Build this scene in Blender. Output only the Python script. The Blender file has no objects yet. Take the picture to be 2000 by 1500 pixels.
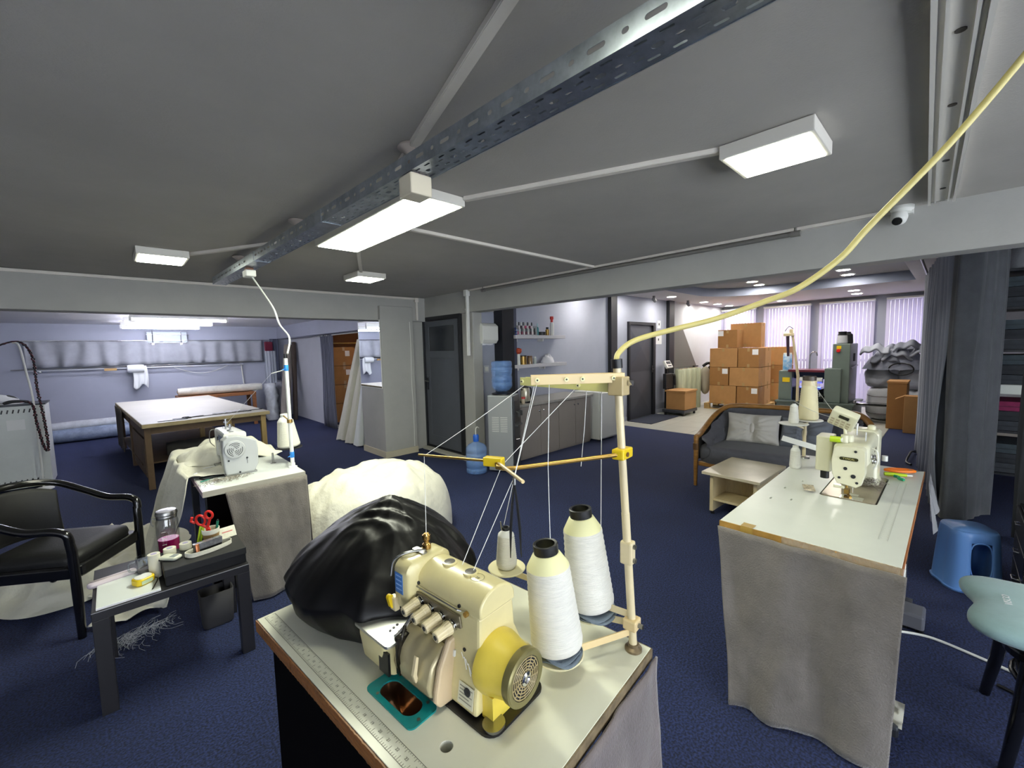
import bpy, bmesh, math, random
from mathutils import Vector, Matrix, noise
from mathutils.geometry import tessellate_polygon
S = bpy.context.scene
COL = S.collection
PI = math.pi
random.seed(7)

# ------------------------------------------------------------------ camera
F_PX, PITCH, ROLL, HEAD, CAM_H = 820.0, math.radians(4.9), math.radians(-1.3), math.radians(46.5), 1.55
cd = bpy.data.cameras.new('camera'); cam = bpy.data.objects.new('camera', cd); COL.objects.link(cam)
cd.sensor_width = 36.0; cd.lens = 36.0 * F_PX / 2000.0; cd.clip_start = 0.02; cd.clip_end = 200
fw = Vector((math.cos(HEAD) * math.cos(PITCH), math.sin(HEAD) * math.cos(PITCH), -math.sin(PITCH)))
rt = Vector((math.sin(HEAD), -math.cos(HEAD), 0)); up = rt.cross(fw)
rt2 = rt * math.cos(ROLL) + up * math.sin(ROLL); up2 = up * math.cos(ROLL) - rt * math.sin(ROLL)
m = Matrix((rt2, up2, -fw)).transposed().to_4x4(); m.translation = (0, 0, CAM_H)
cam.matrix_world = m
S.camera = cam

# ------------------------------------------------------------------ world and exposure
w = bpy.data.worlds.new('world'); S.world = w; w.use_nodes = True
w.node_tree.nodes['Background'].inputs[0].default_value = (0.93, 0.96, 1.0, 1)
w.node_tree.nodes['Background'].inputs[1].default_value = 5.5
S.view_settings.view_transform = 'Standard'; S.view_settings.look = 'None'
S.view_settings.gamma = 1.0; S.view_settings.use_curve_mapping = False
S.view_settings.exposure = 0.9
S.cycles.max_bounces = 6; S.cycles.diffuse_bounces = 3; S.cycles.glossy_bounces = 2; S.cycles.transmission_bounces = 4; S.cycles.transparent_max_bounces = 8; S.cycles.light_sampling_threshold = .03
S.cycles.use_light_tree = False; S.cycles.use_adaptive_sampling = True; S.cycles.adaptive_threshold = .08
S.cycles.caustics_reflective = False; S.cycles.caustics_refractive = False; S.cycles.sample_clamp_indirect = 8

# ------------------------------------------------------------------ materials
def lin(c):
    if isinstance(c, str): c = tuple(int(c[i:i + 2], 16) for i in (0, 2, 4))
    return tuple(((v / 255) / 12.92 if v / 255 <= .04045 else ((v / 255 + .055) / 1.055) ** 2.4) for v in c) + (1,)
_M = {}
def mat(name, col='808080', rough=.5, metal=0, var=.0, vs=4., bump=0., bs=60., sheen=0, trans=0, ior=1.45, alpha=1, emit=0, ecol=None, coat=0, stretch=None, col2=None, subsurf=0, bd=.01, spec=None):
    if name in _M: return _M[name]
    M = bpy.data.materials.new(name); M.use_nodes = True; nt = M.node_tree; N = nt.nodes; Lk = nt.links
    b = N['Principled BSDF']; c = lin(col)
    b.inputs['Base Color'].default_value = c; b.inputs['Roughness'].default_value = rough; b.inputs['Metallic'].default_value = metal
    if spec is not None: b.inputs['Specular IOR Level'].default_value = spec
    if sheen: b.inputs['Sheen Weight'].default_value = sheen; b.inputs['Sheen Roughness'].default_value = .4
    if trans: b.inputs['Transmission Weight'].default_value = trans; b.inputs['IOR'].default_value = ior
    if alpha < 1: b.inputs['Alpha'].default_value = alpha
    if coat: b.inputs['Coat Weight'].default_value = coat; b.inputs['Coat Roughness'].default_value = .1
    if subsurf: b.inputs['Subsurface Weight'].default_value = subsurf; b.inputs['Subsurface Radius'].default_value = (.02, .02, .02)
    if emit: b.inputs['Emission Strength'].default_value = emit; b.inputs['Emission Color'].default_value = lin(ecol or col)
    if var or bump:
        tc = N.new('ShaderNodeTexCoord'); src = tc.outputs['Object']
        if stretch:
            mp = N.new('ShaderNodeMapping'); mp.inputs['Scale'].default_value = stretch
            Lk.new(src, mp.inputs['Vector']); src = mp.outputs['Vector']
    if var:
        n = N.new('ShaderNodeTexNoise'); n.inputs['Scale'].default_value = vs; n.inputs['Detail'].default_value = 6; n.inputs['Roughness'].default_value = .65
        Lk.new(src, n.inputs['Vector'])
        mx = N.new('ShaderNodeMix'); mx.data_type = 'RGBA'
        c2 = lin(col2) if col2 else None
        mx.inputs[6].default_value = c if c2 else tuple(max(0, v * (1 - var)) for v in c[:3]) + (1,)
        mx.inputs[7].default_value = c2 if c2 else tuple(min(1, v * (1 + var)) for v in c[:3]) + (1,)
        rp = N.new('ShaderNodeMapRange'); rp.inputs[1].default_value = .35; rp.inputs[2].default_value = .65
        Lk.new(n.outputs['Fac'], rp.inputs[0]); Lk.new(rp.outputs[0], mx.inputs[0]); Lk.new(mx.outputs[2], b.inputs['Base Color'])
    if bump:
        n2 = N.new('ShaderNodeTexNoise'); n2.inputs['Scale'].default_value = bs; n2.inputs['Detail'].default_value = 4
        Lk.new(src, n2.inputs['Vector'])
        bp = N.new('ShaderNodeBump'); bp.inputs['Strength'].default_value = bump; bp.inputs['Distance'].default_value = bd
        Lk.new(n2.outputs['Fac'], bp.inputs['Height']); Lk.new(bp.outputs['Normal'], b.inputs['Normal'])
    _M[name] = M
    return M

def carpet_mat():
    M = bpy.data.materials.new('navy_carpet'); M.use_nodes = True; nt = M.node_tree; N = nt.nodes; L = nt.links
    b = N['Principled BSDF']; b.inputs['Roughness'].default_value = .95; b.inputs['Sheen Weight'].default_value = .12; b.inputs['Sheen Roughness'].default_value = .5
    b.inputs['Sheen Tint'].default_value = lin('7080b0')
    tc = N.new('ShaderNodeTexCoord')
    n1 = N.new('ShaderNodeTexNoise'); n1.inputs['Scale'].default_value = 110; n1.inputs['Detail'].default_value = 3
    n2 = N.new('ShaderNodeTexNoise'); n2.inputs['Scale'].default_value = 1.3; n2.inputs['Detail'].default_value = 5
    n3 = N.new('ShaderNodeTexNoise'); n3.inputs['Scale'].default_value = 22; n3.inputs['Detail'].default_value = 6; n3.inputs['Roughness'].default_value = .8
    for n in (n1, n2, n3): L.new(tc.outputs['Object'], n.inputs['Vector'])
    r1 = N.new('ShaderNodeValToRGB'); e = r1.color_ramp.elements
    e[0].position = .38; e[0].color = lin('0b1230'); e[1].position = .66; e[1].color = lin('2c3c72')
    L.new(n1.outputs['Fac'], r1.inputs[0])
    mx = N.new('ShaderNodeMix'); mx.data_type = 'RGBA'; mx.blend_type = 'MULTIPLY'; mx.inputs[0].default_value = .55
    L.new(r1.outputs[0], mx.inputs[6]); L.new(n2.outputs['Fac'], mx.inputs[7])
    # sparse pale lint specks
    r2 = N.new('ShaderNodeValToRGB'); e = r2.color_ramp.elements
    e[0].position = .735; e[0].color = (0, 0, 0, 1); e[1].position = .77; e[1].color = (1, 1, 1, 1)
    L.new(n3.outputs['Fac'], r2.inputs[0])
    mx2 = N.new('ShaderNodeMix'); mx2.data_type = 'RGBA'; mx2.inputs[7].default_value = lin('a9a9b4')
    L.new(r2.outputs[0], mx2.inputs[0]); L.new(mx.outputs[2], mx2.inputs[6]); L.new(mx2.outputs[2], b.inputs['Base Color'])
    bp = N.new('ShaderNodeBump'); bp.inputs['Strength'].default_value = .9; bp.inputs['Distance'].default_value = .006
    L.new(n1.outputs['Fac'], bp.inputs['Height']); L.new(bp.outputs['Normal'], b.inputs['Normal'])
    _M['navy_carpet'] = M
    return M

# ------------------------------------------------------------------ geometry helpers
def V(*a): return Vector(a)
def rotz(a): return Matrix.Rotation(a, 4, 'Z')
def T(x, y, z): return Matrix.Translation((x, y, z))
class G:
    def __init__(s): s.v = []; s.f = []
    def add(s, vs, fs, M=None):
        o = len(s.v)
        s.v += [tuple(M @ Vector(p)) if M else tuple(p) for p in vs]
        s.f += [tuple(i + o for i in f) for f in fs]
        return s
    def box(s, x0, x1, y0, y1, z0, z1, M=None):
        return s.add([(x0, y0, z0), (x1, y0, z0), (x1, y1, z0), (x0, y1, z0), (x0, y0, z1), (x1, y0, z1), (x1, y1, z1), (x0, y1, z1)],
                     [(0, 3, 2, 1), (4, 5, 6, 7), (0, 1, 5, 4), (1, 2, 6, 5), (2, 3, 7, 6), (3, 0, 4, 7)], M)
    def cyl(s, p0, p1, r0, r1=None, n=16, M=None, cap=True):
        return s.tube([p0, p1], [r0, r0 if r1 is None else r1], n, M=M, cap=cap)
    def tube(s, pts, r, n=8, closed=False, M=None, cap=True, flat=1.0):
        P = [Vector(p) for p in pts]; k = len(P)
        R = r if isinstance(r, (list, tuple)) else [r] * k
        rings = []; nrm = None
        for i in range(k):
            a = P[i - 1] if (i > 0 or closed) else P[i]; b = P[(i + 1) % k] if (i < k - 1 or closed) else P[i]
            t = (b - a)
            if t.length < 1e-9: t = Vector((0, 0, 1))
            t.normalize()
            if nrm is None:
                nrm = Vector((0, 0, 1)) if abs(t.z) < .9 else Vector((1, 0, 0))
            nrm = (nrm - t * nrm.dot(t))
            if nrm.length < 1e-6: nrm = t.orthogonal()
            nrm.normalize(); bn = t.cross(nrm)
            rings.append([P[i] + (nrm * math.cos(2 * PI * j / n) * flat + bn * math.sin(2 * PI * j / n)) * R[i] for j in range(n)])
        return s.loft(rings, cap=cap and not closed, closed=closed, M=M)
    def loft(s, rings, cap=True, closed=False, M=None, wrap=True):
        n = len(rings[0]); vs = [p for r in rings for p in r]; fs = []
        k = len(rings)
        for i in range(k if closed else k - 1):
            a = i * n; b = ((i + 1) % k) * n
            for j in range(n if wrap else n - 1):
                j2 = (j + 1) % n
                fs.append((a + j, a + j2, b + j2, b + j))
        if cap:
            fs.append(tuple(reversed(range(n)))); fs.append(tuple((k - 1) * n + j for j in range(n)))
        return s.add(vs, fs, M)
    def lathe(s, prof, n=24, c=(0, 0, 0), M=None, cap=True):
        rings = [[(c[0] + r * math.cos(2 * PI * j / n), c[1] + r * math.sin(2 * PI * j / n), c[2] + z) for j in range(n)] for r, z in prof]
        return s.loft(rings, cap=cap, M=M)
    def prism(s, poly, z0, z1, M=None):
        return s.loft([[(x, y, z0) for x, y in poly], [(x, y, z1) for x, y in poly]], M=M)
    def sheet(s, fn, nu, nv, M=None):
        vs = [fn(i / nu, j / nv) for i in range(nu + 1) for j in range(nv + 1)]
        fs = [(i * (nv + 1) + j, (i + 1) * (nv + 1) + j, (i + 1) * (nv + 1) + j + 1, i * (nv + 1) + j + 1) for i in range(nu) for j in range(nv)]
        return s.add(vs, fs, M)
    def plate(s, outer, holes, z0, z1, M=None):
        loops = [outer] + holes
        tri = tessellate_polygon([[Vector((x, y, 0)) for x, y in l] for l in loops])
        flat = [p for l in loops for p in l]; n = len(flat)
        vs = [(x, y, z0) for x, y in flat] + [(x, y, z1) for x, y in flat]
        fs = []
        for t in tri:
            a, b, c = [Vector(flat[i]) for i in t]
            if (b - a).cross(c - a) < 0: t = (t[0], t[2], t[1])
            fs.append((t[0] + n, t[1] + n, t[2] + n)); fs.append((t[2], t[1], t[0]))
        o = 0
        for l in loops:
            k = len(l)
            for i in range(k): fs.append((o + i, o + (i + 1) % k, o + (i + 1) % k + n, o + i + n))
            o += k
        return s.add(vs, fs, M)
    def mesh(s, name, smooth=None):
        me = bpy.data.meshes.new(name); me.from_pydata(s.v, [], s.f); me.update()
        bm = bmesh.new(); bm.from_mesh(me); bmesh.ops.recalc_face_normals(bm, faces=bm.faces); bm.to_mesh(me); bm.free()
        if smooth:
            for p in me.polygons: p.use_smooth = True
            me.set_sharp_from_angle(angle=math.radians(smooth))
        return me
    def build(s, name, material, parent=None, smooth=None, bevel=0, solid=0, sub=0, loc=None, seg=2):
        o = bpy.data.objects.new(name, s.mesh(name, smooth)); COL.objects.link(o)
        o.data.materials.append(material)
        if parent: o.parent = parent
        if loc: o.location = loc
        if solid:
            md = o.modifiers.new('solid', 'SOLIDIFY'); md.thickness = solid; md.offset = 0
        if bevel:
            md = o.modifiers.new('bevel', 'BEVEL'); md.width = bevel; md.segments = seg; md.limit_method = 'ANGLE'; md.angle_limit = math.radians(40); md.harden_normals = False
        if sub:
            md = o.modifiers.new('sub', 'SUBSURF'); md.levels = sub; md.render_levels = sub
        return o
def rrect(x0, x1, y0, y1, r, k=5):
    out = []
    for cx, cy, a in ((x1 - r, y1 - r, 0), (x0 + r, y1 - r, 90), (x0 + r, y0 + r, 180), (x1 - r, y0 + r, 270)):
        for i in range(k + 1):
            t = math.radians(a + 90 * i / k); out.append((cx + r * math.cos(t), cy + r * math.sin(t)))
    return out
def slot(cx, cy, w, h, k=3):
    r = min(w, h) / 2 * .999
    return rrect(cx - w / 2, cx + w / 2, cy - h / 2, cy + h / 2, r, k)
def circ(cx, cy, r, n=12): return [(cx + r * math.cos(2 * PI * i / n), cy + r * math.sin(2 * PI * i / n)) for i in range(n)]
def bez(pts, n=8):
    """smooth Catmull-Rom through points"""
    P = [Vector(p) for p in pts]; out = []
    for i in range(len(P) - 1):
        a = P[max(i - 1, 0)]; b = P[i]; c = P[i + 1]; d = P[min(i + 2, len(P) - 1)]
        for j in range(n):
            t = j / n
            out.append(.5 * ((2 * b) + (c - a) * t + (2 * a - 5 * b + 4 * c - d) * t * t + (3 * b - a - 3 * c + d) * t ** 3))
    out.append(P[-1]); return out
def nz(x, y=0, z=0, s=1): return noise.noise(Vector((x * s, y * s, z * s)))
def fbm(x, y, z=0, s=1, o=3):
    v = 0; a = 1
    for i in range(o): v += a * noise.noise(Vector((x * s, y * s, z * s + i * 7.3))); s *= 2; a *= .5
    return v
def tag(o, label, cat=None, group=None, kind=None):
    o['label'] = label
    if cat: o['category'] = cat
    if group: o['group'] = group
    if kind: o['kind'] = kind
    return o
def thing(name, label, cat, loc=(0, 0, 0), rz=0, group=None):
    o = bpy.data.objects.new(name, None); COL.objects.link(o); o.empty_display_size = .05
    o.location = loc; o.rotation_euler = (0, 0, rz)
    return tag(o, label, cat, group)
def struct(o): o['kind'] = 'structure'; return o
def dup(o, loc=None, rz=None, label=None, parent=None):
    c = o.copy(); COL.objects.link(c)
    if parent: c.parent = parent
    if loc is not None: c.location = loc
    if rz is not None: c.rotation_euler = (0, 0, rz)
    if label: c['label'] = label
    for ch in list(o.children): dup(ch, parent=c)
    return c
def text_mesh(txt, size, extrude=.0004, align='CENTER'):
    cu = bpy.data.curves.new('lettering', 'FONT'); cu.body = txt; cu.size = size; cu.extrude = extrude; cu.align_x = align; cu.align_y = 'CENTER'; cu.resolution_u = 3
    o = bpy.data.objects.new('lettering', cu); COL.objects.link(o)
    dg = bpy.context.evaluated_depsgraph_get(); me = bpy.data.meshes.new_from_object(o.evaluated_get(dg))
    bpy.data.objects.remove(o); bpy.data.curves.remove(cu)
    return me
def text_into(g, txt, size, M, extrude=.0003, align='CENTER'):
    me = text_mesh(txt, size, extrude, align)
    g.add([v.co for v in me.vertices], [tuple(p.vertices) for p in me.polygons], M); bpy.data.meshes.remove(me)
    return g
def frame(o, x, y, z=None):
    """matrix from an origin and two in-plane axis directions"""
    x = Vector(x).normalized(); y = Vector(y); y = (y - x * y.dot(x)).normalized(); z = x.cross(y)
    M = Matrix((x, y, z)).transposed().to_4x4(); M.translation = Vector(o); return M

# shared materials
m_carpet = carpet_mat()
m_ceil = mat('grey_ceiling_paint', 'b0aca5', .9, var=.06, vs=1.2, bump=.12, bs=140)
m_beam = mat('grey_beam_paint', 'aeada8', .8, var=.05, vs=2, bump=.1, bs=90)
m_wall = mat('lavender_grey_wall_paint', 'aaaebd', .8, var=.04, vs=1.5, bump=.06, bs=120)
m_wallw = mat('pale_wall_paint', 'c4c6cc', .8, var=.04, vs=1.5)
m_white = mat('white_plastic', 'e4e4de', .4)
m_duct = mat('white_cable_duct_plastic', 'dcd6cc', .5, var=.05)
m_black = mat('black_plastic', '111114', .4)
m_chrome = mat('polished_chrome', 'd8d8d8', .12, 1)
m_steel = mat('brushed_steel', '9a9a98', .3, 1)
m_galv = mat('galvanised_steel', 'aab2bc', .33, .9, var=.18, vs=14)
m_dark = mat('near_black_paint', '1d1f25', .5)
m_door = mat('charcoal_door_paint', '5c6069', .45, var=.04)
m_cream = mat('cream_enamel', 'ddd5ae', .35, var=.04, vs=6, coat=.2)
m_beige = mat('aged_beige_enamel', 'd8c9a2', .35, var=.06, vs=8, coat=.25)
m_yellow = mat('yellow_plastic', 'e2c21d', .35)
m_brass = mat('dull_brass', 'b08f4e', .35, .9)
m_lam = mat('white_laminate', 'dfe2d9', .28, var=.03, vs=3)
m_woodedge = mat('brown_wood_edge', '8a5a2b', .5, var=.4, vs=12, stretch=(1, 1, 8), bump=.2, bs=40)
m_velvet = mat('grey_velvet', '77716a', .95, var=.14, vs=7, bump=.35, bs=160, sheen=.5)
m_card = mat('brown_cardboard', 'b08250', .8, var=.06, vs=5)
m_cardd = mat('dark_brown_cardboard', '9a6d3c', .8, var=.06, vs=5)
m_paper = mat('white_paper', 'e9e9ea', .7)
m_tape = mat('clear_packing_tape', 'c8a672', .2, alpha=.75)
m_ivory = mat('ivory_cloth', 'dedbcb', .85, bump=.5, bs=11, bd=.03, sheen=.2)
m_whitecl = mat('white_cloth', 'e9ecec', .85, bump=.1, bs=300, sheen=.2)
m_satin = mat('black_satin', '050507', .4, bump=.08, bs=14, bd=.02, spec=.28)
m_curt = mat('grey_curtain_cloth', '5e6064', .95, var=.1, vs=9, bump=.25, bs=220, sheen=.3)
m_thread = mat('white_thread', 'e9e9e6', .7)
m_cone = mat('white_thread_winding', 'e6e4da', .6, var=.07, vs=30, bump=.5, bs=50, stretch=(1, 1, 14))
m_coney = mat('pale_yellow_cone_end', 'e6e3b0', .5)
m_blackgl = mat('glossy_black_paint', '0b0b0d', .18, coat=.5)
m_glass = mat('clear_glass', 'ffffff', .02, trans=1, ior=1.45)
def pane_mat(name, tint=(.96, .98, 1, 1), f=.07):
    M = bpy.data.materials.new(name); M.use_nodes = True; nt = M.node_tree; nt.nodes.remove(nt.nodes['Principled BSDF'])
    a = nt.nodes.new('ShaderNodeBsdfTransparent'); a.inputs[0].default_value = tint
    b = nt.nodes.new('ShaderNodeBsdfGlossy'); b.inputs['Roughness'].default_value = .02
    x = nt.nodes.new('ShaderNodeMixShader'); x.inputs[0].default_value = f
    nt.links.new(a.outputs[0], x.inputs[1]); nt.links.new(b.outputs[0], x.inputs[2]); nt.links.new(x.outputs[0], nt.nodes['Material Output'].inputs[0])
    return M
m_pane = pane_mat('window_glass')
m_pane_t = pane_mat('tinted_shop_glass', (.75, .72, .80, 1))
m_blue = mat('blue_plastic', '4f8fd8', .35)
# ================================================================== room shell
CZ = 2.34           # main ceiling height
def sbox(name, dims, m, bevel=0, parent=None):
    o = G().box(*dims).build(name, m, parent, bevel=bevel)
    if not parent: struct(o)
    return o
tag(sbox('floor', (-3.2, 7.12, -3.2, 12, -.1, 0), m_carpet), 'worn navy blue carpet covering the workshop floor')
tag(sbox('floor', (7.12, 9.85, -3.2, .72, -.1, 0), m_carpet), 'strip of navy carpet beside the grey dividing curtain')
def tile_mat():
    M = mat('grey_floor_tile', 'b9b8ae', .3, var=.06, vs=2)
    return M
fl = G(); fl.box(7.125, 13, .725, 5, -.1, -.002); fl.box(9.855, 13, -3.2, .72, -.1, -.002)
fl = struct(fl.build('floor', mat('tile_joint_grey', '8f8e86', .7))); tag(fl, 'pale grey tiled floor of the front room by the windows')
gt = G().box(-.299, .299, -.299, .299, -.02, .0); tile = gt.mesh('floor_tile')
tile.materials.append(tile_mat())
for ix in range(9):
    for iy in range(7):
        o = bpy.data.objects.new('floor_tile', tile); COL.objects.link(o); o.parent = fl; o.location = (7.43 + ix * .602, 1.03 + iy * .602, 0.0)
        if o.location.y > 4.4: o.scale.y = .6; o.location.y -= .12
# ceilings
tag(sbox('ceiling', (-3.2, 3.6, -3.2, 5.7, CZ, CZ + .12), m_ceil), 'flat grey painted ceiling of the sewing workshop')
tag(sbox('ceiling', (-3.2, 5.6, 5.7, 12, 2.19, 2.32), mat('white_ceiling_paint', 'e2e2e6', .85)), 'pale ceiling of the cutting room with fluorescent tubes')
# front room ceiling: a ring round a raised tray with one rounded corner
ZR = 2.55; RX0, RX1, RY0, RY1 = 5.2, 9.95, .5, 3.75
hole = [(RX0, RY0), (RX1, RY0)] + [(RX1 - 1.0 + math.cos(a * PI / 16) * 1.0, RY1 - 1.0 + math.sin(a * PI / 16) * 1.0) for a in range(0, 9)] + [(RX0, RY1)]
cr = G(); cr.plate([(3.6, -3.2), (13, -3.2), (13, 5), (3.6, 5)], [hole], ZR, ZR + .04)
m_ring = mat('soft_white_soffit_paint', 'd6d3d8', .85)
cr = struct(cr.build('ceiling', m_ring)); tag(cr, 'pale dropped ceiling border round the raised tray above the front room')
m_fascia = mat('blue_grey_fascia_paint', '8d93a6', .6)
g = G(); k = len(hole)
g.loft([[(x, y, ZR + .001) for x, y in hole], [(x, y, ZR + .17) for x, y in hole]], cap=False)
g.build('fascia', m_fascia, cr, solid=.01)
tag(sbox('ceiling', (3.6, 13, -3.2, 5, ZR + .17, ZR + .25), mat('mid_grey_tray_paint', 'a8a8ac', .85)), 'grey raised centre of the front room ceiling')
# beams
tag(sbox('trim_1', (-3.2, 3.58, 5.66, 5.93, 1.985, CZ), m_beam, .006), 'grey painted beam over the cutting room opening')
tag(sbox('trim_2', (3.55, 3.73, -3.2, 5.72, 2.045, 2.6), m_beam, .006), 'long grey painted beam between workshop and front room')
# outer walls
tag(sbox('wall_far', (-3.2, 3.4, 11.5, 11.7, 0, 2.25), m_wall), 'lavender grey end wall of the cutting room')
# unseen wall behind the photographer, windows added for ambient light on the ceiling
def glazed(name, L, H, n, M, lab, k0):
    g = G(); wn = L / n
    hs = [rrect(i * wn + .12, (i + 1) * wn - .12, .25, H - .2, .005, 1) for i in range(n)]
    g.plate([(0, 0), (L, 0), (L, H), (0, H)], hs, 0, .15, M)
    o = struct(g.build(name, m_wallw)); tag(o, lab)
    for i in range(n):
        wd = thing('window_%d' % (k0 + i), 'unseen window added behind the photographer for ambient daylight', 'window', (0, 0, 0), 0, 'added windows behind the photographer'); struct(wd); del wd['category']
        g = G(); g.plate([(i * wn + .12, .25), ((i + 1) * wn - .12, .25), ((i + 1) * wn - .12, H - .2), (i * wn + .12, H - .2)], [rrect(i * wn + .17, (i + 1) * wn - .17, .30, H - .25, .005, 1)], .05, .11, M); g.build('window_frame', m_frame, wd)
        g = G(); g.box(i * wn + .17, (i + 1) * wn - .17, .30, H - .25, .078, .084, M); g.build('pane', m_pane, wd)
m_frame = mat('grey_window_frame', '9c9fa8', .5)
tag(sbox('wall_left', (-3.2, -3.0, -3.2, 5.5, 0, 2.4), m_wallw), 'pale wall on the left outside the picture')
glazed('wall_rear', 6.4, CZ, 4, frame((-2.9, -3.0, 0), (1, 0, 0), (0, 0, 1)), 'pale wall behind the photographer with windows added for daylight', 5)
tag(sbox('wall_side', (-3.2, -3.0, 5.5, 11.5, 0, 2.4), m_wallw), 'pale left wall of the cutting room outside the picture')
tag(sbox('wall_curtained', (3.5, 12.6, -3.2, -3.0, 0, 2.8), m_wallw), 'pale wall behind the curtain and shelves')
# cutting room right wall with doorway to the store
wr = G(); wr.plate([(6.3, 0), (11.5, 0), (11.5, 2.2), (6.3, 2.2)], [[(7.1, -.0 + .001), (9.1, .001), (9.1, 1.9), (7.1, 1.9)]], 0, .15, frame((3.25, 0, 0), (0, 1, 0), (0, 0, 1)))
wr = struct(wr.build('wall_right', m_wallw)); tag(wr, 'pale lavender side wall of the cutting room with store doorway')
tag(sbox('trim_3', (2.98, 3.25, 6.33, 11.5, 1.905, 2.19), m_wall), 'boxed soffit along the cutting room side wall')
# store room behind the doorway
m_store = mat('store_wall_brown', '8a5c3c', .8)
sw = G(); sw.box(5.4, 5.55, 6.0, 11.5, 0, 2.2); sw.box(3.4, 5.4, 10.9, 11.1, 0, 2.2)
tag(struct(sw.build('wall_store', m_store)), 'brown back wall of the carton store seen through the doorway')
# column at the meeting of the beams
co = struct(G().box(2.78, 3.3, 5.6, 6.33, 0, 2.19).build('wall_pillar', m_beam, bevel=.008)); tag(co, 'square grey pillar with a tall mirror on its side')
g = G(); g.box(2.766, 3.3, 5.586, 5.6, 0, .09); g.box(2.766, 2.78, 5.6, 6.33, 0, .09)
tag(struct(g.build('baseboard_pillar', mat('cream_skirting', 'c6bda4', .6))), 'cream skirting round the foot of the grey pillar')
g = G(); g.box(3.3, 3.62, 5.75, 5.95, 0, 2.2); g.box(3.3, 3.34, 5.69, 5.76, 0, 2.0)
tag(struct(g.build('wall_recess', m_beam)), 'narrow grey wall strip between pillar and charcoal door')
# door wall (charcoal door) and kitchen wall
dw = G(); dw.box(3.58, 3.74, 4.52, 4.76, 0, 2.1); dw.box(3.58, 3.74, 4.76, 5.8, 2.05, 2.1)
tag(struct(dw.build('wall_door', m_beam, bevel=.004)), 'grey wall stub beside the charcoal door under the beam')
g = G(); g.box(3.46, 3.58, 4.5, 5.72, 0, .03)
tag(struct(g.build('trim_4', mat('stone_threshold', 'c6c3ba', .4))), 'pale stone threshold below the charcoal door')
kw = G(); kw.plate([(3.74, 0), (12.75, 0), (12.75, 2.6), (3.74, 2.6)], [[(7.62, .001), (8.72, .001), (8.72, 2.03), (7.62, 2.03)]], -.15, 0, frame((0, 4.6, 0), (1, 0, 0), (0, 0, 1)))
kw = struct(kw.build('wall_back', m_wall)); tag(kw, 'lavender grey wall behind shelves and cupboard running to the windows')
g = G().box(9.5, 12.6, 4.57, 4.6, 0, 2.55)
tag(struct(g.build('wall_panel', m_wallw)), 'pale wall panelling in the far corner behind the cartons')
g = G(); g.box(3.74, 7.6, 4.585, 4.6, 0, .08); g.box(8.74, 9.4, 4.585, 4.6, 0, .08)
tag(struct(g.build('baseboard_back', m_wall)), 'low skirting along the kitchen wall')
for x0, x1, lab in ((4.03, 4.26, 'black boxed pillar behind the water cooler'), (6.93, 7.14, 'black steel pillar beside the white fridge'), (9.3, 9.55, 'black steel pillar beyond the faceted metal door')):
    g = G(); g.box(x0, x1, 4.42 if x0 < 5 else 4.52, 4.6, 0, ZR)
    tag(struct(g.build('trim_5', m_dark, bevel=.004)), lab)
g = G(); g.box(4.262, 4.33, 4.44, 4.6, 0, 2.5); tag(struct(g.build('trim_6', mat('slate_blue_paint', '4a4e60', .6))), 'slate coloured side of the black boxed pillar')

# ------------------------------------------------------------------ door 1 : panelled charcoal door
d = thing('door_1', 'charcoal panelled door with an upper window panel beside the grey pillar', 'door', (3.6, 4.76, 0)); struct(d); del d['category']
W, H = 1.0, 2.05     # along +Y
Md = frame((0, 0, 0), (0, 1, 0), (0, 0, 1))
g = G(); g.plate([(0.0, .03), (W + .04, .03), (W + .04, H), (0, H)], [[(.07, .05), (W - .03, .05), (W - .03, H - .06), (.07, H - .06)]], -.05, .05, Md)
g.build('door_frame', m_dark, d, bevel=.004)
g = G(); g.plate([(.075, .055), (W - .035, .055), (W - .035, H - .065), (.075, H - .065)],
                 [rrect(.2, W - .15, .22, 1.43, .01, 1), rrect(.2, W - .15, 1.53, 1.9, .01, 1)], -.025, .022, Md)
leaf = g.build('door_leaf', m_door, d, bevel=.006)
g = G(); g.box(.19, W - .14, .21, 1.44, -.02, -.004, Md); g.build('lower_panel', m_door, leaf, bevel=.004)
g = G(); g.box(.19, W - .14, 1.52, 1.91, -.02, -.004, Md); g.build('upper_panel', mat('dark_door_glass', '3a3e45', .15), leaf)
g = G(); g.box(.9, .925, .93, 1.12, -.045, -.025, Md); hp = g.build('handle_plate', m_dark, d, bevel=.003)
g = G(); g.tube([(-.05, .912, 1.07), (-.085, .912, 1.07), (-.09, .80, 1.065)], .008, 8); g.build('door_handle', m_steel, d, smooth=50)

# ------------------------------------------------------------------ door 2 : faceted sheet-metal door
d = thing('door_2', 'dark grey metal door with pressed triangular facets beyond the fridge', 'door', (7.62, 4.6, 0)); struct(d); del d['category']
Md = frame((0, 0, 0), (1, 0, 0), (0, 0, 1))
g = G(); g.plate([(0, .0), (1.1, .0), (1.1, 2.03), (0, 2.03)], [[(.05, .01), (1.0, .01), (1.0, 1.97), (.05, 1.97)]], -.02, .05, Md); g.build('door_frame', m_dark, d)
g = G()
for j in range(2):
    y0, y1 = .01 + j * .98, .01 + (j + 1) * .98
    c = (.525, (y0 + y1) / 2, .03); q = [(.05, y0, 0), (1.0, y0, 0), (1.0, y1, 0), (.05, y1, 0)]
    g.add(q + [c], [(0, 1, 4), (1, 2, 4), (2, 3, 4), (3, 0, 4)], Md)
g.box(.05, 1.0, .01, 1.97, -.03, -.0005, Md)
g.build('door_leaf', mat('dark_metal_door', '54575f', .4, .4), d)
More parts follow.
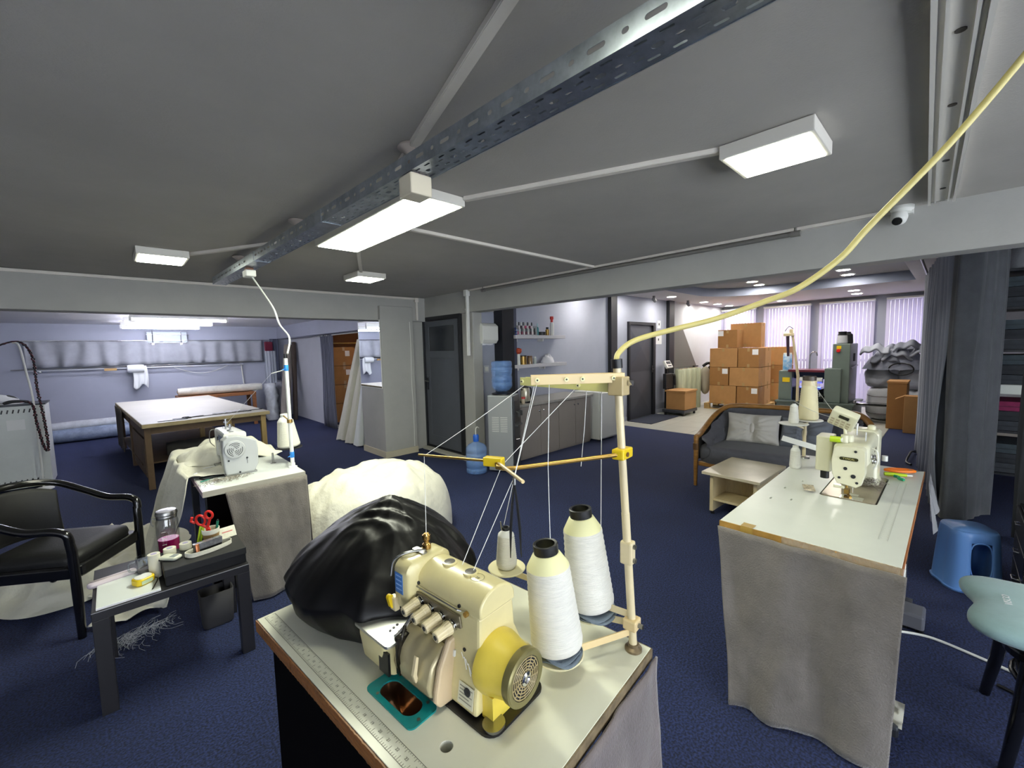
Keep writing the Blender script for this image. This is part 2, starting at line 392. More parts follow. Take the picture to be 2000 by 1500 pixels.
g = G(); g.box(.94, .98, .95, 1.1, .03, .05, Md); g.tube([(.96, -.05, 1.02), (.96, -.09, 1.02), (.86, -.09, 1.02)], .01, 8); g.build('door_handle', m_dark, d)
o = G().box(7.55, 8.75, 4.02, 4.55, 0.0, .012).build('door_mat', mat('dark_mat', '2b3040', .95, bump=.4, bs=200), bevel=.003)
tag(o, 'dark rectangular mat on the tiles before the faceted metal door', 'mat')

# ------------------------------------------------------------------ window wall with vertical blinds
m_frame = mat('grey_window_frame', '9c9fa8', .5)
bays = [(3.68, 4.56), (2.47, 3.5), (1.27, 2.3), (.1, 1.08)]
ww = G(); Mw = frame((12.6, 0, 0), (0, 1, 0), (0, 0, 1))
ww.plate([(-3.2, 0), (4.75, 0), (4.75, 2.6), (-3.2, 2.6)], [rrect(a, b, .12, 2.47, .005, 1) for a, b in bays], 0, .18, Mw)
ww = struct(ww.build('wall_window', m_frame)); tag(ww, 'grey framed shopfront wall with four tall window bays')
m_slat = mat('white_blind_slat', 'd9d6e2', .6, trans=.0)
nt = m_slat.node_tree; bs_ = nt.nodes['Principled BSDF']; tl = nt.nodes.new('ShaderNodeBsdfTranslucent'); tl.inputs[0].default_value = (.75, .72, .82, 1)
ms = nt.nodes.new('ShaderNodeMixShader'); ms.inputs[0].default_value = .5
nt.links.new(bs_.outputs[0], ms.inputs[1]); nt.links.new(tl.outputs[0], ms.inputs[2]); nt.links.new(ms.outputs[0], nt.nodes['Material Output'].inputs[0])
slat = G().box(-.038, .038, -.0008, .0008, 0, 2.28).mesh('slat'); slat.materials.append(m_slat)
names = ['leftmost window bay behind the carton stack', 'window bay left of the green press', 'window bay right of the green press', 'rightmost window bay next to the dividing curtain']
for n, (a, b) in enumerate(bays):
    wd = thing('window_%d' % (n + 1), 'tall ' + names[n], 'window', (12.68, a, 0)); struct(wd); del wd['category']
    g = G(); g.plate([(0, .12), (b - a, .12), (b - a, 2.47), (0, 2.47)], [rrect(.05, b - a - .05, .17, 1.05, .01, 1), rrect(.05, b - a - .05, 1.11, 2.42, .01, 1)], -.03, .04, frame((0, 0, 0), (0, 1, 0), (0, 0, 1)))
    g.build('window_frame', m_frame, wd)
    g = G(); g.box(-.003, .003, .05, b - a - .05, .17, 1.05); g.build('pane', m_pane_t, wd)
    g = G(); g.box(-.003, .003, .05, b - a - .05, 1.11, 2.42); g.build('pane', m_pane_t, wd)
    bl = thing('vertical_blind', 'white vertical slat blind in the ' + names[n], 'blind', (12.5, a, .14), 0, 'vertical blinds at the shopfront')
    g = G(); g.box(-.03, .099, 0, b - a, 2.29, 2.33); g.build('head_rail', m_white, bl)
    ns = int((b - a) / .068)
    for i in range(ns):
        o = bpy.data.objects.new('slat', slat); COL.objects.link(o); o.parent = bl; o.location = (0, (i + .5) * (b - a) / ns, .005); o.rotation_euler = (0, 0, math.radians(66))
# low street wall outside
tag(struct(G().box(16, 16.3, -4, 8, -.5, .55).build('wall_street', mat('street_wall_grey', '77787c', .9))), 'low grey wall in the street outside the windows')
tag(struct(G().box(13, 30, -10, 14, -.6, -.5).build('floor_street', mat('pavement_grey', '9a9a98', .9))), 'grey pavement outside the windows')
# ================================================================== ceiling fittings
m_lampbody = mat('white_lamp_body', 'dcd8cf', .45)
def emis(name, col, st):
    M = bpy.data.materials.new(name); M.use_nodes = True; nt = M.node_tree; nt.nodes.remove(nt.nodes['Principled BSDF'])
    e = nt.nodes.new('ShaderNodeEmission'); e.inputs[0].default_value = lin(col); e.inputs[1].default_value = st
    nt.links.new(e.outputs[0], nt.nodes['Material Output'].inputs[0]); return M
m_led = emis('lit_led_diffuser', 'f8fbe4', 30)
m_led2 = emis('lit_small_led_diffuser', 'f8fbe4', 15)
def panel(name, lab, x0, x1, y0, y1, h, m, rim=.018):
    t = thing(name, lab, 'ceiling light', ((x0 + x1) / 2, (y0 + y1) / 2, CZ), 0, 'surface mounted ceiling panels')
    a, b = (x1 - x0) / 2, (y1 - y0) / 2
    g = G(); g.loft([[(-a, -b, -.002), (a, -b, -.002), (a, b, -.002), (-a, b, -.002)], [(-a, -b, -h), (a, -b, -h), (a, b, -h), (-a, b, -h)]], cap=True)
    g.build('lamp_body', m_lampbody, t, bevel=.004)
    g = G(); g.box(-a + rim, a - rim, -b + rim, b - rim, -h - .003, -h + .001); g.build('diffuser', m, t)
    return t
panel('led_panel', 'large oblong LED ceiling panel lit beside the perforated cable tray', 1.09, 1.40, 1.80, 3.12, .05, m_led)
panel('led_panel', 'square LED ceiling panel lit at the right near the curtain rail', 1.83, 2.13, .37, .69, .055, m_led2)
panel('led_panel', 'square LED ceiling panel lit at the left beyond the tray end', .18, .49, 4.05, 4.42, .055, m_led2)
panel('led_panel', 'smallest looking square LED ceiling panel near the pillar corner', 1.80, 2.10, 4.05, 4.40, .055, m_led2)
panel('led_panel', 'square LED ceiling panel above the photographer and the overlock table', .40, .70, .33, .65, .055, m_led2)

def duct(lab, pts, w=.03, h=.018, m=None, group='white cable ducts on the ceiling', zc=CZ):
    """flat plastic trunking stuck under the ceiling along a polyline"""
    g = G()
    for (xa, ya), (xb, yb) in zip(pts[:-1], pts[1:]):
        d = Vector((xb - xa, yb - ya, 0)); L = d.length
        M = frame((xa, ya, zc - h), d, (-d.y, d.x, 0))
        g.box(0, L, -w / 2, w / 2, 0, h - .0005, M)
        g.box(0, L, -w / 2 + .003, w / 2 - .003, -.002, .001, M)
    o = g.build('cable_duct', m or m_duct); tag(o, lab, 'cable duct', group); return o
duct('white cable duct crossing the ceiling above the top of the tray', [(.685, .65), (.985, 1.80)], .036)
duct('white cable duct linking the large panel to the right square panel', [(1.40, 1.80), (1.86, .69)], .035)
duct('white cable duct from the large panel across to the long beam', [(1.40, 2.46), (3.53, 2.50)], .035)
duct('white cable duct from the left square panel to the tray', [(.49, 4.14), (.93, 3.32)], .035)
duct('short white cable duct from the large panel to the small square panel', [(1.40, 3.12), (1.84, 4.06)], .03)

# white wall conduit over the cutting room opening and down the pillar
g = G(); g.box(-3, 3.40, 5.638, 5.66, 2.305, 2.333); g.box(3.385, 3.415, 5.63, 5.66, 2.0, 2.333); g.box(3.37, 3.43, 5.628, 5.66, 2.27, 2.335)
tag(g.build('cable_duct', m_duct, bevel=.003), 'white cable duct along the top of the cutting room beam', 'cable duct')
# white conduit on the door post
t = thing('conduit', 'white conduit box dropping down the post right of the charcoal door', 'conduit', (3.52, 4.56, 1.46))
g = G(); g.box(-.012, .03, -.015, .015, 0, .84); g.build('conduit_pipe', m_white, t, bevel=.003)
g = G(); g.box(-.03, .03, -.035, .035, .8, .88); g.build('junction_box', m_white, t, bevel=.005)
g = G(); g.box(0, .5, .02, .045, .61, .635); g.build('side_pipe', m_white, t, bevel=.003)
# grey pipe along the long beam
t = thing('conduit', 'long grey metal conduit under a white strip along the beam top', 'conduit', (3.53, 0, 0))
g = G(); g.cyl((-.015, .80, 2.298), (-.015, 4.2, 2.298), .016, n=10); g.build('grey_pipe', mat('grey_pipe', '8d8a86', .4, .5), t, smooth=50)
g = G(); g.box(-.022, .02, .3, 4.5, 2.318, 2.338); g.build('white_strip', m_duct, t)
for y in (.80, 4.2):
    g = G(); g.cyl((-.015, y - .03, 2.298), (-.015, y + .03, 2.298), .022, n=12); g.cyl((-.015, y, 2.30), (-.015, y, 2.339), .012, n=10); g.build('pipe_clip', mat('clip_grey', '8a8782', .4, .3), t, smooth=50)
g = G(); g.tube(bez([(3.24, 5.594, 1.97), (3.245, 5.594, 1.6), (3.235, 5.594, 1.1), (3.245, 5.594, .6), (3.24, 5.594, .1)], 6), .005, 6)
tag(g.build('power_cable', m_white, smooth=60), 'thin white cable running down the front of the grey pillar', 'cable')
# security camera
t = thing('security_camera', 'white dome security camera fixed to the beam at the right', 'camera', (3.49, .255, CZ))
g = G(); g.lathe([(.055, 0), (.055, -.02), (.04, -.035)], 24); g.box(.0, .06, -.05, .05, -.045, 0); g.build('bracket', m_white, t, smooth=40)
g = G(); Mh = frame((-.012, .01, -.062), (0, 1, 0), (-.45, 0, 1)); g.lathe([(.001, -.045), (.022, -.043), (.036, -.03), (.041, 0), (.036, .025), (.02, .038), (.001, .04)], 20, M=Mh @ Matrix.Rotation(-.5, 4, 'X')); g.build('camera_head', m_white, t, smooth=60)
g = G(); dirv = Vector((-.75, .12, -.65)).normalized(); c = Vector((-.012, .01, -.062)); g.cyl(c + dirv * .03, c + dirv * .047, .024, n=18); g.build('lens', m_blackgl, t, smooth=40)
# curtain rail on ceiling at the right
t = thing('curtain_rail', 'white double track curtain rail on the ceiling at the right', 'rail', (1.0, 0, CZ))
Mr = frame((0, .005, 0), (1, .034, 0), (-.034, 1, 0))
g = G(); g.box(0, 2.47, -.055, .055, -.012, -.001, Mr); g.box(0, 2.47, -.055, -.043, -.03, -.012, Mr); g.box(0, 2.47, .043, .055, -.03, -.012, Mr); g.box(0, 2.47, -.03, -.022, -.026, -.012, Mr); g.box(0, 2.47, .022, .03, -.026, -.012, Mr)
g.build('track', m_lampbody, t)
for x in (.62, 1.1, 1.72, 2.2):
    g = G(); g.cyl((x, -.0 + x * .034 + .005, -.012), (x, x * .034 + .005, -.0145), .012, n=10); g.build('rail_screw', mat('screw_dark', '4a4540', .5), t)

# ------------------------------------------------------------------ perforated galvanised cable tray
t = thing('cable_tray', 'long perforated galvanised cable tray hung under the grey ceiling', 'cable tray', (.925, 0, 2.2), math.radians(1.75))
TY0, TY1, TW, TH = .12, 4.76, .10, .06
Mt = T(.0, 0, 0)
def cellholes(y, side=False):
    if side: return [slot(.03, y + .045, .013, .05), slot(.03, y + .115, .013, .018)]
    return [slot(.018, y + .03, .008, .032), slot(.018, y + .09, .008, .032), slot(.05, y + .065, .016, .03), slot(.035, y + .118, .007, .028), slot(.066, y + .118, .007, .028), slot(.083, y + .03, .008, .032), slot(.083, y + .09, .008, .032), slot(.05, y + .015, .008, .02)]
ncell = int((TY1 - TY0) / .145); L = ncell * .145
for nm, side, Mx in (('tray_base', False, T(-.05, TY0, 0)), ('tray_side', True, frame((-.05, TY0, 0), (0, 0, 1), (0, 1, 0))), ('tray_side', True, frame((.05, TY0, 0), (0, 0, 1), (0, 1, 0)))):
    g = G(); wd_ = TH if side else TW
    for i in range(ncell):
        y = i * .145
        g.plate([(0, y), (wd_, y), (wd_, y + .145), (0, y + .145)], cellholes(y, side), -.0008, .0008, Mx)
    g.build(nm, m_galv, t)
g = G(); g.box(-.0515, -.0485, TY0, TY0 + L, -.003, .001); g.box(.0485, .0515, TY0, TY0 + L, -.003, .001); g.box(-.05, -.04, TY0, TY0 + L, TH - .0015, TH); g.box(.04, .05, TY0, TY0 + L, TH - .0015, TH); g.build('rolled_edge', m_galv, t)
for y in (2.2, 3.4):
    g = G(); g.box(-.053, -.051, y, y + .2, .0, .06); g.box(-.05, .05, y, y + .2, -.004, -.002); g.build('splice_plate', m_galv, t)
m_cup = mat('grey_hanger_plastic', 'a49a92', .45)
for y in (1.49, 2.74, 4.02):
    h = G(); h.lathe([(.001, .138), (.045, .137), (.05, .128), (.03, .115), (.014, .1), (.012, .06), (.006, .055), (.006, .0)], 20, c=(.02 if y < 3 else .005, y, 0)); h.build('ceiling_hanger', m_cup, t, smooth=40)
# plug boxes clamped on the tray
t2 = thing('socket_box', 'white square socket box fixed under the tray by the large panel', 'socket', (.875, 1.42, 2.12))
g = G(); g.box(-.045, .045, -.04, .05, 0, .075); g.build('box_body', mat('cream_plastic', 'd8cfba', .45), t2, bevel=.006)
g = G(); g.box(-.03, .04, -.03, .03, .074, .079); g.build('bracket', mat('pinkish_plastic', 'c9b3a5', .5), t2, bevel=.004)
t2 = thing('socket_box', 'white plug adaptor clipped near the far end of the tray', 'socket', (.80, 3.72, 2.13))
g = G(); g.box(-.03, .04, -.06, .05, 0, .05); g.build('box_body', m_white, t2, bevel=.008)
g = G(); g.box(-.02, .03, -.03, .03, .049, .069); g.build('bracket', mat('brown_clip', '9a6d55', .5), t2, bevel=.004)
# white flex falling from the adaptor to the left machine's pole
g = G(); g.tube(bez([(.82, 3.70, 2.13), (.86, 3.62, 2.02), (.90, 3.5, 1.88), (.905, 3.4, 1.76), (.93, 3.28, 1.66), (.875, 3.15, 1.545)], 8), .006, 8)
tag(g.build('power_cable', m_white, smooth=60), 'white power flex hanging from the tray down to the left machine pole', 'cable')
# ================================================================== cutting room (left back)
def pleat(pts, z0, z1, waves, amp, nu=120, nv=8, flare=.3, seed=0, sag=0):
    """a hanging pleated cloth along a ground path"""
    P = [Vector((p[0], p[1], 0)) for p in pts]; Ls = [0]
    for a, b in zip(P[:-1], P[1:]): Ls.append(Ls[-1] + (b - a).length)
    def at(s):
        s *= Ls[-1]
        for i in range(len(P) - 1):
            if s <= Ls[i + 1] + 1e-9:
                d = (P[i + 1] - P[i]); t = (s - Ls[i]) / max(d.length, 1e-9); d = d.normalized()
                return P[i] + (P[i + 1] - P[i]) * t, Vector((-d.y, d.x, 0))
    def fn(u, v):
        p, n = at(u); f = 1 + flare * (1 - v)
        ph = 2 * PI * waves * u + 1.7 * nz(u * 9, v * 1.3, seed) * 1.2
        a = amp * f * math.sin(ph) * (.7 + .5 * nz(u * 6, seed + 3)) + amp * .6 * nz(u * 4, v * 2, seed + 9)
        return p.x + n.x * a, p.y + n.y * a, z0 + (z1 - z0) * v + (sag * nz(u * 5, seed) if v == 0 else 0)
    return G().sheet(fn, nu, nv)
# valance
t = thing('valance_curtain', 'long grey valance cloth hung on a rod across the end wall', 'curtain', (0, 11.4, 0))
pleat([(-1.12, 0), (2.62, 0)], 1.385, 1.86, 13, .03, 200, 6, .6, 4, .01).build('cloth', mat('pale_grey_valance', 'a3a6ad', .9, var=.1, vs=3, bump=.1, bs=200), t, smooth=70, solid=.004)
g = G(); g.cyl((-1.2, -.01, 1.868), (2.9, -.01, 1.868), .011, n=10); g.build('curtain_rod', m_chrome, t, smooth=50)
for x in (-1.15, .9, 2.85):
    g = G(); g.box(x - .01, x + .01, -.01, .1, 1.85, 1.875); g.build('rod_bracket', m_steel, t)
# lower double rod
t = thing('wall_rod', 'pale aluminium double rod fixed low along the end wall', 'rod', (0, 11.36, 0))
g = G(); g.cyl((-1.1, 0, 1.33), (2.2, 0, 1.315), .014, n=10); g.build('front_rod', mat('pale_aluminium', 'd2d5dc', .3, .6), t, smooth=50)
g = G(); g.cyl((-1.3, .05, 1.355), (2.9, .05, 1.37), .009, n=8); g.build('rear_rod', m_steel, t, smooth=50)
for x in (-.95, .6, 2.15):
    g = G(); g.box(x - .012, x + .012, -.01, .14, 1.30, 1.34); g.build('rod_bracket', m_steel, t)
g = G(); g.box(-.12, .06, -.022, .022, 1.285, 1.332); g.build('tape_wrap', mat('tan_tape', 'c09a5c', .4), t, bevel=.004)
# hanging white cloth
t = thing('hanging_cloth', 'white cloth with a short roll draped over the wall rod', 'cloth', (.27, 11.33, 0))
def hc(u, v):
    x = .23 * u + .02 * math.sin(v * 3) ; z = 1.36 - v * (.42 + .05 * math.sin(u * 7)); return (x, -.025 - .02 * math.sin(u * 16 + v) * v - .02 * v, z)
G().sheet(hc, 30, 14).build('cloth', m_whitecl, t, smooth=80, solid=.005)
g = G(); g.lathe([(.001, 0), (.075, 0), (.08, .03), (.078, .22), (.07, .25), (.001, .25)], 20, M=frame((.19, -.04, 1.31), (0, 0, 1), (0, 1, 0)) ); g.build('cloth_roll', m_whitecl, t, smooth=50)
# wall heater
t = thing('wall_heater', 'flat glass electric heater on chrome brackets high on the end wall', 'heater', (.88, 11.40, 1.80))
g = G(); g.box(-.33, .33, -.02, .03, .03, .25); g.build('heater_body', mat('pale_heater_panel', 'b9c4cc', .5), t, bevel=.01)
for x in (-.24, .22):
    g = G(); g.box(x - .02, x + .02, -.05, .1, -.02, .01); g.tube([(x, -.04, 0), (x, -.05, .26), (x, .02, .28)], .008, 8); g.build('bracket', m_chrome, t)
g = G(); g.cyl((-.3, -.035, .02), (.3, -.035, .02), .009, n=8); g.build('guard_bar', m_chrome, t, smooth=50)
g = G(); g.cyl((-.34, -.035, .19), (.36, -.035, .19), .006, n=8); g.build('guard_bar', m_chrome, t, smooth=50)
# small conduit and maroon bundle
g = G(); g.tube(bez([(2.18, 11.46, 1.30), (2.19, 11.46, 1.1), (2.21, 11.46, .78)], 6), .014, 8); tag(g.build('conduit', m_white, smooth=50), 'white pipe running down the end wall above the bench', 'conduit')
g = G(); g.tube(bez([(.95, 11.43, 1.30), (1.3, 11.43, 1.17), (1.6, 11.43, 1.18), (1.95, 11.43, 1.32)], 8), .006, 6); tag(g.build('power_cable', m_white, smooth=50), 'thin pale cable sagging below the wall rod', 'cable')
t = thing('hanging_bag', 'clear plastic sheet with maroon cloth hung in the far corner', 'bag', (2.74, 11.3, .75))
g = G(); g.box(-.09, .08, -.03, .03, .86, 1.08); g.build('maroon_cloth', mat('maroon_cloth', '6a1830', .8), t, bevel=.02)
g = pleat([(-.12, -.05), (.12, -.06)], 0, .86, 4, .02, 40, 10, .5, 8); g.build('plastic_sheet', mat('clear_polythene', 'dfe6ee', .2, alpha=.45), t, smooth=80)
# fluorescent tubes
m_tube = emis('lit_fluorescent_tube', 'eeeeff', 75)
for y, x0, lab in ((10.4, .19, 'fluorescent tube nearest the end wall'), (9.15, .22, 'middle fluorescent tube on the cutting room ceiling'), (8.05, .26, 'fluorescent tube nearest the beam on the cutting room ceiling')):
    t = thing('fluorescent_lamp', lab, 'ceiling light', (x0 + .55, y, 2.19), 0, 'fluorescent battens in the cutting room')
    g = G(); g.box(-.58, .58, -.014, .014, -.09, -.002); g.build('batten', m_white, t)
    g = G(); g.cyl((-.56, 0, -.115), (.56, 0, -.115), .014, n=10); g.build('tube', m_tube, t, smooth=50)
    for x in (-.58, .57):
        g = G(); g.box(x - .012, x + .012, -.018, .018, -.132, -.06); g.build('tube_holder', m_white, t)
# wooden bench with wrapped rolls
m_wood = mat('orange_brown_wood', '8f5a30', .5, var=.25, vs=6, stretch=(1, 1, 6))
t = thing('wooden_bench', 'brown wooden bench frame against the end wall carrying wrapped rolls', 'bench', (1.58, 10.9, 0))
g = G(); g.box(-.68, .68, -.3, .3, .66, .72); g.build('bench_top', m_wood, t, bevel=.004)
for x in (-.64, .64):
    for y in (-.27, .27):
        g = G(); g.box(x - .035, x + .035, y - .03, y + .03, 0, .66); g.build('leg', m_wood, t, bevel=.004)
g = G(); g.box(-.64, .64, -.29, -.26, .2, .27); g.build('rail', m_wood, t)
m_poly = mat('wrapping_polythene', 'dadfe4', .18, var=.12, vs=10, bump=.6, bs=18)
m_polyw = mat('ivory_wrapped_fabric', 'd9d8cc', .3, var=.1, vs=8, bump=.6, bs=16)
def soft_roll(name, lab, p0, p1, r, m, cat='fabric roll', group=None, core=True, wob=.12, seed=0):
    p0 = Vector(p0); p1 = Vector(p1); d = (p1 - p0); L = d.length
    t = thing(name, lab, cat, p0, 0, group)
    pts = [d * (i / 14) for i in range(15)]
    g = G(); rings = []
    tn = d.normalized(); a = tn.orthogonal().normalized(); b = tn.cross(a)
    for i, p in enumerate(pts):
        e = .93 if i in (0, 14) else 1
        rings.append([p + (a * math.cos(j * PI / 10) + b * math.sin(j * PI / 10)) * r * e * (1 + wob * fbm(i * .5, j * .35 if j < 10 else (20 - j) * .35, seed)) for j in range(20)])
    g.loft(rings); g.build('rolled_cloth', m, t, smooth=60)
    if core:
        g = G(); g.cyl(-tn * .012, tn * .02, r * .32, n=14); g.build('core', mat('cardboard_tube', 'a9977c', .8), t)
        g = G(); g.cyl(d - tn * .02, d + tn * .012, r * .32, n=14); g.build('core', mat('cardboard_tube', 'a9977c', .8), t)
    return t
soft_roll('fabric_roll', 'ivory fabric roll in crinkled plastic lying along the wooden bench', (.92, 10.82, .808), (2.42, 10.82, .808), .08, m_polyw, seed=1)
soft_roll('fabric_roll', 'second plastic wrapped roll at the rear of the wooden bench', (1.0, 11.05, .806), (2.45, 11.05, .806), .075, m_poly, seed=2)
soft_roll('fabric_roll', 'upright bundle in white polythene at the end of the wooden bench', (2.66, 10.98, 0.0), (2.64, 11.0, .86), .13, m_poly, seed=3, wob=.3, core=False)
# rolls standing in the corner
m_gr1 = mat('striped_grey_cloth', '8e9098', .85, var=.15, vs=20, stretch=(1, 1, .2)); m_gr2 = mat('taupe_cloth', '8f8880', .9, var=.1)
soft_roll('fabric_roll', 'short pale grey fabric roll standing in the far corner', (2.85, 11.05, 0), (2.93, 11.2, .85), .1, m_gr1, seed=5, wob=.05)
soft_roll('fabric_roll', 'tall taupe fabric roll leaning in the far corner', (2.72, 10.3, 0), (3.1, 11.05, 1.72), .1, m_gr2, seed=6, wob=.05)
soft_roll('fabric_roll', 'slim dark roll leaning behind the taupe fabric roll', (3.0, 10.5, 0), (3.18, 10.9, 1.8), .05, mat('dark_brown_roll', '4b4038', .8), seed=7, wob=.03)
tag(pleat([(2.78, 11.38), (2.95, 11.3)], .9, 1.9, 2, .03, 30, 8, -.4, 2).build('hanging_drape', mat('slate_cloth', '545a6c', .9), smooth=80, solid=.01), 'dark slate drape hanging at the far room corner', 'drape')
# plastic wrapped rolls on the floor along the end wall
soft_roll('fabric_roll', 'thick blue grey roll in plastic lying on the carpet by the wall', (-.92, 11.15, .13), (1.2, 11.22, .13), .125, mat('blue_grey_wrapped', '8d9bb2', .25, var=.2, vs=9, bump=.5, bs=14), seed=8, wob=.06)
soft_roll('fabric_roll', 'slimmer clear wrapped roll resting on the thick floor roll', (-.98, 11.36, .28), (1.1, 11.38, .30), .085, m_poly, seed=9, wob=.1)
# ------------------------------------------------------------------ cutting table
t = thing('cutting_table', 'huge pale topped cutting table with wooden legs in the back room', 'table', (.74, 8.02, 0), math.radians(3.3))
m_ttop = mat('pale_table_board', 'd4d1c4', .45, var=.05, vs=2); m_tedge = mat('ochre_table_edge', 'b8a67c', .6, var=.15, vs=8); m_tleg = mat('pine_leg', 'b79b62', .6, var=.2, vs=6, stretch=(1, 1, .3)); m_tpan = mat('dark_brown_board', '6b563f', .7, var=.15, vs=4)
g = G(); g.box(-.65, .65, -1.72, 1.75, .755, .782); g.build('table_top', m_ttop, t, bevel=.003)
g = G(); g.box(-.655, .655, -1.728, -1.70, .735, .779); g.box(-.655, -.63, -1.7, 1.75, .735, .779); g.box(.63, .655, -1.7, 1.75, .735, .779); g.build('edge_band', m_tedge, t, bevel=.006)
for x in (-.6, .2, .6):
    for y in (-1.6, 0, 1.65):
        g = G(); g.box(x - .03, x + .03, y - .03, y + .03, 0, .745); g.build('leg', m_tleg if x > 0 else m_tpan, t, bevel=.003)
g = G(); g.box(-.6, .6, -1.62, -1.57, .65, .74); g.build('apron', m_tpan, t)
g = G(); g.box(.58, .62, -1.6, 1.65, .66, .74); g.build('apron', m_tleg, t)
g = G(); g.box(-.62, -.58, -1.6, 1.65, .60, .74); g.build('apron', m_tpan, t)
g = G(); g.box(-.61, -.59, -1.3, .2, .08, .55); g.build('side_board', m_tpan, t)
g = G(); g.box(-.62, .62, -1.0, 1.6, .18, .2); g.build('lower_shelf', m_tpan, t)
g = pleat([(-.665, .55), (-.668, 1.55)], .12, .75, 5, .012, 50, 8, .6, 5); g.build('cloth_skirt', mat('brown_grey_skirt', '5d564d', .9), t, smooth=80, solid=.006)
soft_roll('cloth_bundle', 'grey cloth bundle stored on the shelf below the cutting table', (.45, 7.3, .29), (1.1, 7.3, .29), .09, mat('muted_cloth', '55534f', .9), 'bundle', core=False, wob=.3, seed=12)
# things on the cutting table
def onT(name, lab, cat, x, y, rz, build):
    th = math.radians(3.3); X = .74 + x * math.cos(th) - y * math.sin(th); Y = 8.02 + x * math.sin(th) + y * math.cos(th)
    t = thing(name, lab, cat, (X, Y, .783), th + rz); build(t); return t
def ruler(t, L=1.0, w=.03):
    g = G(); g.box(-L / 2, L / 2, -w / 2, w / 2, 0, .006); g.build('blade', m_black, t); g = G(); g.box(L / 2, L / 2 + .04, -w * .7, w * .7, 0, .01); g.build('end_cap', m_dark, t, bevel=.003)
onT('ruler', 'long black ruler along the near edge of the cutting table', 'ruler', .05, -1.52, .03, lambda t: ruler(t, .8))
onT('ruler', 'black ruler lying at the near left of the cutting table', 'ruler', -.38, -1.62, .02, lambda t: ruler(t, .24, .035))
onT('ruler', 'thin black rod at the right end of the cutting table', 'ruler', .38, -1.46, .06, lambda t: ruler(t, .45, .02))
def sc(t):
    g = G(); g.tube(bez([(0, 0, .008), (.07, .01, .01), (.14, .0, .01)], 4), [.004] * 9, 6); g.build('blade', m_steel, t, smooth=50)
    for s in (-1, 1):
        g = G(); g.tube([(-.04 + .035 * math.cos(a * PI / 6), s * .03 + .022 * math.sin(a * PI / 6), .01) for a in range(12)], .006, 6, closed=True); g.build('finger_loop', m_black, t, smooth=60)
onT('scissors', 'black handled scissors on the near edge of the cutting table', 'scissors', -.18, -1.56, .2, sc)
for i, (x, y, r) in enumerate(((.20, -1.42, .2), (.33, -1.36, -.3))):
    def pp(t, i=i):
        g = G(); g.sheet(lambda u, v: (u * .22 - .11, v * .14 - .07, .004 + .012 * abs(nz(u * 3, v * 3, i * 5))), 8, 6); g.build('sheet', m_paper, t, smooth=60, solid=.002)
    onT('paper_sheet', ('left' if i == 0 else 'right') + ' crumpled white paper sheet on the cutting table edge', 'paper', x, y, r, pp)
# ------------------------------------------------------------------ white steel cabinet at the left edge
t = thing('steam_cabinet', 'white vented steel cabinet standing at the left edge', 'cabinet', (-1.08, 7.75, 0))
m_cab = mat('white_sheet_steel', 'd4d8d6', .4, var=.06, vs=2.5)
g = G(); g.box(-.45, .45, -.2, .3, .02, 1.0); g.build('cabinet_body', m_cab, t, bevel=.006)
g = G(); g.box(-.46, .46, -.21, .31, 1.0, 1.015); g.build('cabinet_top', mat('dark_cabinet_lid', '3e434c', .5), t)
vent = G().box(-.006, .006, -.003, .003, -.022, .022).mesh('vent_slot'); vent.materials.append(m_dark)
for z in (.94, .1):
    for i in range(18):
        o = bpy.data.objects.new('vent_slot', vent); COL.objects.link(o); o.parent = t; o.location = (-.36 + i * .043, -.201, z); o.rotation_euler = (0, .25, 0)
g = G(); g.box(.14, .28, -.203, -.2, .72, .84); g.build('notice_label', m_paper, t)
# clutter on the cabinet
t = thing('clutter_bag', 'white crumpled bag lying on the vented cabinet', 'bag', (-1.12, 7.82, 1.016))
g = G(); g.sheet(lambda u, v: (.3 * math.cos(2 * PI * u) * math.sin(PI * v / 2) * (1 + .2 * fbm(u * 5, v * 3, 2)), .16 * math.sin(2 * PI * u) * math.sin(PI * v / 2), .12 * math.cos(PI * v / 2) * (1 + .3 * fbm(u * 4, v * 4, 6)) ), 28, 10); g.build('bag_body', m_whitecl, t, smooth=80)
for i, (x, y, c, l) in enumerate(((-.86, 7.66, '2a2d30', 'black'), (-.98, 7.64, 'b9bcc0', 'silver'), (-1.08, 7.66, '5b2030', 'dark red'))):
    t = thing('hand_tool', l + ' handled hand tool lying on the vented cabinet', 'tool', (x, y, 1.016), .4 + i * .5)
    g = G(); g.tube(bez([(-.1, 0, .02), (-.03, .01, .035), (.05, 0, .03), (.1, -.01, .02)], 4), [.016, .018, .02, .02, .018, .018, .018, .018, .016, .016, .015, .014, .012], 8); g.build('grip', mat(l + '_grip', c, .4), t, smooth=60)
    g = G(); g.box(.09, .14, -.01, .01, .012, .026); g.build('tip', m_steel, t)
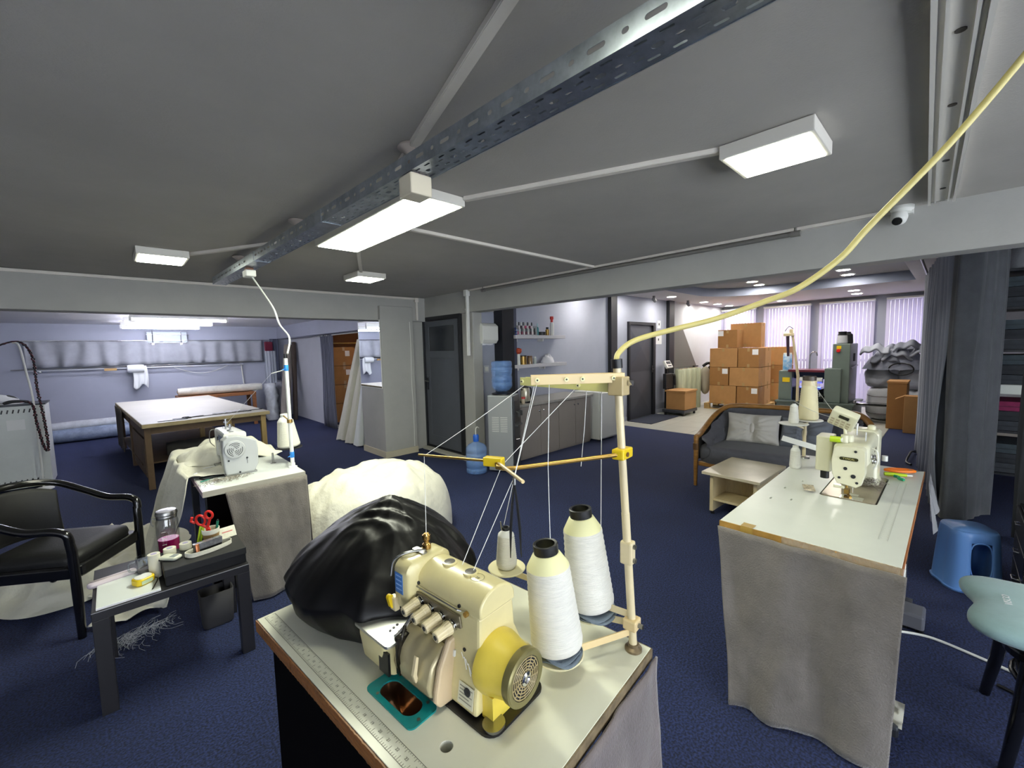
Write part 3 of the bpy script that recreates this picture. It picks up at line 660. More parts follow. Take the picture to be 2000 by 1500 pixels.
# twisted cable hung from a slim white stand
t = thing('cable_stand', 'slim white hanger arm rising behind the vented cabinet', 'stand', (-.70, 7.42, 0))
g = G(); g.tube(bez([(.0, .0, 0), (.0, 0, 1.0), (-.03, 0, 1.4), (-.06, 0, 1.70), (-.11, 0, 1.74)], 6), .01, 8); g.build('pole', m_white, t, smooth=60)
g = G(); g.lathe([(.001, 0), (.09, 0), (.085, .012), (.012, .03), (.001, .03)], 18); g.build('base', m_white, t, smooth=40)
def twisted(name, lab, pts, r, n=140, m=None):
    t = thing(name, lab, 'cable', pts[0]); P = bez([Vector(p) - Vector(pts[0]) for p in pts], 24)
    for k, (c, ph) in enumerate((('141318', 0), ('4a1420', PI))):
        Q = []; L = 0
        for i, p in enumerate(P):
            if i: L += (P[i] - P[i - 1]).length
            kn = 1 + 1.1 * max(0, math.sin(L * 2 * PI / .09)) ** 2
            Q.append(p + Vector((math.cos(L * 90 + ph), math.sin(L * 90 + ph), 0)) * r * kn * .9)
        g = G(); g.tube(Q, r, 6); g.build('strand', mat('cable_strand_' + c, c, .5), t, smooth=70)
    return t
twisted('twisted_cable', 'knotted black and red cable looped down in front of the vented cabinet', [(-1.05, 7.38, 1.62), (-.82, 7.38, 1.745), (-.72, 7.38, 1.72), (-.66, 7.37, 1.55), (-.655, 7.37, 1.2), (-.63, 7.36, .85), (-.62, 7.36, .55), (-.635, 7.36, .46), (-.66, 7.36, .55), (-.69, 7.37, .8), (-.71, 7.38, 1.02), (-.80, 7.4, 1.06)], .0072)
# ------------------------------------------------------------------ store doorway: curtain and cartons
t = thing('doorway_curtain', 'grey pleated curtain drawn to the side of the store doorway', 'curtain', (3.16, 0, 0))
pleat([(0, 8.42), (.01, 9.1)], .02, 1.9, 7, .035, 110, 10, .5, 11).build('cloth', mat('slate_grey_curtain', '6e7180', .95, bump=.1, bs=200, sheen=.2), t, smooth=80, solid=.005)
g = G(); g.cyl((0, 7.0, 1.885), (0, 9.2, 1.885), .01, n=8); g.build('curtain_rod', m_white, t)
def carton(name, lab, x0, y0, z0, w, d, h, face='-y', m=None, tape=True, label=True, group=None, rz=0, lpos=(.3, .22), cat='carton', open_=False):
    """a closed cardboard carton: body, top flaps seam tape and paper label on the face turned to the room"""
    t = thing(name, lab, cat, (x0, y0, z0), rz, group)
    g = G(); g.box(0, w, 0, d, 0.002, h - .002); g.build('carton_body', m or m_card, t, bevel=.006)
    if tape:
        g = G(); M = T(0, 0, 0)
        for fx in (.5,):
            if face == '-x':
                g.box(-.001, .0, d * .5 - .025, d * .5 + .025, h - .08, h - .004); g.box(-.001, .0, d * .5 - .025, d * .5 + .025, .004, .08); g.box(0, w, d * .5 - .025, d * .5 + .025, h - .0015, h - .0005)
                g.box(w * .5 - .025, w * .5 + .025, -.001, 0, h - .08, h - .004); g.box(w * .5 - .025, w * .5 + .025, -.001, 0, .004, .08)
            else:
                g.box(w * .5 - .025, w * .5 + .025, -.001, 0, h - .08, h - .004); g.box(w * .5 - .025, w * .5 + .025, -.001, 0, .004, .08); g.box(w * .5 - .025, w * .5 + .025, 0, d, h - .0015, h - .0005)
        g.build('tape', m_tape, t)
    if label:
        g = G()
        if face == '-x': yl = d * lpos[0]; g.box(-.002, 0, yl - .06, yl + .06, h - lpos[1] * h - .1, h - lpos[1] * h + .02)
        else: xl = w * lpos[0]; g.box(xl - .05, xl + .05, -.002, 0, h - lpos[1] * h - .1, h - lpos[1] * h + .02)
        g.build('address_label', m_paper, t)
    return t
lv = ['lowest', 'second', 'third', 'topmost']
for c in range(2):
    for i in range(4):
        carton('carton', '%s brown carton in the %s column inside the store doorway' % (lv[i], 'left' if c == 0 else 'right'), 3.47 + c * .52, 9.3, i * .415, .5, .5, .41, m=m_cardd, group='cartons in the store', lpos=(.66, .25))
t = thing('store_lamp', 'small warm bulb hanging in the carton store', 'ceiling light', (4.6, 8.3, 2.19))
g = G(); g.cyl((0, 0, -.1), (0, 0, 0), .006, n=6); g.build('flex', m_white, t); g = G(); g.lathe([(.001, -.2), (.025, -.19), (.035, -.165), (.025, -.13), (.015, -.1), (.001, -.1)], 14); g.build('bulb', emis('warm_bulb', 'ffd9a0', 130), t, smooth=60)
g = G(); g.cyl((3.42, 9.25, 1.74), (5.3, 9.25, 1.74), .012, n=8); tag(g.build('hanging_rail', m_brass, smooth=50), 'brass rail above the cartons in the store', 'rail')
# ------------------------------------------------------------------ white rolls leaning on the pillar, mirror
for i, (b, tp, r) in enumerate((((2.90, 7.38, .02), (3.02, 6.75, 1.75), .13), ((2.88, 6.98, .02), (2.98, 6.62, 1.35), .12), ((2.86, 6.68, .02), (2.93, 6.5, 1.1), .09))):
    b = Vector(b); tp = Vector(tp); lab = ['tallest white fabric roll leaning by the store doorway', 'middle white fabric roll leaning behind the pillar', 'shortest white fabric roll tucked against the mirror pillar'][i]
    t = thing('white_fabric_roll', lab, 'fabric roll', b, 0, 'white rolls by the pillar')
    d = tp - b; rings = []
    for k in range(13):
        s = k / 12; p = d * s; rr = r * (1.25 - .55 * s)
        rings.append([(p.x + rr * .8 * math.cos(a * PI / 10) * (1 + .18 * math.sin(a * 1.6 + s * 2)), p.y + rr * math.sin(a * PI / 10) * (1 + .15 * nz(a * .6, s * 2, i)), p.z + .03 * nz(a * .5, i) * (k == 0)) for a in range(20)])
    G().loft(rings).build('rolled_cloth', m_ivory if i < 2 else m_whitecl, t, smooth=70)
    g = G(); g.cyl(d * 1.0 - d.normalized() * .02, d + d.normalized() * .03, r * .3, n=12); g.build('core', mat('cardboard_tube', 'a9977c', .8), t)
t = thing('wall_mirror', 'tall frameless mirror on the side of the grey pillar', 'mirror', (2.778, 5.62, 1.02))
g = G(); g.box(-.006, 0, 0, .70, 0, .965); g.build('mirror_glass', mat('silvered_mirror', 'eef2f2', .01, 1), t)
g = G()
for a in ((-.009, -.001, -.008, .0, -.008, .973), (-.009, -.001, .70, .708, -.008, .973), (-.009, -.001, 0, .70, -.008, 0), (-.009, -.001, 0, .70, .965, .973)): g.box(*a)
g.build('edge_trim', m_white, t)
# ================================================================== kitchen corner
t = thing('towel_dispenser', 'white paper towel dispenser on the wall right of the door post', 'dispenser', (3.84, 4.6, 1.62))
g = G(); g.loft([[(-.13, -.12, 0), (.13, -.12, 0), (.13, 0, 0), (-.13, 0, 0)], [(-.14, -.15, .05), (.14, -.15, .05), (.14, 0, .05), (-.14, 0, .05)], [(-.14, -.15, .24), (.14, -.15, .24), (.14, 0, .24), (-.14, 0, .24)], [(-.13, -.10, .28), (.13, -.10, .28), (.13, 0, .28), (-.13, 0, .28)]])
g.build('dispenser_body', m_white, t, bevel=.008)
g = G(); g.sheet(lambda u, v: (-.1 + .2 * u, -.07 - .012 * math.sin(u * 9), .0 - .02 * v * (1 + .15 * math.sin(u * 11))), 14, 2); g.build('paper_towel', m_paper, t, smooth=60)
t = thing('light_switch', 'white switch plate on the wall left of the black pillar', 'switch', (3.86, 4.6, 1.26)); g = G(); g.box(-.05, .05, -.012, 0, -.05, .05); g.build('plate', m_wallw, t, bevel=.003); g = G(); g.box(-.03, .03, -.017, -.012, -.03, .03); g.build('rocker', m_white, t, bevel=.002)
# ------------------------------------------------------------------ water cooler with inverted bottle
m_cool = mat('silver_grey_plastic', 'a7aaac', .35, .3); m_coold = mat('dark_grey_plastic', '35373b', .3)
m_bot = mat('blue_bottle_plastic', '86aee8', .12, alpha=.42); m_wat = mat('blue_water', '5f8cd0', .1, alpha=.35)
t = thing('water_cooler', 'silver and black water cooler standing left of the cupboards', 'water cooler', (3.55, 3.9, 0), math.radians(30))
g = G(); g.box(-.14, .15, -.15, .17, .02, .97); g.build('cooler_body', m_cool, t, bevel=.012)
g = G(); g.loft([[(-.13, -.17, z), (.14, -.17, z), (.14, -.149, z), (-.13, -.149, z)] for z in (.03, .96)]); g.build('front_panel', m_coold, t, bevel=.008)
g = G(); g.box(-.11, .12, -.176, -.165, .62, .9); g.build('tap_recess', m_black, t, bevel=.004)
for x in (-.05, .06):
    g = G(); g.cyl((x, -.17, .76), (x, -.215, .75), .013, n=10); g.box(x - .012, x + .012, -.225, -.2, .70, .76); g.build('tap', m_coold, t, smooth=40)
g = G(); g.box(-.10, .11, -.21, -.165, .575, .60); g.build('drip_tray', m_coold, t, bevel=.004)
g = G(); g.tube(bez([(-.1, -.172, .42), (.0, -.2, .41), (.11, -.172, .42)], 6), .008, 8); g.build('door_handle', m_chrome, t, smooth=60)
g = G(); g.lathe([(.13, .97), (.13, .985), (.08, 1.0), (.05, 1.0)], 24, c=(0, .02, 0)); g.build('bottle_seat', m_black, t, smooth=40)
slotm = G().box(-.001, .0, -.045, .045, -.003, .003).mesh('vent_slot'); slotm.materials.append(m_white)
for c in (-.04, .07):
    for i in range(9):
        o = bpy.data.objects.new('vent_slot', slotm); COL.objects.link(o); o.parent = t; o.location = (-.1405, c, .52 + i * .022)
# bottle profile (19 litre)
def bottle_prof(f=1.0):
    p = [(.001, 0), (.115, 0), (.13, .015), (.132, .06), (.124, .07), (.124, .08), (.132, .09), (.132, .15), (.122, .165), (.122, .185), (.132, .2), (.132, .25), (.124, .26), (.132, .27), (.130, .32), (.10, .36), (.05, .385), (.03, .395), (.03, .44), (.001, .44)]
    return [(r, z * f) for r, z in p]
b = thing('water_bottle', 'blue water bottle upside down on top of the cooler', 'bottle', (3.54, 3.915, 1.0))
g = G(); g.lathe([(r, .39 - z) for r, z in bottle_prof() if z <= .40][::-1], 32); g.build('bottle_shell', m_bot, b, smooth=50)
g = G(); g.lathe([(.001, .02), (.06, .03), (.115, .08), (.117, .2), (.001, .2)], 28); g.build('water', m_wat, b, smooth=40)
g = G(); g.lathe([(.134, .28), (.136, .285), (.136, .30), (.134, .305)], 32, cap=False); g.build('rib_band', m_bot, b, smooth=40)
b = thing('water_bottle', 'blue water bottle with a hand pump standing on the carpet', 'bottle', (3.22, 4.07, 0))
g = G(); g.lathe(bottle_prof(), 32); g.build('bottle_shell', m_bot, b, smooth=50)
g = G(); g.lathe([(.001, .012), (.118, .012), (.12, .16), (.001, .16)], 28); g.build('water', m_wat, b, smooth=40)
g = G(); g.lathe([(.035, .40), (.037, .41), (.037, .47), (.03, .485), (.001, .485)], 20); g.build('pump_head', mat('bright_blue_plastic', '1f5fc4', .35), b, smooth=40)
g = G(); g.tube(bez([(0, 0, .48), (0, 0, .55), (.02, 0, .575), (.05, 0, .56)], 6), .006, 8); g.build('pump_spout', m_white, b, smooth=60)
# ------------------------------------------------------------------ wall shelves and what stands on them
def shelf(lab, x0, x1, z):
    t = thing('wall_shelf', lab, 'shelf', (x0, 4.6, z))
    g = G(); g.box(0, x1 - x0, -.22, 0, -.05, 0); g.build('shelf_board', mat('pale_shelf_laminate', 'd0ced2', .4), t, bevel=.003)
    for x in (.12, (x1 - x0) * .62):
        g = G(); g.box(x - .012, x + .012, -.12, -.004, -.09, -.05); g.build('bracket', m_white, t)
SX0, SX1 = 4.25, 5.38
shelf('upper pale floating shelf holding a rack of small bottles', SX0, SX1, 1.735)
shelf('lower pale floating shelf holding jars and a plastic bag', SX0 + .02, SX1 + .03, 1.30)
cols = ['c4547a', 'e9e0e2', '5c2438', 'd8d0d0', '3b2a33', 'efe8ea', '7a2c4a', 'd6c8cc', '402030', 'e6dde0']
t = thing('bottle_rack', 'two tier clear rack on the upper shelf', 'rack', (4.33, 4.42, 1.735))
for k in range(2):
    g = G(); g.box(0, .42, .06 * k, .06 * k + .055, .005 + .09 * k, .01 + .09 * k); g.build('rack_tier', mat('clear_acrylic', 'e8eef0', .1, alpha=.4), t)
for xx in (-.004, .42): g = G(); g.box(xx, xx + .004, 0, .12, 0, .14); g.build('rack_side', mat('clear_acrylic', 'e8eef0', .1, alpha=.4), t)
for k in range(2):
    for i in range(9):
        b = thing('varnish_bottle', '%s small bottle from the left in the %s row of the shelf rack' % (['first', 'second', 'third', 'fourth', 'fifth', 'sixth', 'seventh', 'eighth', 'ninth'][i], ['front', 'back'][k]), 'bottle', (4.355 + i * .046, 4.447 + .06 * k, 1.745 + .09 * k), 0, 'small bottles in the shelf rack')
        c = cols[(i * 3 + k * 5) % 10]
        g = G(); g.lathe([(.001, 0), (.015, .001), (.016, .03), (.014, .045), (.008, .048), (.001, .048)], 10); g.build('glass_body', mat('varnish_' + c, c, .15), b, smooth=40)
        g = G(); g.lathe([(.009, .048), (.009, .085), (.007, .1), (.001, .1)], 10); g.build('cap', m_white if i % 2 else m_black, b, smooth=40)
def jar(name, lab, x, y, z, prof, m, cap=None, mc=None, cat='bottle'):
    b = thing(name, lab, cat, (x, y, z)); g = G(); g.lathe(prof, 16); g.build('body', m, b, smooth=40)
    if cap: g = G(); g.lathe(cap, 16); g.build('cap', mc, b, smooth=40)
    return b
jar('lotion_bottle', 'teal bottle right of the rack on the upper shelf', 4.80, 4.46, 1.735, [(.001, 0), (.022, 0), (.022, .11), (.012, .13), (.001, .13)], mat('teal_plastic', '2f7f86', .3), [(.01, .13), (.01, .17), (.003, .19), (.001, .19)], mat('pale_teal', '9cc6c8', .3))
jar('black_tin', 'flat black tin on the upper shelf beside the teal bottle', 4.90, 4.46, 1.735, [(.001, 0), (.06, 0), (.06, .045), (.001, .045)], m_black, [(.062, .035), (.062, .055), (.001, .055)], m_dark, 'tin')
jar('spray_bottle', 'tall white spray can with red cap on the upper shelf', 5.14, 4.46, 1.735, [(.001, 0), (.032, 0), (.033, .18), (.03, .2), (.018, .21), (.001, .21)], m_white, [(.019, .21), (.02, .25), (.03, .26), (.028, .30), (.001, .305)], mat('red_cap', 'd03a34', .35))
jar('gold_jar', 'gold and brown jar beside the spray can on the upper shelf', 5.04, 4.47, 1.735, [(.001, 0), (.03, 0), (.03, .09), (.02, .1), (.001, .1)], mat('gold_foil', '9a7b3f', .3, .6), [(.022, .1), (.022, .13), (.001, .13)], m_dark)
jar('gold_jar', 'large gold jar with white label on the lower shelf', 4.47, 4.46, 1.30, [(.001, 0), (.055, 0), (.055, .12), (.001, .12)], mat('gold_foil', '9a7b3f', .3, .6), [(.056, .12), (.056, .135), (.001, .135)], m_dark, 'jar')
jar('glass_jar', 'brown lidded glass jar on the lower shelf', 4.62, 4.46, 1.30, [(.001, 0), (.04, 0), (.042, .08), (.036, .1), (.001, .1)], mat('amber_glass', '8b7256', .1), [(.038, .1), (.038, .125), (.001, .125)], mat('brown_lid', '6a4a30', .4), 'jar')
jar('glass_jar', 'small clear glass jar at the end of the lower shelf row', 4.71, 4.44, 1.30, [(.001, 0), (.025, 0), (.026, .08), (.018, .09), (.001, .09)], mat('cloudy_glass', 'b9c2c0', .1), [(.02, .09), (.02, .11), (.001, .11)], m_white, 'jar')
t = thing('plastic_bag', 'crumpled white plastic bag lying on the lower shelf', 'bag', (5.05, 4.48, 1.30))
g = G(); g.sheet(lambda u, v: ((.14 + .03 * nz(u * 6, v * 3)) * math.cos(2 * PI * u) * math.sin(PI * v / 2) ** .7, .08 * math.sin(2 * PI * u) * math.sin(PI * v / 2), .12 * math.cos(PI * v / 2) ** 1.3 * (1 + .5 * nz(u * 8, v * 5, 3)) + .002), 30, 12); g.build('bag_film', mat('white_film_plastic', 'dcdce2', .3, bump=.3, bs=30), t, smooth=60)
t = thing('wall_feather', 'orange flower ornament fixed beside the boxed pillar', 'ornament', (4.36, 4.44, 1.50))
g = G(); g.lathe([(.001, -.05), (.03, -.04), (.05, 0), (.04, .04), (.001, .05)], 12, M=Matrix.Rotation(.3, 4, 'X')); g.build('petals', mat('orange_petal', 'c0492a', .6, var=.4, vs=30), t, smooth=30); g = G(); g.cyl((0, 0, -.2), (0, 0, -.04), .025, n=10); g.build('holder', m_white, t)
t = thing('hook_strip', 'small blue beaded ornament hung on the boxed pillar', 'ornament', (4.29, 4.42, 1.78))
for i in range(7):
    g = G(); c = (.025 * (i % 2) - .01, -.01, .05 - i * .022); g.lathe([(.001, -.012), (.012, -.006), (.014, 0), (.012, .006), (.001, .012)], 10, c=c); g.build('bead', mat('blue_bead_%d' % (i % 2), ['2f3f8a', 'aab4dc'][i % 2], .2), t, smooth=60)
# ------------------------------------------------------------------ cupboards, worktop and kettle
m_cup2 = mat('taupe_cupboard', '9a9189', .45, var=.03)
for k in range(2):
    x0 = 3.98 + k * .80
    t = thing('base_cupboard', ('left' if k == 0 else 'right') + ' taupe double door cupboard under the worktop', 'cupboard', (x0, 4.03, 0), 0, 'kitchen base cupboards')
    g = G(); g.box(0, .795, .02, .5, .0, .74); g.build('carcass', m_cup2, t)
    for j in range(2):
        d = G(); d.box(.004 + j * .398, .394 + j * .398, 0, .02, .03, .735); d = d.build('cupboard_door', m_cup2, t, bevel=.003)
        kx = .394 - .04 if j == 0 else .398 + .045
        g = G(); g.cyl((kx, 0, .66), (kx, -.012, .66), .006, n=8); g.lathe([(.001, 0), (.012, .002), (.014, .008), (.001, .016)], 12, M=frame((kx, -.012, .66), (1, 0, 0), (0, 0, 1))); g.build('knob', m_chrome, d, smooth=50)
t = thing('worktop', 'grey worktop lying along both kitchen cupboards', 'worktop', (3.96, 4.0, .745)); g = G(); g.box(0, 1.64, 0, .6, 0, .035); g.build('slab', mat('grey_worktop', 'a8a49c', .3, var=.1, vs=20), t, bevel=.004)
t = thing('electric_kettle', 'cream and black electric kettle on the worktop beside the cooler', 'kettle', (4.17, 4.13, .78))
g = G(); g.lathe([(.001, 0), (.075, 0), (.078, .025), (.001, .025)], 24); g.build('kettle_base', m_black, t, smooth=40)
g = G(); g.lathe([(.07, .025), (.072, .03), (.062, .2), (.058, .21)], 28); g.build('kettle_body', mat('cream_steel', 'c8c2ae', .25, .4), t, smooth=40)
g = G(); g.lathe([(.058, .21), (.055, .225), (.02, .235), (.012, .25), (.001, .25)], 24); g.build('lid', m_black, t, smooth=40)
g = G(); g.tube(bez([(.06, 0, .2), (.11, 0, .2), (.12, 0, .12), (.075, 0, .05)], 6), .012, 8); g.build('handle', m_black, t, smooth=60)
g = G(); g.add([(-.055, -.02, .2), (-.055, .02, .2), (-.085, 0, .205), (-.06, 0, .16)], [(0, 1, 2), (0, 2, 3), (1, 3, 2)]); g.build('spout', m_black, t)
t = thing('mug', 'small dark mug behind the kettle on the worktop', 'mug', (4.4, 4.3, .78)); g = G(); g.lathe([(.001, 0), (.035, 0), (.04, .09), (.036, .09), (.032, .01), (.001, .01)], 18); g.build('cup', m_black, t, smooth=40); g = G(); g.tube(bez([(.038, 0, .075), (.065, 0, .07), (.065, 0, .03), (.036, 0, .02)], 5), .005, 6); g.build('handle', m_black, t, smooth=60)
jar('spice_jar', 'small jar with red lid on the worktop beside the kettle', 4.06, 4.06, .78, [(.001, 0), (.025, 0), (.025, .07), (.001, .07)], mat('pale_food', 'c9b8a0', .4), [(.026, .07), (.026, .095), (.001, .095)], mat('red_cap', 'd03a34', .35), 'jar')
# ------------------------------------------------------------------ white fridge
t = thing('fridge', 'small white fridge standing at the end of the cupboards', 'fridge', (5.66, 3.88, 0), math.radians(0))
g = G(); g.box(0, .5, .04, .55, .02, .80); g.build('fridge_body', m_white, t, bevel=.008)
g = G(); g.box(.004, .496, 0, .038, .05, .79); g.build('fridge_door', m_white, t, bevel=.008)
g = G(); g.box(.44, .47, -.03, 0, .42, .50); g.build('door_handle', m_white, t, bevel=.006)
for x in (.05, .45):
    g = G(); g.cyl((x, .1, 0), (x, .1, .02), .02, n=10); g.build('foot', m_black, t)
# ================================================================== front room (right back)
def thread_cone(lab, loc, rb, rt, h, m=None, top=None, core=None, corer=.5, group=None, name='thread_cone', tilt=None, foot=None):
    """wound thread cone: winding, shoulder and hollow plastic core showing at the top"""
    t = thing(name, lab, 'thread cone', loc, 0, group)
    if tilt: t.rotation_euler = tilt
    sh = min(.035, h * .14)
    g = G(); n = 26; pr = [(rb * .80, 0), (rb * .97, .008), (rb, .018)]
    for i in range(1, n): s = i / n; pr.append((rb + (rt - rb) * s + (.0007 if i % 2 else -.0007), .018 + (h - sh - .018) * s))
    pr.append((rt, h - sh)); g.lathe(pr, 36); g.build('winding', m or m_cone, t, smooth=50)
    g = G(); g.lathe([(rt, h - sh), (rt * .96, h - sh + .004), (rt * corer * 1.15, h - .002), (rt * corer, h)], 36); g.build('shoulder', top or m_coney, t, smooth=50)
    rc = rt * corer; ch = rc * .75
    g = G(); g.lathe([(rc, h - .004), (rc * 1.04, h + ch * .2), (rc * 1.04, h + ch), (rc * .98, h + ch * 1.05), (rc * .8, h + ch), (rc * .78, h - .02), (.001, h - .02)], 28); g.build('core', core or m_black, t, smooth=40)
    if foot:
        g = G(); g.lathe([(.001, -.0), (foot, 0), (foot, .006), (rb * .8, .02), (.001, .02)], 28); g.build('core_foot', core or m_black, t, smooth=40)
    return t
def pillow(lab, loc, w, h, th, rot, m, knot=None, name='cushion', cat='cushion', seed=0):
    t = thing(name, lab, cat, loc); t.rotation_euler = rot
    def surf(sg):
        def fn(u, v):
            x = (u * 2 - 1); y = (v * 2 - 1); e = max(0, (1 - abs(x) ** 3.0)) ** .5 * max(0, (1 - abs(y) ** 3.0)) ** .5
            px = 1 - .07 * (1 - abs(y) ** 2) * abs(x) ** 4; 
            k = 1
            if knot: k = 1 - .55 * math.exp(-(x / .16) ** 2)
            zz = sg * th / 2 * e * k * (1 + .25 * fbm(x * 2, y * 2, seed))
            if knot: zz += sg * .01 * math.sin(y * 16 / (.35 + abs(x))) * e
            yy = y * (1 - .10 * (1 - abs(x) ** 2) * 0)
            return (x * w / 2 * (1 - .06 * (1 - y * y)), yy * h / 2 * (1 - .06 * (1 - x * x)), zz)
        return fn
    g = G(); g.sheet(surf(1), 36, 24); g.sheet(surf(-1), 36, 24)
    g.build('cover', m, t, smooth=80)
    if knot:
        g = G(); g.tube([(0, y * h / 2, th * .24 + .006 - .03 * y * y) for y in (-.28, -.1, .1, .28)], [.016, .024, .024, .016], 10); g.build('knot_band', knot, t, smooth=60)
    return t
# ------------------------------------------------------------------ downlights
m_dl = emis('lit_downlight', 'fffaf0', 95)
for i, (x, y, z, lab) in enumerate(((8.62, 4.15, ZR, 'downlight over the faceted door'), (10.45, 4.22, ZR, 'first downlight along the far pale wall'), (11.3, 4.22, ZR, 'second downlight along the far pale wall'), (12.1, 4.22, ZR, 'third downlight in the far window corner'), (9.05, 2.75, ZR + .17, 'left near downlight in the raised ceiling tray'), (9.65, 2.8, ZR + .17, 'left far downlight in the raised ceiling tray'), (8.9, 1.33, ZR + .17, 'right near downlight in the raised ceiling tray'), (9.6, 1.37, ZR + .17, 'right far downlight in the raised ceiling tray'), (11.2, 2.98, ZR, 'downlight above the carton stack'), (11.9, 2.95, ZR, 'downlight above the second window bay'), (11.7, 1.5, ZR, 'downlight above the third window bay'), (10.9, 1.45, ZR, 'downlight above the green press'), (5.95, 4.15, ZR, 'downlight above the white fridge'), (7.3, 4.15, ZR, 'downlight beside the black pillar by the fridge'))):
    t = thing('downlight', lab, 'downlight', (x, y, z), 0, 'recessed downlights')
    g = G(); g.lathe([(.105, -.001), (.11, -.008), (.09, -.01), (.088, -.004)], 24, cap=False); g.build('bezel', m_white, t, smooth=40)
    g = G(); g.lathe([(.001, -.005), (.088, -.005), (.088, -.003), (.001, -.003)], 24); g.build('lens', m_dl, t)
for x, lab in ((8.15, 'left wall camera above the faceted door'), (9.75, 'small spotlight on the ceiling edge beyond the black pillar')):
    t = thing('wall_camera', lab, 'camera', (x, 4.3, ZR)); g = G(); g.box(-.02, .02, -.02, .02, -.06, 0); g.build('mount', m_steel, t); g = G(); g.cyl((.05, .0, -.1), (-.06, -.02, -.07), .035, n=14); g.build('camera_head', mat('grey_spot', '8c8c92', .4), t, smooth=40)
for x, z, w, h, lab in ((8.94, 2.0, .15, .17, 'white notice above the scales'), (8.92, 1.66, .3, .2, 'white sheet pinned on the wall under the notice')):
    t = thing('wall_notice', lab, 'notice', (x, 4.594, z)); g = G(); g.box(-w / 2, w / 2, -.004, 0, -h / 2, h / 2); g.build('sheet', m_paper, t)
    g = G(); g.box(-.02, .02, -.006, -.004, -.02, .03); g.build('printed_mark', m_dark, t)
# ------------------------------------------------------------------ platform scale with box
t = thing('platform_scale', 'low platform scale with a white readout on a black post', 'scale', (8.78, 3.92, 0))
g = G(); g.box(0, .66, 0, .5, .06, .125); g.build('platform', mat('scale_grey', '55585e', .4, .5), t, bevel=.006)
for x in (.05, .61):
    for y in (.05, .45):
        g = G(); g.cyl((x, y, 0), (x, y, .06), .025, n=10); g.build('foot', m_black, t)
g = G(); g.box(.22, .28, .5, .56, .06, 1.05); g.build('post', m_black, t, bevel=.004)
g = G(); Mi = T(.25, .5, 1.1) @ Matrix.Rotation(-.5, 4, 'X'); g.box(-.13, .13, -.03, .03, -.09, .09, Mi); ind = g.build('readout_box', m_white, t, bevel=.012)
g = G(); g.box(-.095, .095, -.034, -.029, .0, .065, Mi); g.build('display', m_dark, ind); g = G(); g.box(-.08, .08, -.034, -.029, -.06, -.03, Mi); g.build('keypad', m_dark, ind)
g = G(); g.box(.1, .42, .46, .54, .56, .9); g.build('post_housing', m_dark, t, bevel=.01)
g = G(); g.tube(bez([(.42, .47, .86), (.52, .47, .84), (.55, .47, .62)], 6), .025, 8); g.build('handle', m_dark, t, smooth=60)
t = carton('carton', 'open topped brown carton standing on the platform scale', 8.82, 3.93, .127, .58, .42, .42, tape=False, label=False)
g = G(); g.box(-.02, .6, -.02, .44, .385, .42); g.build('lid_rim', m_card, t, bevel=.004)
# pale wrapped packs behind the scale
for i in range(4):
    soft = thing('wrapped_pack', '%s upright roll of wrapped film behind the scale' % ['leftmost', 'second', 'third', 'rightmost'][i], 'pack', (9.55 + i * .27, 4.36, 0), 0, 'wrapped rolls behind the scale')
    g = G(); g.lathe([(.001, 0), (.12, 0), (.13, .02), (.128, .45), (.13, .5), (.128, .94), (.11, .97), (.001, .97)], 20); g.build('film_roll', mat('greenish_film', 'b7bb9e' if i < 2 else 'a89c7c', .25, var=.25, vs=12, stretch=(1, 1, .1)), soft, smooth=40)
    g = G(); g.cyl((0, 0, .96), (0, 0, .985), .04, n=12); g.build('core', mat('cardboard_tube', 'a9977c', .8), soft)
t = thing('leaning_board', 'dark grey trapezoid board leaning on the far wall', 'board', (9.56, 4.56, 1.0)); Mb = frame((0, 0, 0), (1, 0, 0), (0, 0, 1))
G().prism([(0, 0), (1.24, 0), (.42, .95), (0, .95)], .0, .03, Mb).build('board_panel', mat('grey_board', '6f6c68', .7), t)
g = G(); g.box(1.1, 1.3, -.06, 0, -.03, .0); g.build('ledge', m_dark, t)
# ------------------------------------------------------------------ pallets and carton stacks
m_pal = mat('raw_pallet_wood', 'b08f5c', .8, var=.25, vs=6, stretch=(4, 1, 1))
def pallet(lab, x, y, w, d, h=.13):
    t = thing('pallet', lab, 'pallet', (x, y, 0))
    bd = G().box(0, w, 0, .09, h - .02, h).mesh('board'); bd.materials.append(m_pal)
    n = 6
    for i in range(n):
        o = bpy.data.objects.new('board', bd); COL.objects.link(o); o.parent = t; o.location = (0, i * (d - .09) / (n - 1), 0)
    for xx in (0, w / 2 - .045, w - .09):
        g = G(); g.box(xx, xx + .09, 0, d, 0, .018); g.build('base_board', m_pal, t)
        for yy in (0, d / 2 - .06, d - .12):
            g = G(); g.box(xx, xx + .09, yy, yy + .12, .018, h - .02); g.build('block', m_pal, t)
    return t
pallet('wooden pallet under the tall carton stack', 10.25, 2.9, 1.15, 1.2)
pallet('wooden pallet under the rear carton stack', 11.62, 2.65, .85, .9)
m_c = [m_card, m_cardd, mat('light_cardboard', 'bb8d5b', .8, var=.05)]
z0 = .132
rows = [(.43, [(3.41, 4.0), (2.95, 3.39)]), (.425, [(3.58, 4.0), (2.95, 3.56)]), (.44, [(3.40, 4.0), (2.95, 3.38)])]
rn = ['bottom', 'middle', 'top']
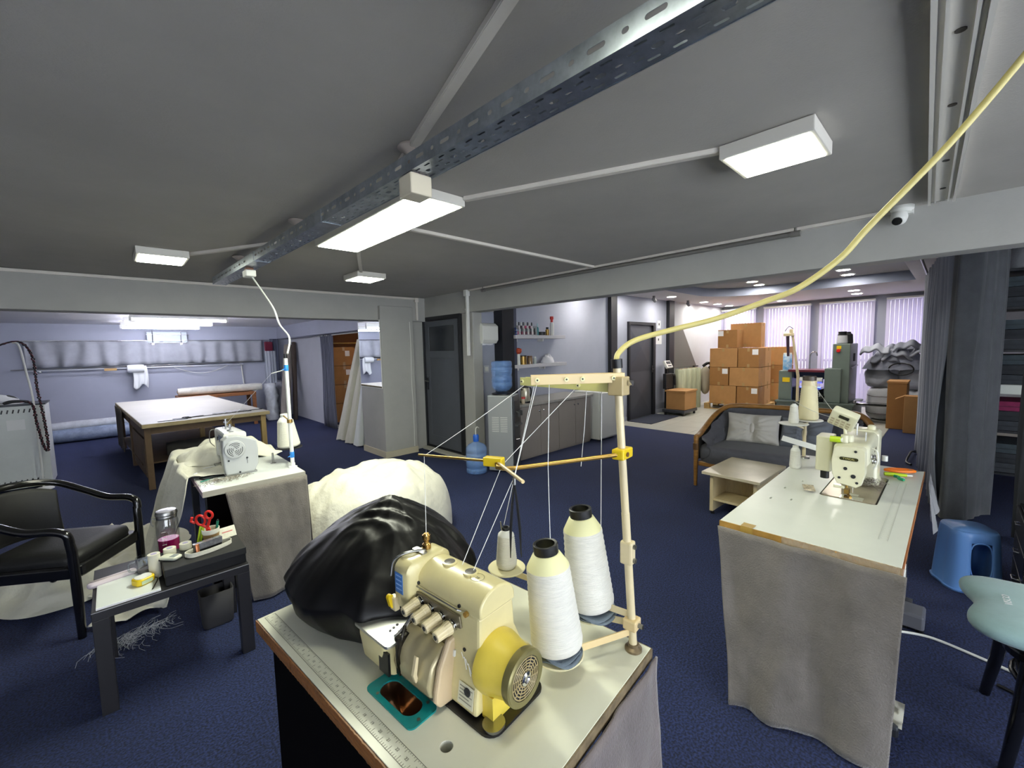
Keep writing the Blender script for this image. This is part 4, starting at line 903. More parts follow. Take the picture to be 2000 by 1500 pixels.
for r, (h, sp) in enumerate(rows):
    for c, (a, b) in enumerate(sp):
        carton('carton', '%s row %s carton on the front of the tall stack' % (rn[r], ['left', 'right'][c]), 10.3, a, z0, .44, b - a, h, '-x', m_c[(r + c) % 2], label=(c == 1) != (r == 1), group='cartons on the tall stack', lpos=(.18, .12))
    for c, (a, b) in enumerate(((3.48, 4.0), (2.95, 3.46))):
        carton('carton', '%s row carton at the back %s of the tall stack' % (rn[r], ['left', 'right'][c]), 10.75, a, z0, .44, b - a, h, '-x', m_c[2], label=False, group='cartons on the tall stack')
    carton('carton', '%s row carton of the rear stack behind the press' % rn[r], 11.66, 2.72, z0, .5, .62, h, '-x', m_c[r % 2], label=False, group='cartons of the rear stack')
    z0 += h + .003
carton('carton', 'smaller carton alone on top of the tall stack', 10.34, 3.42, z0, .4, .42, .42, '-x', m_cardd, group='cartons on top', lpos=(.85, .1))
carton('carton', 'large flat carton standing upright behind the top carton', 10.85, 3.08, z0, .3, .66, .57, '-x', m_card, label=False, group='cartons on top')
t = thing('cloth_bundle', 'pale cloth bundle with a black strap squeezed beside the tall stack', 'bundle', (10.6, 4.22, .3)); g = G(); g.sheet(lambda u, v: (.14 * math.cos(2 * PI * u) * math.sin(PI * v) * (1 + .3 * nz(u * 4, v * 3)), .14 * math.sin(2 * PI * u) * math.sin(PI * v), .35 - .35 * math.cos(PI * v)), 20, 12); g.build('cloth', mat('beige_cloth', 'b5ad9b', .9), t, smooth=80); g = G(); g.tube(bez([(-.15, 0, .7), (-.1, -.1, .78), (.05, -.12, .72), (.12, 0, .6)], 5), .035, 8); g.build('strap', m_black, t, smooth=60)
# ------------------------------------------------------------------ green grey press
m_press = mat('grey_green_enamel', '6f7b74', .4, .1, var=.04); m_pressd = mat('dark_green_enamel', '59645e', .4, .1)
t = thing('hammer_press', 'grey green industrial press with a red stop button by the windows', 'machine', (10.0, 0, 0))
g = G(); g.box(.0, .85, 1.335, 1.605, .36, 1.49); g.build('tower', m_press, t, bevel=.012)
g = G(); g.box(-.1, 1.0, 1.25, 2.5, .0, .34); g.box(-.12, 1.02, 1.23, 2.52, .32, .36); g.build('plinth', m_pressd, t, bevel=.01)
g = G(); g.box(-.06, .35, 1.45, 1.71, .36, 1.02); g.build('front_housing', m_press, t, bevel=.012)
g = G(); g.box(.0, .4, 2.25, 2.49, .36, .96); g.build('left_housing', m_press, t, bevel=.012)
g = G(); g.box(-.04, .5, 1.62, 2.32, .94, .985); g.build('belt_table', mat('dark_red_enamel', '6a2432', .35), t, bevel=.006)
g = G(); g.box(.05, .4, 1.71, 2.25, .36, .62); g.build('machine_bed', mat('blue_black_metal', '20242f', .3, .5), t, bevel=.006)
g = G(); g.cyl((.05, 1.75, .78), (.05, 2.12, .78), .06, n=18); g.build('white_roller', m_white, t, smooth=40)
g = G(); g.box(.1, .3, 1.72, 2.24, .8, .94); g.build('gear_head', mat('navy_metal', '23304e', .3, .5), t, bevel=.01)
g = G(); g.box(-.02, .06, 1.78, 2.1, .63, .65); g.build('work_light', emis('blue_work_light', '3a4cff', 6), t)
g = G(); g.lathe([(.001, 0), (.09, .01), (.1, .06), (.06, .12), (.001, .13)], 18, c=(-.02, 1.78, .42)); g.build('motor_drum', mat('dark_gun_metal', '2c302e', .25, .7), t, smooth=40)
g = G(); g.add([(-.1, 1.72, .62), (-.1, 1.92, .56), (.1, 1.92, .56), (.1, 1.72, .62), (-.1, 1.72, .63), (-.1, 1.92, .57), (.1, 1.92, .57), (.1, 1.72, .63)], [(0, 3, 2, 1), (4, 5, 6, 7), (0, 1, 5, 4), (1, 2, 6, 5), (2, 3, 7, 6), (3, 0, 4, 7)]); g.build('chute', m_steel, t)
g = G(); g.box(-.006, 0, 1.475, 1.545, 1.39, 1.45); g.build('button_plate', mat('warning_yellow', 'e6c417', .4), t, bevel=.002)
g = G(); g.lathe([(.001, .03), (.03, .028), (.034, .015), (.03, 0), (.001, 0)], 20, M=frame((0, 1.515, 1.36), (0, 1, 0), (0, 0, -1)) @ Matrix.Rotation(0, 4, 'X')); g.build('stop_button', mat('stop_red', 'd5221f', .35), t, smooth=40)
g = G(); g.box(-.005, 0, 2.29, 2.42, .73, .82); g.build('warning_plate', mat('warning_yellow', 'e6c417', .4), t)
g = G(); g.box(.36, .5, 1.318, 1.335, 1.15, 1.3); g.build('side_vent', m_dark, t)
g = G(); g.tube([(.1, 1.33, 1.02), (.7, 1.31, 1.06)], .012, 8); g.build('side_rail', m_steel, t, smooth=50)
g = G(); g.tube(bez([(.2, 2.0, .985), (.2, 2.0, 1.25), (.2, 1.96, 1.33), (.2, 1.9, 1.33), (.2, 1.88, 1.26)], 6), .012, 8); g.build('bent_tube', m_chrome, t, smooth=60)
thread_cone('large black thread cone behind the pale one on the press', (10.22, 1.40, 1.49), .07, .06, .2, mat('black_thread', '17161a', .8), m_black, m_black)
thread_cone('pale grey thread cone with black cap on the press tower', (10.1, 1.48, 1.49), .085, .075, .18, mat('pale_grey_thread', 'b9b9bd', .7), m_black, m_black, .85)
t = thing('spray_can', 'bright blue and white can standing on the press', 'can', (9.86, 2.31, 0.962)); t.location = (10.12, 2.37, .962)
g = G(); g.lathe([(.001, 0), (.078, 0), (.08, .01), (.08, .31), (.075, .33), (.001, .33)], 22); g.build('can_body', mat('cyan_can', '2f9fe0', .3, col2='e6f0f6', var=.5, vs=7), t, smooth=40); g = G(); g.lathe([(.076, .33), (.07, .36), (.001, .36)], 20); g.build('can_lid', m_white, t, smooth=40)
t = thing('swing_arm', 'beige jointed arm stand rising beside the press', 'stand', (9.82, 2.12, .36))
g = G(); g.tube([(0.05, -.0, .0), (.04, 0, .5), (.0, .12, 1.42)], [.028, .026, .02], 10); g.build('upright', m_beige, t, smooth=50)
g = G(); g.box(-.04, .04, .08, .26, 1.30, 1.36); g.box(-.03, .03, .1, .16, 1.36, 1.44); g.build('joint_head', m_beige, t, bevel=.01)
g = G(); g.tube([(0, .19, 1.3), (0, .17, .9)], [.03, .022], 10); g.build('drop_rod', mat('plum_metal', '3b2a3c', .4), t, smooth=50)
g = G(); g.tube(bez([(0, .1, 1.44), (0, .17, 1.49), (0, .24, 1.4)], 6), .006, 6); g.build('hose', m_black, t, smooth=60)
# ------------------------------------------------------------------ sacks, fabric heap, cartons near the curtain
m_sack = mat('white_woven_sack', 'd6d7dc', .7, bump=.3, bs=60, var=.06)
def sack(lab, loc, a, b, h, m, seed, group='stuffed sacks by the window', stripes=False):
    t = thing('stuffed_sack', lab, 'sack', loc, seed * .3, group)
    def fn(u, v):
        th = 2 * PI * u; ph = PI * v - PI / 2; c = max(0, math.cos(ph)) ** .45; s = math.copysign(abs(math.sin(ph)) ** .7, math.sin(ph))
        k = 1 + .13 * fbm(math.cos(th) * 1.5, math.sin(th) * 1.5, s * 1.5 + seed)
        return (a * c * math.copysign(abs(math.cos(th)) ** .75, math.cos(th)) * k, b * c * math.copysign(abs(math.sin(th)) ** .75, math.sin(th)) * k, h / 2 + h / 2 * s * (1 if s < 0 else k))
    g = G(); g.sheet(fn, 36, 18); g.build('sack_body', m, t, smooth=80)
    if stripes:
        for zz in (.35, .5, .62):
            g = G(); g.tube([fn(i / 36, zz) for i in range(36)], .005, 5, closed=True); g.build('stripe', mat('brown_stripe', '6a5560', .8), t)
    return t
sack('lower left white woven sack with dark stripes by the press', (10.85, .93, 0), .28, .23, .62, m_sack, 1, stripes=True)
sack('lower right white woven sack beside the tall brown carton', (10.85, .44, 0), .28, .2, .6, m_sack, 2, stripes=True)
m_sackg = mat('mid_grey_sack', 'b0b2bd', .7, bump=.3, bs=30, var=.1)
sack('left grey stuffed bag on top of the striped sacks', (10.85, .95, .62), .25, .22, .42, m_sackg, 3)
sack('right grey stuffed bag under the fabric heap', (10.85, .47, .61), .25, .22, .4, m_sackg, 4)
t = thing('fabric_heap', 'heap of slate grey folded fabric on the stuffed sacks', 'fabric heap', (10.83, .76, 1.0))
m_slate = mat('slate_fabric', '868997', .9, var=.2, vs=8, bump=.1, bs=200)
def heap(u, v):
    th = 2 * PI * u; r = v; x = .34 * r * math.cos(th); y = .5 * r * math.sin(th)
    z = .40 * (1 - r ** 2.6) * (1 + .22 * fbm(x * 5, y * 5, 3)) + .028 * math.sin(y * 22 + 7 * nz(x * 4, y * 4)) * (1 - r * .5); return (x * (1 + .1 * nz(th, 1)), y, max(z, .0) - .02 * r)
g = G(); g.sheet(heap, 72, 22); g.build('folded_cloth', m_slate, t, smooth=80)
for i in range(5):
    g = G(); yy = -.35 + i * .16; zz = .2 + .12 * math.sin(i * 1.7); g.sheet(lambda u, v: (-.30 + .05 * math.sin(v * 9 + i) + .22 * u, yy + (v - .5) * .42, zz + .09 * math.sin(v * PI) + .10 * u + .025 * math.sin(v * 14 + i * 2)), 8, 20); g.build('cloth_fold', mat('slate_fabric_%d' % (i % 2), ['9a9da8', '747783'][i % 2], .9), t, smooth=80, solid=.03)
g = G(); g.tube([(-.33 + .02 * math.cos(a), -.1 + .17 * math.cos(2 * PI * a / 24), -.0 + .11 * math.sin(2 * PI * a / 24)) for a in range(24)], .012, 6, closed=True); g.build('zip_loop', m_black, t, smooth=60)
t = carton('carton', 'tall brown carton with a pale top edge beside the sacks', 9.72, .52, 0, .5, .25, .82, '-x', m_cardd, tape=False, label=False)
g = G(); g.box(-.01, .51, -.01, .26, .80, .83); g.build('lid_rim', m_card, t)
t = carton('carton', 'narrow brown carton with an open flap against the curtain', 9.4, .36, 0, .22, .17, .62, '-x', m_card, tape=False, label=False)
g = G(); Mf = T(0, .16, .62) @ Matrix.Rotation(-.5, 4, 'X'); g.box(0, .2, 0, .14, -.004, .004, Mf); g.build('open_flap', m_card, t)
t = thing('metal_trolley', 'black framed seat with chrome edges half hidden behind the sofa', 'chair', (10.25, .95, 0))
g = G(); g.box(-.15, .15, -.3, .35, .33, .37); g.build('seat', m_blackgl, t, bevel=.015)
for y in (-.27, .32):
    g = G(); g.tube([(-.13, y, 0), (-.13, y, .34), (-.13, y, .40), (.13, y, .40), (.13, y, 0)], .012, 8); g.build('leg_frame', m_chrome, t)
# ------------------------------------------------------------------ sofa
t = thing('sofa', 'two seat sofa with tufted charcoal back and curved wooden rail', 'sofa', (4.56, 1.90, 0), math.radians(-85.4))
m_sofa = mat('charcoal_sofa_cloth', '55555c', .95, var=.08, vs=20, bump=.25, bs=240, sheen=.2); m_swood = mat('honey_sofa_wood', '9a6d36', .35, var=.3, vs=7, stretch=(1, 1, 5))
SW = 1.48
plan = [(0, 0), (.0, .3), (.06, .58), (.22, .78), (.5, .84), (SW / 2, .855), (SW - .5, .84), (SW - .22, .78), (SW - .06, .58), (SW, .3), (SW, 0)]
def rz_(s): return .54 + .26 * min(1, max(0, (min(s, 1 - s) - .04) / .2)) ** 1.0
def smooth01(x): return x * x * (3 - 2 * x)
PP = bez([(x, y, 0) for x, y in plan], 10); NP = len(PP)
def railz(i):
    s = i / (NP - 1); e = min(s, 1 - s); return .54 + .265 * smooth01(min(1, max(0, (e - .02) / .26)))
rail = [Vector((p.x, p.y, railz(i))) for i, p in enumerate(PP)]
g = G(); g.tube([Vector((0, -.005, .0))] + [Vector((0, -.003, .3)), Vector((0, 0, .5))] + rail + [Vector((SW, 0, .5)), Vector((SW, -.003, .3)), Vector((SW, -.005, 0))], [.018, .024, .026] + [.028] * NP + [.026, .024, .018], 12); g.build('wooden_rail', m_swood, t, smooth=60)
for x, y in ((.12, .74), (SW - .12, .74)):
    g = G(); g.tube([(x, y, 0), (x, y, .2), (x, y, .34)], [.018, .024, .028], 10); g.build('leg', m_swood, t, smooth=50)
for x in (0, SW):
    g = G(); g.tube([(x, -.004, .40), (x, -.004, .47)], .031, 14); g.build('post_collar', mat('dark_wood_collar', '5f4222', .4), t, smooth=50)
cx = Vector((SW / 2, .2, 0))
def back(u, v):
    i = u * (NP - 1); a = PP[int(min(i, NP - 2))]; b = PP[int(min(i, NP - 2)) + 1]; f = i - int(min(i, NP - 2)); p = a.lerp(b, f)
    zt = railz(i) - .02; z = .30 + (zt - .30) * v
    k = .13 * math.sin(PI * (v * .85 + .1)) ** .7 + .02
    uu = u * 22; vv = v * 3
    tuft = (.5 + .5 * math.cos(2 * PI * (uu / 2 + .5 * (int(vv + .5) % 2)))) * (.5 + .5 * math.cos(2 * PI * vv))
    k -= .03 * max(0, tuft) ** 2
    d = (cx - p); d.z = 0
    if p.y > .7: d = Vector((.25 * (SW / 2 - p.x), -1, 0))
    elif p.y < .5: d = Vector((1 if p.x < SW / 2 else -1, -.1, 0))
    d.normalize()
    return (p.x + d.x * k, p.y + d.y * k, z)
g = G(); g.sheet(back, 150, 20); g.build('tufted_back', m_sofa, t, smooth=80)
def backout(u, v):
    i = u * (NP - 1); a = PP[int(min(i, NP - 2))]; b = PP[int(min(i, NP - 2)) + 1]; p = a.lerp(b, i - int(min(i, NP - 2))); return (p.x, p.y, .28 + (railz(i) - .28) * v)
g = G(); g.sheet(backout, 100, 4); g.build('outer_back', m_sofa, t, smooth=80, solid=.02)
bt = G().lathe([(.001, .008), (.01, .006), (.013, 0), (.001, -.002)], 10).mesh('tuft_button', 60); bt.materials.append(m_sofa)
for j, v in enumerate((.33, .66)):
    for i in range(2, 20, 2):
        u = (i + (1 if j == 0 else 0) ) / 22
        o = bpy.data.objects.new('tuft_button', bt); COL.objects.link(o); o.parent = t; p = Vector(back(u, v)); d = Vector((SW / 2, .2, p.z)) - p; o.location = p + d.normalized() * .004; o.rotation_euler = d.to_track_quat('Z', 'Y').to_euler()
g = G(); g.loft([[(x, y, z) for x, y in rrect(.02 - e, SW - .02 + e, .0 - e, .80, .1, 5)] for z, e in ((.26, -.01), (.28, 0), (.40, .01), (.43, -.005), (.445, -.03))]); g.build('seat_cushion', m_sofa, t, smooth=50)
g = G(); g.box(.02, SW - .02, .01, .05, .22, .27); g.build('seat_rail', m_swood, t, bevel=.006)
def onS(x, y, z):
    a = math.radians(-85.4); return (4.56 + x * math.cos(a) - y * math.sin(a), 1.90 + x * math.sin(a) + y * math.cos(a), z)
SR = math.radians(-85.4)
m_cush = mat('pale_grey_cushion_cloth', 'c3bfb8', .9, bump=.2, bs=200); m_cushd = mat('blue_grey_cushion_cloth', '70757f', .9, bump=.2, bs=200)
pillow('pale grey cushion tied with a knotted centre band on the sofa', onS(.44, .50, .60), .52, .33, .16, (math.radians(72), 0, SR + .05), m_cush, m_cush, seed=1)
pillow('blue grey cushion with pleated front behind the thread cones on the sofa', onS(.92, .52, .59), .46, .32, .16, (math.radians(70), 0, SR - .1), m_cushd, m_cush, seed=2)
pillow('dark charcoal cushion in the right corner of the sofa', onS(1.2, .56, .60), .34, .30, .14, (math.radians(68), 0, SR - .3), mat('charcoal_cushion', '43444b', .9), seed=3)
# coffee table
t = thing('coffee_table', 'low pale wood coffee table with an open shelf before the sofa', 'table', (3.78, 1.05, 0), math.radians(-2))
m_beech = mat('pale_beech', 'c9b78e', .45, var=.1, vs=5, stretch=(1, 6, 1)); m_beecht = mat('pale_beech_top', 'cfc3a6', .25, var=.06, vs=4)
g = G(); g.box(0, .68, 0, .48, .375, .40); g.build('table_top', m_beecht, t, bevel=.002)
for y in (.04, .40):
    g = G(); g.box(.06, .62, y, y + .03, .03, .375); g.build('side_panel', m_beech, t, bevel=.002)
g = G(); g.box(.07, .61, .07, .40, .13, .15); g.build('shelf', m_beech, t)
g = G(); g.box(.33, .35, .07, .40, .15, .375); g.build('divider', m_beech, t)
for x in (.09, .59):
    for y in (.055, .415):
        g = G(); g.cyl((x, y, 0), (x, y, .03), .018, n=10); g.build('foot', m_black, t)
# black looped tool on the carpet beside the curtain
g = G(); g.tube(bez([(7.0, .3, .015), (7.1, .35, .02), (7.3, .34, .06), (7.6, .33, .06), (7.8, .30, .02)], 6), .012, 6); tag(g.build('carry_handle', m_black, smooth=60), 'black curved handle lying on the carpet by the curtain foot', 'handle')
# ------------------------------------------------------------------ dividing curtain, shelving, stool, drawer unit
t = thing('dividing_curtain', 'tall grey curtain dividing the workshop from the shelving', 'curtain', (0, 0, 0))
pleat([(9.2, .30), (8.2, .28), (7.0, .2), (6.0, .1), (5.15, .03)], .01, 2.4, 16, .05, 260, 10, .25, 21).build('pleated_side', mat('blue_grey_curtain', '9aa0ae', .95, bump=.15, bs=200, sheen=.3), t, smooth=80, solid=.006)
pleat([(5.5, .07), (5.15, .035), (5.06, -.0), (5.14, -.1), (5.3, -.22), (5.42, -.30)], .01, 2.4, 1.3, .028, 80, 12, .3, 33).build('flat_front', m_curt, t, smooth=80, solid=.006)
g = G(); g.cyl((3.74, .28, 2.41), (9.3, .3, 2.41), .014, n=8); g.build('curtain_rod', m_steel, t, smooth=50)
tag(pleat([(4.9, -.37), (4.75, -.42), (4.6, -.52)], .02, 2.3, 2.2, .03, 60, 10, .3, 41).build('side_curtain', mat('dark_grey_curtain', '4a4d53', .95, bump=.2, bs=220), smooth=80, solid=.006), 'dark grey curtain edge hanging at the right picture border', 'curtain')
t = thing('shelving_rack', 'dark shelving rack with one white board behind the curtain', 'shelving', (5.55, -1.1, 0))
for x in (0, .5):
    for y in (0, .85):
        g = G(); g.box(x, x + .04, y, y + .04, 0, 2.2); g.build('post', m_dark, t)
for i, z in enumerate((.35, .72, 1.06, 1.42, 1.78, 2.1)):
    g = G(); g.box(-.01, .55, -.02, .9, z, z + (.08 if i == 2 else .02)); g.build('shelf_board', m_lam if i == 2 else m_dark, t)
fc = ['3b3f45', '54585c', '2e3136', '6a2a48', '3f4a50', '4e4b48', '8d8f92']
k = 0
for si, z in enumerate((.37, .74, 1.14, 1.44, 1.80)):
    for j in range(3):
        c = fc[(k * 2 + si) % 7] if not (si == 1 and j == 2) else '8a2a55'
        hh = .08
        f = thing('folded_cloth', '%s folded cloth on the %s shelf behind the curtain' % (['bottom', 'middle', 'upper'][j], ['lowest', 'second', 'white', 'fourth', 'top'][si]), 'folded cloth', (5.56, -.62, z + .001 + j * .085), 0, 'folded cloths on the dark shelving')
        g = G(); g.loft([[(x, y + .004 * math.sin(zz * 900), zz) for x, y in rrect(0, .45, 0, .40, .04, 4)] for zz in (.002, .012, .02, .035, .045, .06, .07, .082)]); g.build('cloth_body', mat('folded_' + c, c, .85, var=.2, vs=14), f, smooth=50)
        g = G(); g.box(-.004, 0, .05, .35, .038, .041); g.build('fold_line', mat('folded_dark', '202227', .9), f); k += 1
t = thing('wrapped_bundle', 'crumpled clear plastic bundle on top of the dark shelving', 'bundle', (5.6, -.55, 2.121))
g = G(); g.sheet(lambda u, v: (.2 + .2 * math.cos(2 * PI * u) * math.sin(PI * v / 2), .12 + .18 * math.sin(2 * PI * u) * math.sin(PI * v / 2), .26 * math.cos(PI * v / 2) * (1 + .4 * nz(u * 8, v * 5))), 30, 12); g.build('film', mat('crinkled_film', 'b9bcc0', .2, bump=.6, bs=25), t, smooth=50)
t = thing('plastic_stool', 'light blue plastic stool with oval openings by the dark drawers', 'stool', (3.80, -.115, 0), math.radians(28)); t.scale = (.72, .72, .94)
def st_ring(h, r, z):
    out = []
    for a in range(48):
        th = 2 * PI * a / 48; c, s = math.cos(th), math.sin(th); q = (abs(c) ** 5 + abs(s) ** 5) ** (-1 / 5)
        rib = .006 * (math.sin(th * 4 + PI) ** 8)
        out.append((c * q * (h + rib), s * q * (h + rib), z))
    return out
m_stool = mat('light_blue_plastic', '6f9fe0', .35)
g = G(); n = 48
zs = [(.185, 0), (.188, .012), (.178, .016), (.172, .10), (.166, .18), (.16, .26), (.154, .33), (.15, .365), (.147, .385), (.138, .398)]
rings = [st_ring(h, 0, z) for h, z in zs]; vs = [p for r in rings for p in r]; fs = []
for i in range(len(rings) - 1):
    for j in range(n):
        ang = 2 * PI * (j + .5) / n; z = (zs[i][1] + zs[i + 1][1]) / 2
        loc = (ang + PI / 4) % (PI / 2) - PI / 4
        if .10 <= z <= .33 and abs(math.sin(ang)) < math.sin(.42): continue
        fs.append((i * n + j, i * n + (j + 1) % n, (i + 1) * n + (j + 1) % n, (i + 1) * n + j))
g.add(vs, fs); g.add(rings[-1], [tuple(range(n))]); g.build('stool_shell', m_stool, t, smooth=40, solid=.005)
for k in range(2):
    a = k * PI; Mo = rotz(a); pts = []
    for i in range(24):
        th = 2 * PI * i / 24; y = .074 * math.copysign(abs(math.cos(th)) ** .7, math.cos(th)); z = .215 + .118 * math.copysign(abs(math.sin(th)) ** .7, math.sin(th)); pts.append((.185 - z * .095, y, z))
    g = G(); g.tube(pts, .006, 6, closed=True, M=Mo); g.build('opening_rim', m_stool, t, smooth=60)
g = G(); g.prism(circ(0, 0, .02, 12), .398, .3995); g.build('grip_slot', mat('blue_shadow', '2f4f86', .6), t)
t = thing('drawer_unit', 'black chest of drawers with silver pulls at the right edge', 'drawer unit', (3.52, -.78, 0))
g = G(); g.box(0, .54, 0, .45, 0, .51); g.build('carcass', m_blackgl, t, bevel=.004)
for i in range(3):
    d = G().box(.01, .53, .451, .464, .015 + i * .165, .17 + i * .165).build('drawer', mat('black_drawer_front', '191a1e', .35), t, bevel=.003)
    g = G(); g.tube([(.25, .464, .12 + i * .165), (.25, .482, .12 + i * .165), (.31, .482, .12 + i * .165), (.31, .464, .12 + i * .165)], .004, 6); g.build('pull', m_chrome, d)
# ================================================================== right sewing station
def ruler_marks(parent, M, L, n, w=.03, num=True, col='8a8c84', start=1):
    """printed tape rule: ticks and numbers, flat print on the table top"""
    g = G(); m = mat('ruler_print_' + col, col, .6)
    g.box(0, L, 0, .0008, 0, .0004, M); g.box(0, L, w - .0008, w, 0, .0004, M)
    st = L / n
    for i in range(n * 5):
        x = i * st / 5; h = .012 if i % 5 == 0 else .006
        g.box(x, x + .0005, 0, h, 0, .0004, M); g.box(x, x + .0005, w - h * .7, w, 0, .0004, M)
    if num:
        for i in range(n): text_into(g, str(i + start), .009, M @ T((i + .5) * st, w * .5, .0003), .0001)
    return g.build('ruler_print', m, parent)
RT = thing('sewing_table', 'white topped sewing table with grey velvet front skirt at the right', 'table', (0, 0, 0))
x0, x1, y0, y1, zt = 1.925, 3.46, .09, .69, .76
bedc = (2.60, 3.14, .225, .445)
g = G(); g.plate([(x0, y0), (x1, y0), (x1, y1), (x0, y1)], [rrect(bedc[0] - .004, bedc[1] + .004, bedc[2] - .004, bedc[3] + .004, .02, 4), slot(2.38, .61, .03, .008), slot(2.60, .60, .03, .008), slot(2.42, .53, .03, .008), slot(2.79, .56, .03, .008)], zt - .03, zt); g.build('table_top', m_lam, RT, bevel=.001)
g = G(); g.box(x0 - .002, x1 + .002, y0 - .004, y0, zt - .031, zt - .001); g.build('wood_edge', mat('orange_wood_edge', 'a0622e', .45, var=.35, vs=10, stretch=(.4, 1, 4)), RT)
g = G(); g.box(x0 - .004, x0, y0 - .002, y1 + .002, zt - .031, zt - .001); g.build('front_edge', mat('gold_edge_strip', 'b48a45', .35, var=.2, vs=14), RT)
def wrap(u, v):
    y = y0 - .012 + (y1 - y0) * .62 * u; return (x0 - .006 - .004 * nz(u * 30, v * 3) - .003 * v, y, zt + .002 - .05 * v + .006 * nz(u * 12, v * 4, 2) * v)
G().sheet(wrap, 90, 8).build('stretch_wrap', mat('clear_stretch_wrap', 'd8d2c0', .12, alpha=.38, bump=.8, bs=60, stretch=(1, 6, 1)), RT, smooth=60)
G().sheet(lambda u, v: (x0 + .04 - .045 * min(1, v * 2) - .003 * (v > .5), .555 + .05 * u + .004 * nz(u, v * 3), zt + .0015 - max(0, v - .5) * .1), 3, 10).build('tape_strip', mat('old_yellow_tape', 'b7954a', .25, alpha=.85), RT, smooth=30)
def skirtR(u, v):
    y = y1 + .005 - (y1 - y0 + .02) * u; zz = (zt - .035) * (1 - v)
    fl = .02 + .14 * v ** 1.3 * (1 - u) * .8 + .03 * v
    x = x0 - fl * .8 + .016 * math.sin(u * 13 + 1.2 * nz(u * 4, v * 2)) * (.3 + v) + .008 * fbm(u * 5, v * 3, 4)
    if u < .06: x += .0
    return (x, y - .10 * v * (1 - u) ** 2 + .02 * v * u, zz + .012)
G().sheet(skirtR, 90, 30).build('velvet_skirt', m_velvet, RT, smooth=80, solid=.005)
m_steelp = mat('grey_painted_steel', '4d5056', .5, .3)
for x in (2.15, 3.25):
    for y in (.15, .62):
        g = G(); g.box(x - .025, x + .025, y - .02, y + .02, .0, zt - .03); g.build('leg', m_steelp, RT)
    g = G(); g.box(x - .025, x + .025, .1, .68, .0, .04); g.build('foot_bar', m_steelp, RT)
g = G(); g.box(2.15, 3.25, .55, .58, .12, .16); g.build('stretcher', m_steelp, RT)
g = G(); g.box(2.85, 3.12, .11, .25, .55, .68); g.build('motor_box', mat('light_motor_box', 'a6a7ad', .4), RT, bevel=.01)
g = G(); g.box(2.0, 2.06, .085, .1, .62, .73); g.build('power_switch', m_white, RT, bevel=.004)
ruler_marks(RT, frame((3.1, .175, zt + .0003), (-1, 0, 0), (0, -1, 0)), .95, 40, .03, False, 'c6c8c1')
t = thing('foot_pedal', 'dark foot pedal with scrap of pale cloth under the right table', 'pedal', (2.12, .10, 0)); g = G(); Mp = T(0, 0, .06) @ Matrix.Rotation(.25, 4, 'Y'); g.box(-.1, .12, -.02, .16, 0, .015, Mp); g.build('tread', m_steelp, t, bevel=.004); g = G(); g.cyl((0, 0, .0), (0, 0, .06), .02, n=10); g.build('pivot', m_dark, t); g = G(); g.sheet(lambda u, v: (-.08 + .16 * u, -.03 + .06 * v, .09 + .02 * nz(u * 4, v * 4)), 8, 4); g.build('cloth_scrap', m_ivory, t, smooth=60)
t = thing('floor_box', 'grey control box lying on the carpet under the right table', 'control box', (3.0, .04, 0)); g = G(); g.box(-.06, .08, -.0, .1, .03, .11); g.build('box_body', mat('mid_grey_box', '70717a', .4), t, bevel=.012)
for y in (.02, .08):
    g = G(); g.cyl((0, y, 0), (0, y, .03), .02, n=10); g.build('foot', m_black, t)
g = G(); g.tube(bez([(2.9, .15, .01), (2.96, .02, .008), (2.93, -.15, .008), (2.89, -.29, .008), (2.8, -.6, .008)], 8), .007, 7); tag(g.build('power_cable', m_white, smooth=60), 'white cable across the carpet right of the sewing table', 'cable')
g = G(); g.tube(bez([(2.74, -.2, .01), (2.72, -.28, .01), (2.74, -.4, .01), (2.7, -.6, .01)], 6), .008, 7); tag(g.build('power_cable', m_black, smooth=60), 'black cable on the carpet behind the right chair leg', 'cable')
# scrap pocket hanging over the far right edge of the table
t = thing('rag_pocket', 'grey plastic sleeve hanging over the right table edge', 'bag', (3.2, .08, .0)); G().sheet(lambda u, v: (.0 + .26 * u, -.012 - .03 * v * (1 + .6 * math.sin(u * 9)) - .005, .755 - .28 * v * (1 - .3 * u) + .01 * nz(u * 5, v * 5)), 16, 10).build('sleeve', mat('frosted_sleeve', 'b4b4b6', .25, alpha=.6), t, smooth=60)
# ------------------------------------------------------------------ lockstitch machine, needle head towards the camera
MR = thing('sewing_machine', 'cream lockstitch sewing machine with oval maker badge on the right table', 'sewing machine', (2.60, .335, zt))
m_ind = mat('cream_machine_enamel', 'dcd9bd', .32, var=.03, vs=6, coat=.3)
g = G(); g.prism(rrect(0, .54, -.108, .108, .018, 4), -.04, .004); g.build('bed', mat('warm_metal_bed', 'a89c86', .28, .6, var=.1, vs=8), MR, bevel=.002)
g = G(); g.box(.0, .055, -.06, .03, .004, .0055); g.build('slide_plate', m_chrome, MR); g = G(); g.box(.06, .10, -.035, .0, .004, .006); g.build('needle_plate', m_chrome, MR)
def sect(y0_, y1_, z0_, z1_, r): return rrect(y0_, y1_, z0_, z1_, r, 4)
Ma = frame((0, 0, 0), (0, 1, 0), (0, 0, 1))   # local (a,b,c)->(y,z,x)
def ringx(x, y0_, y1_, z0_, z1_, r): return [(x, a, b) for a, b in rrect(y0_, y1_, z0_, z1_, r, 5)]
g = G(); g.loft([ringx(.05, -.062, .062, .165, .262, .02), ringx(.06, -.07, .07, .16, .268, .022), ringx(.16, -.07, .07, .155, .272, .024), ringx(.30, -.072, .072, .15, .285, .026), ringx(.40, -.075, .075, .12, .292, .028), ringx(.44, -.078, .078, .10, .294, .028)], True); g.build('arm', m_ind, MR, smooth=45)
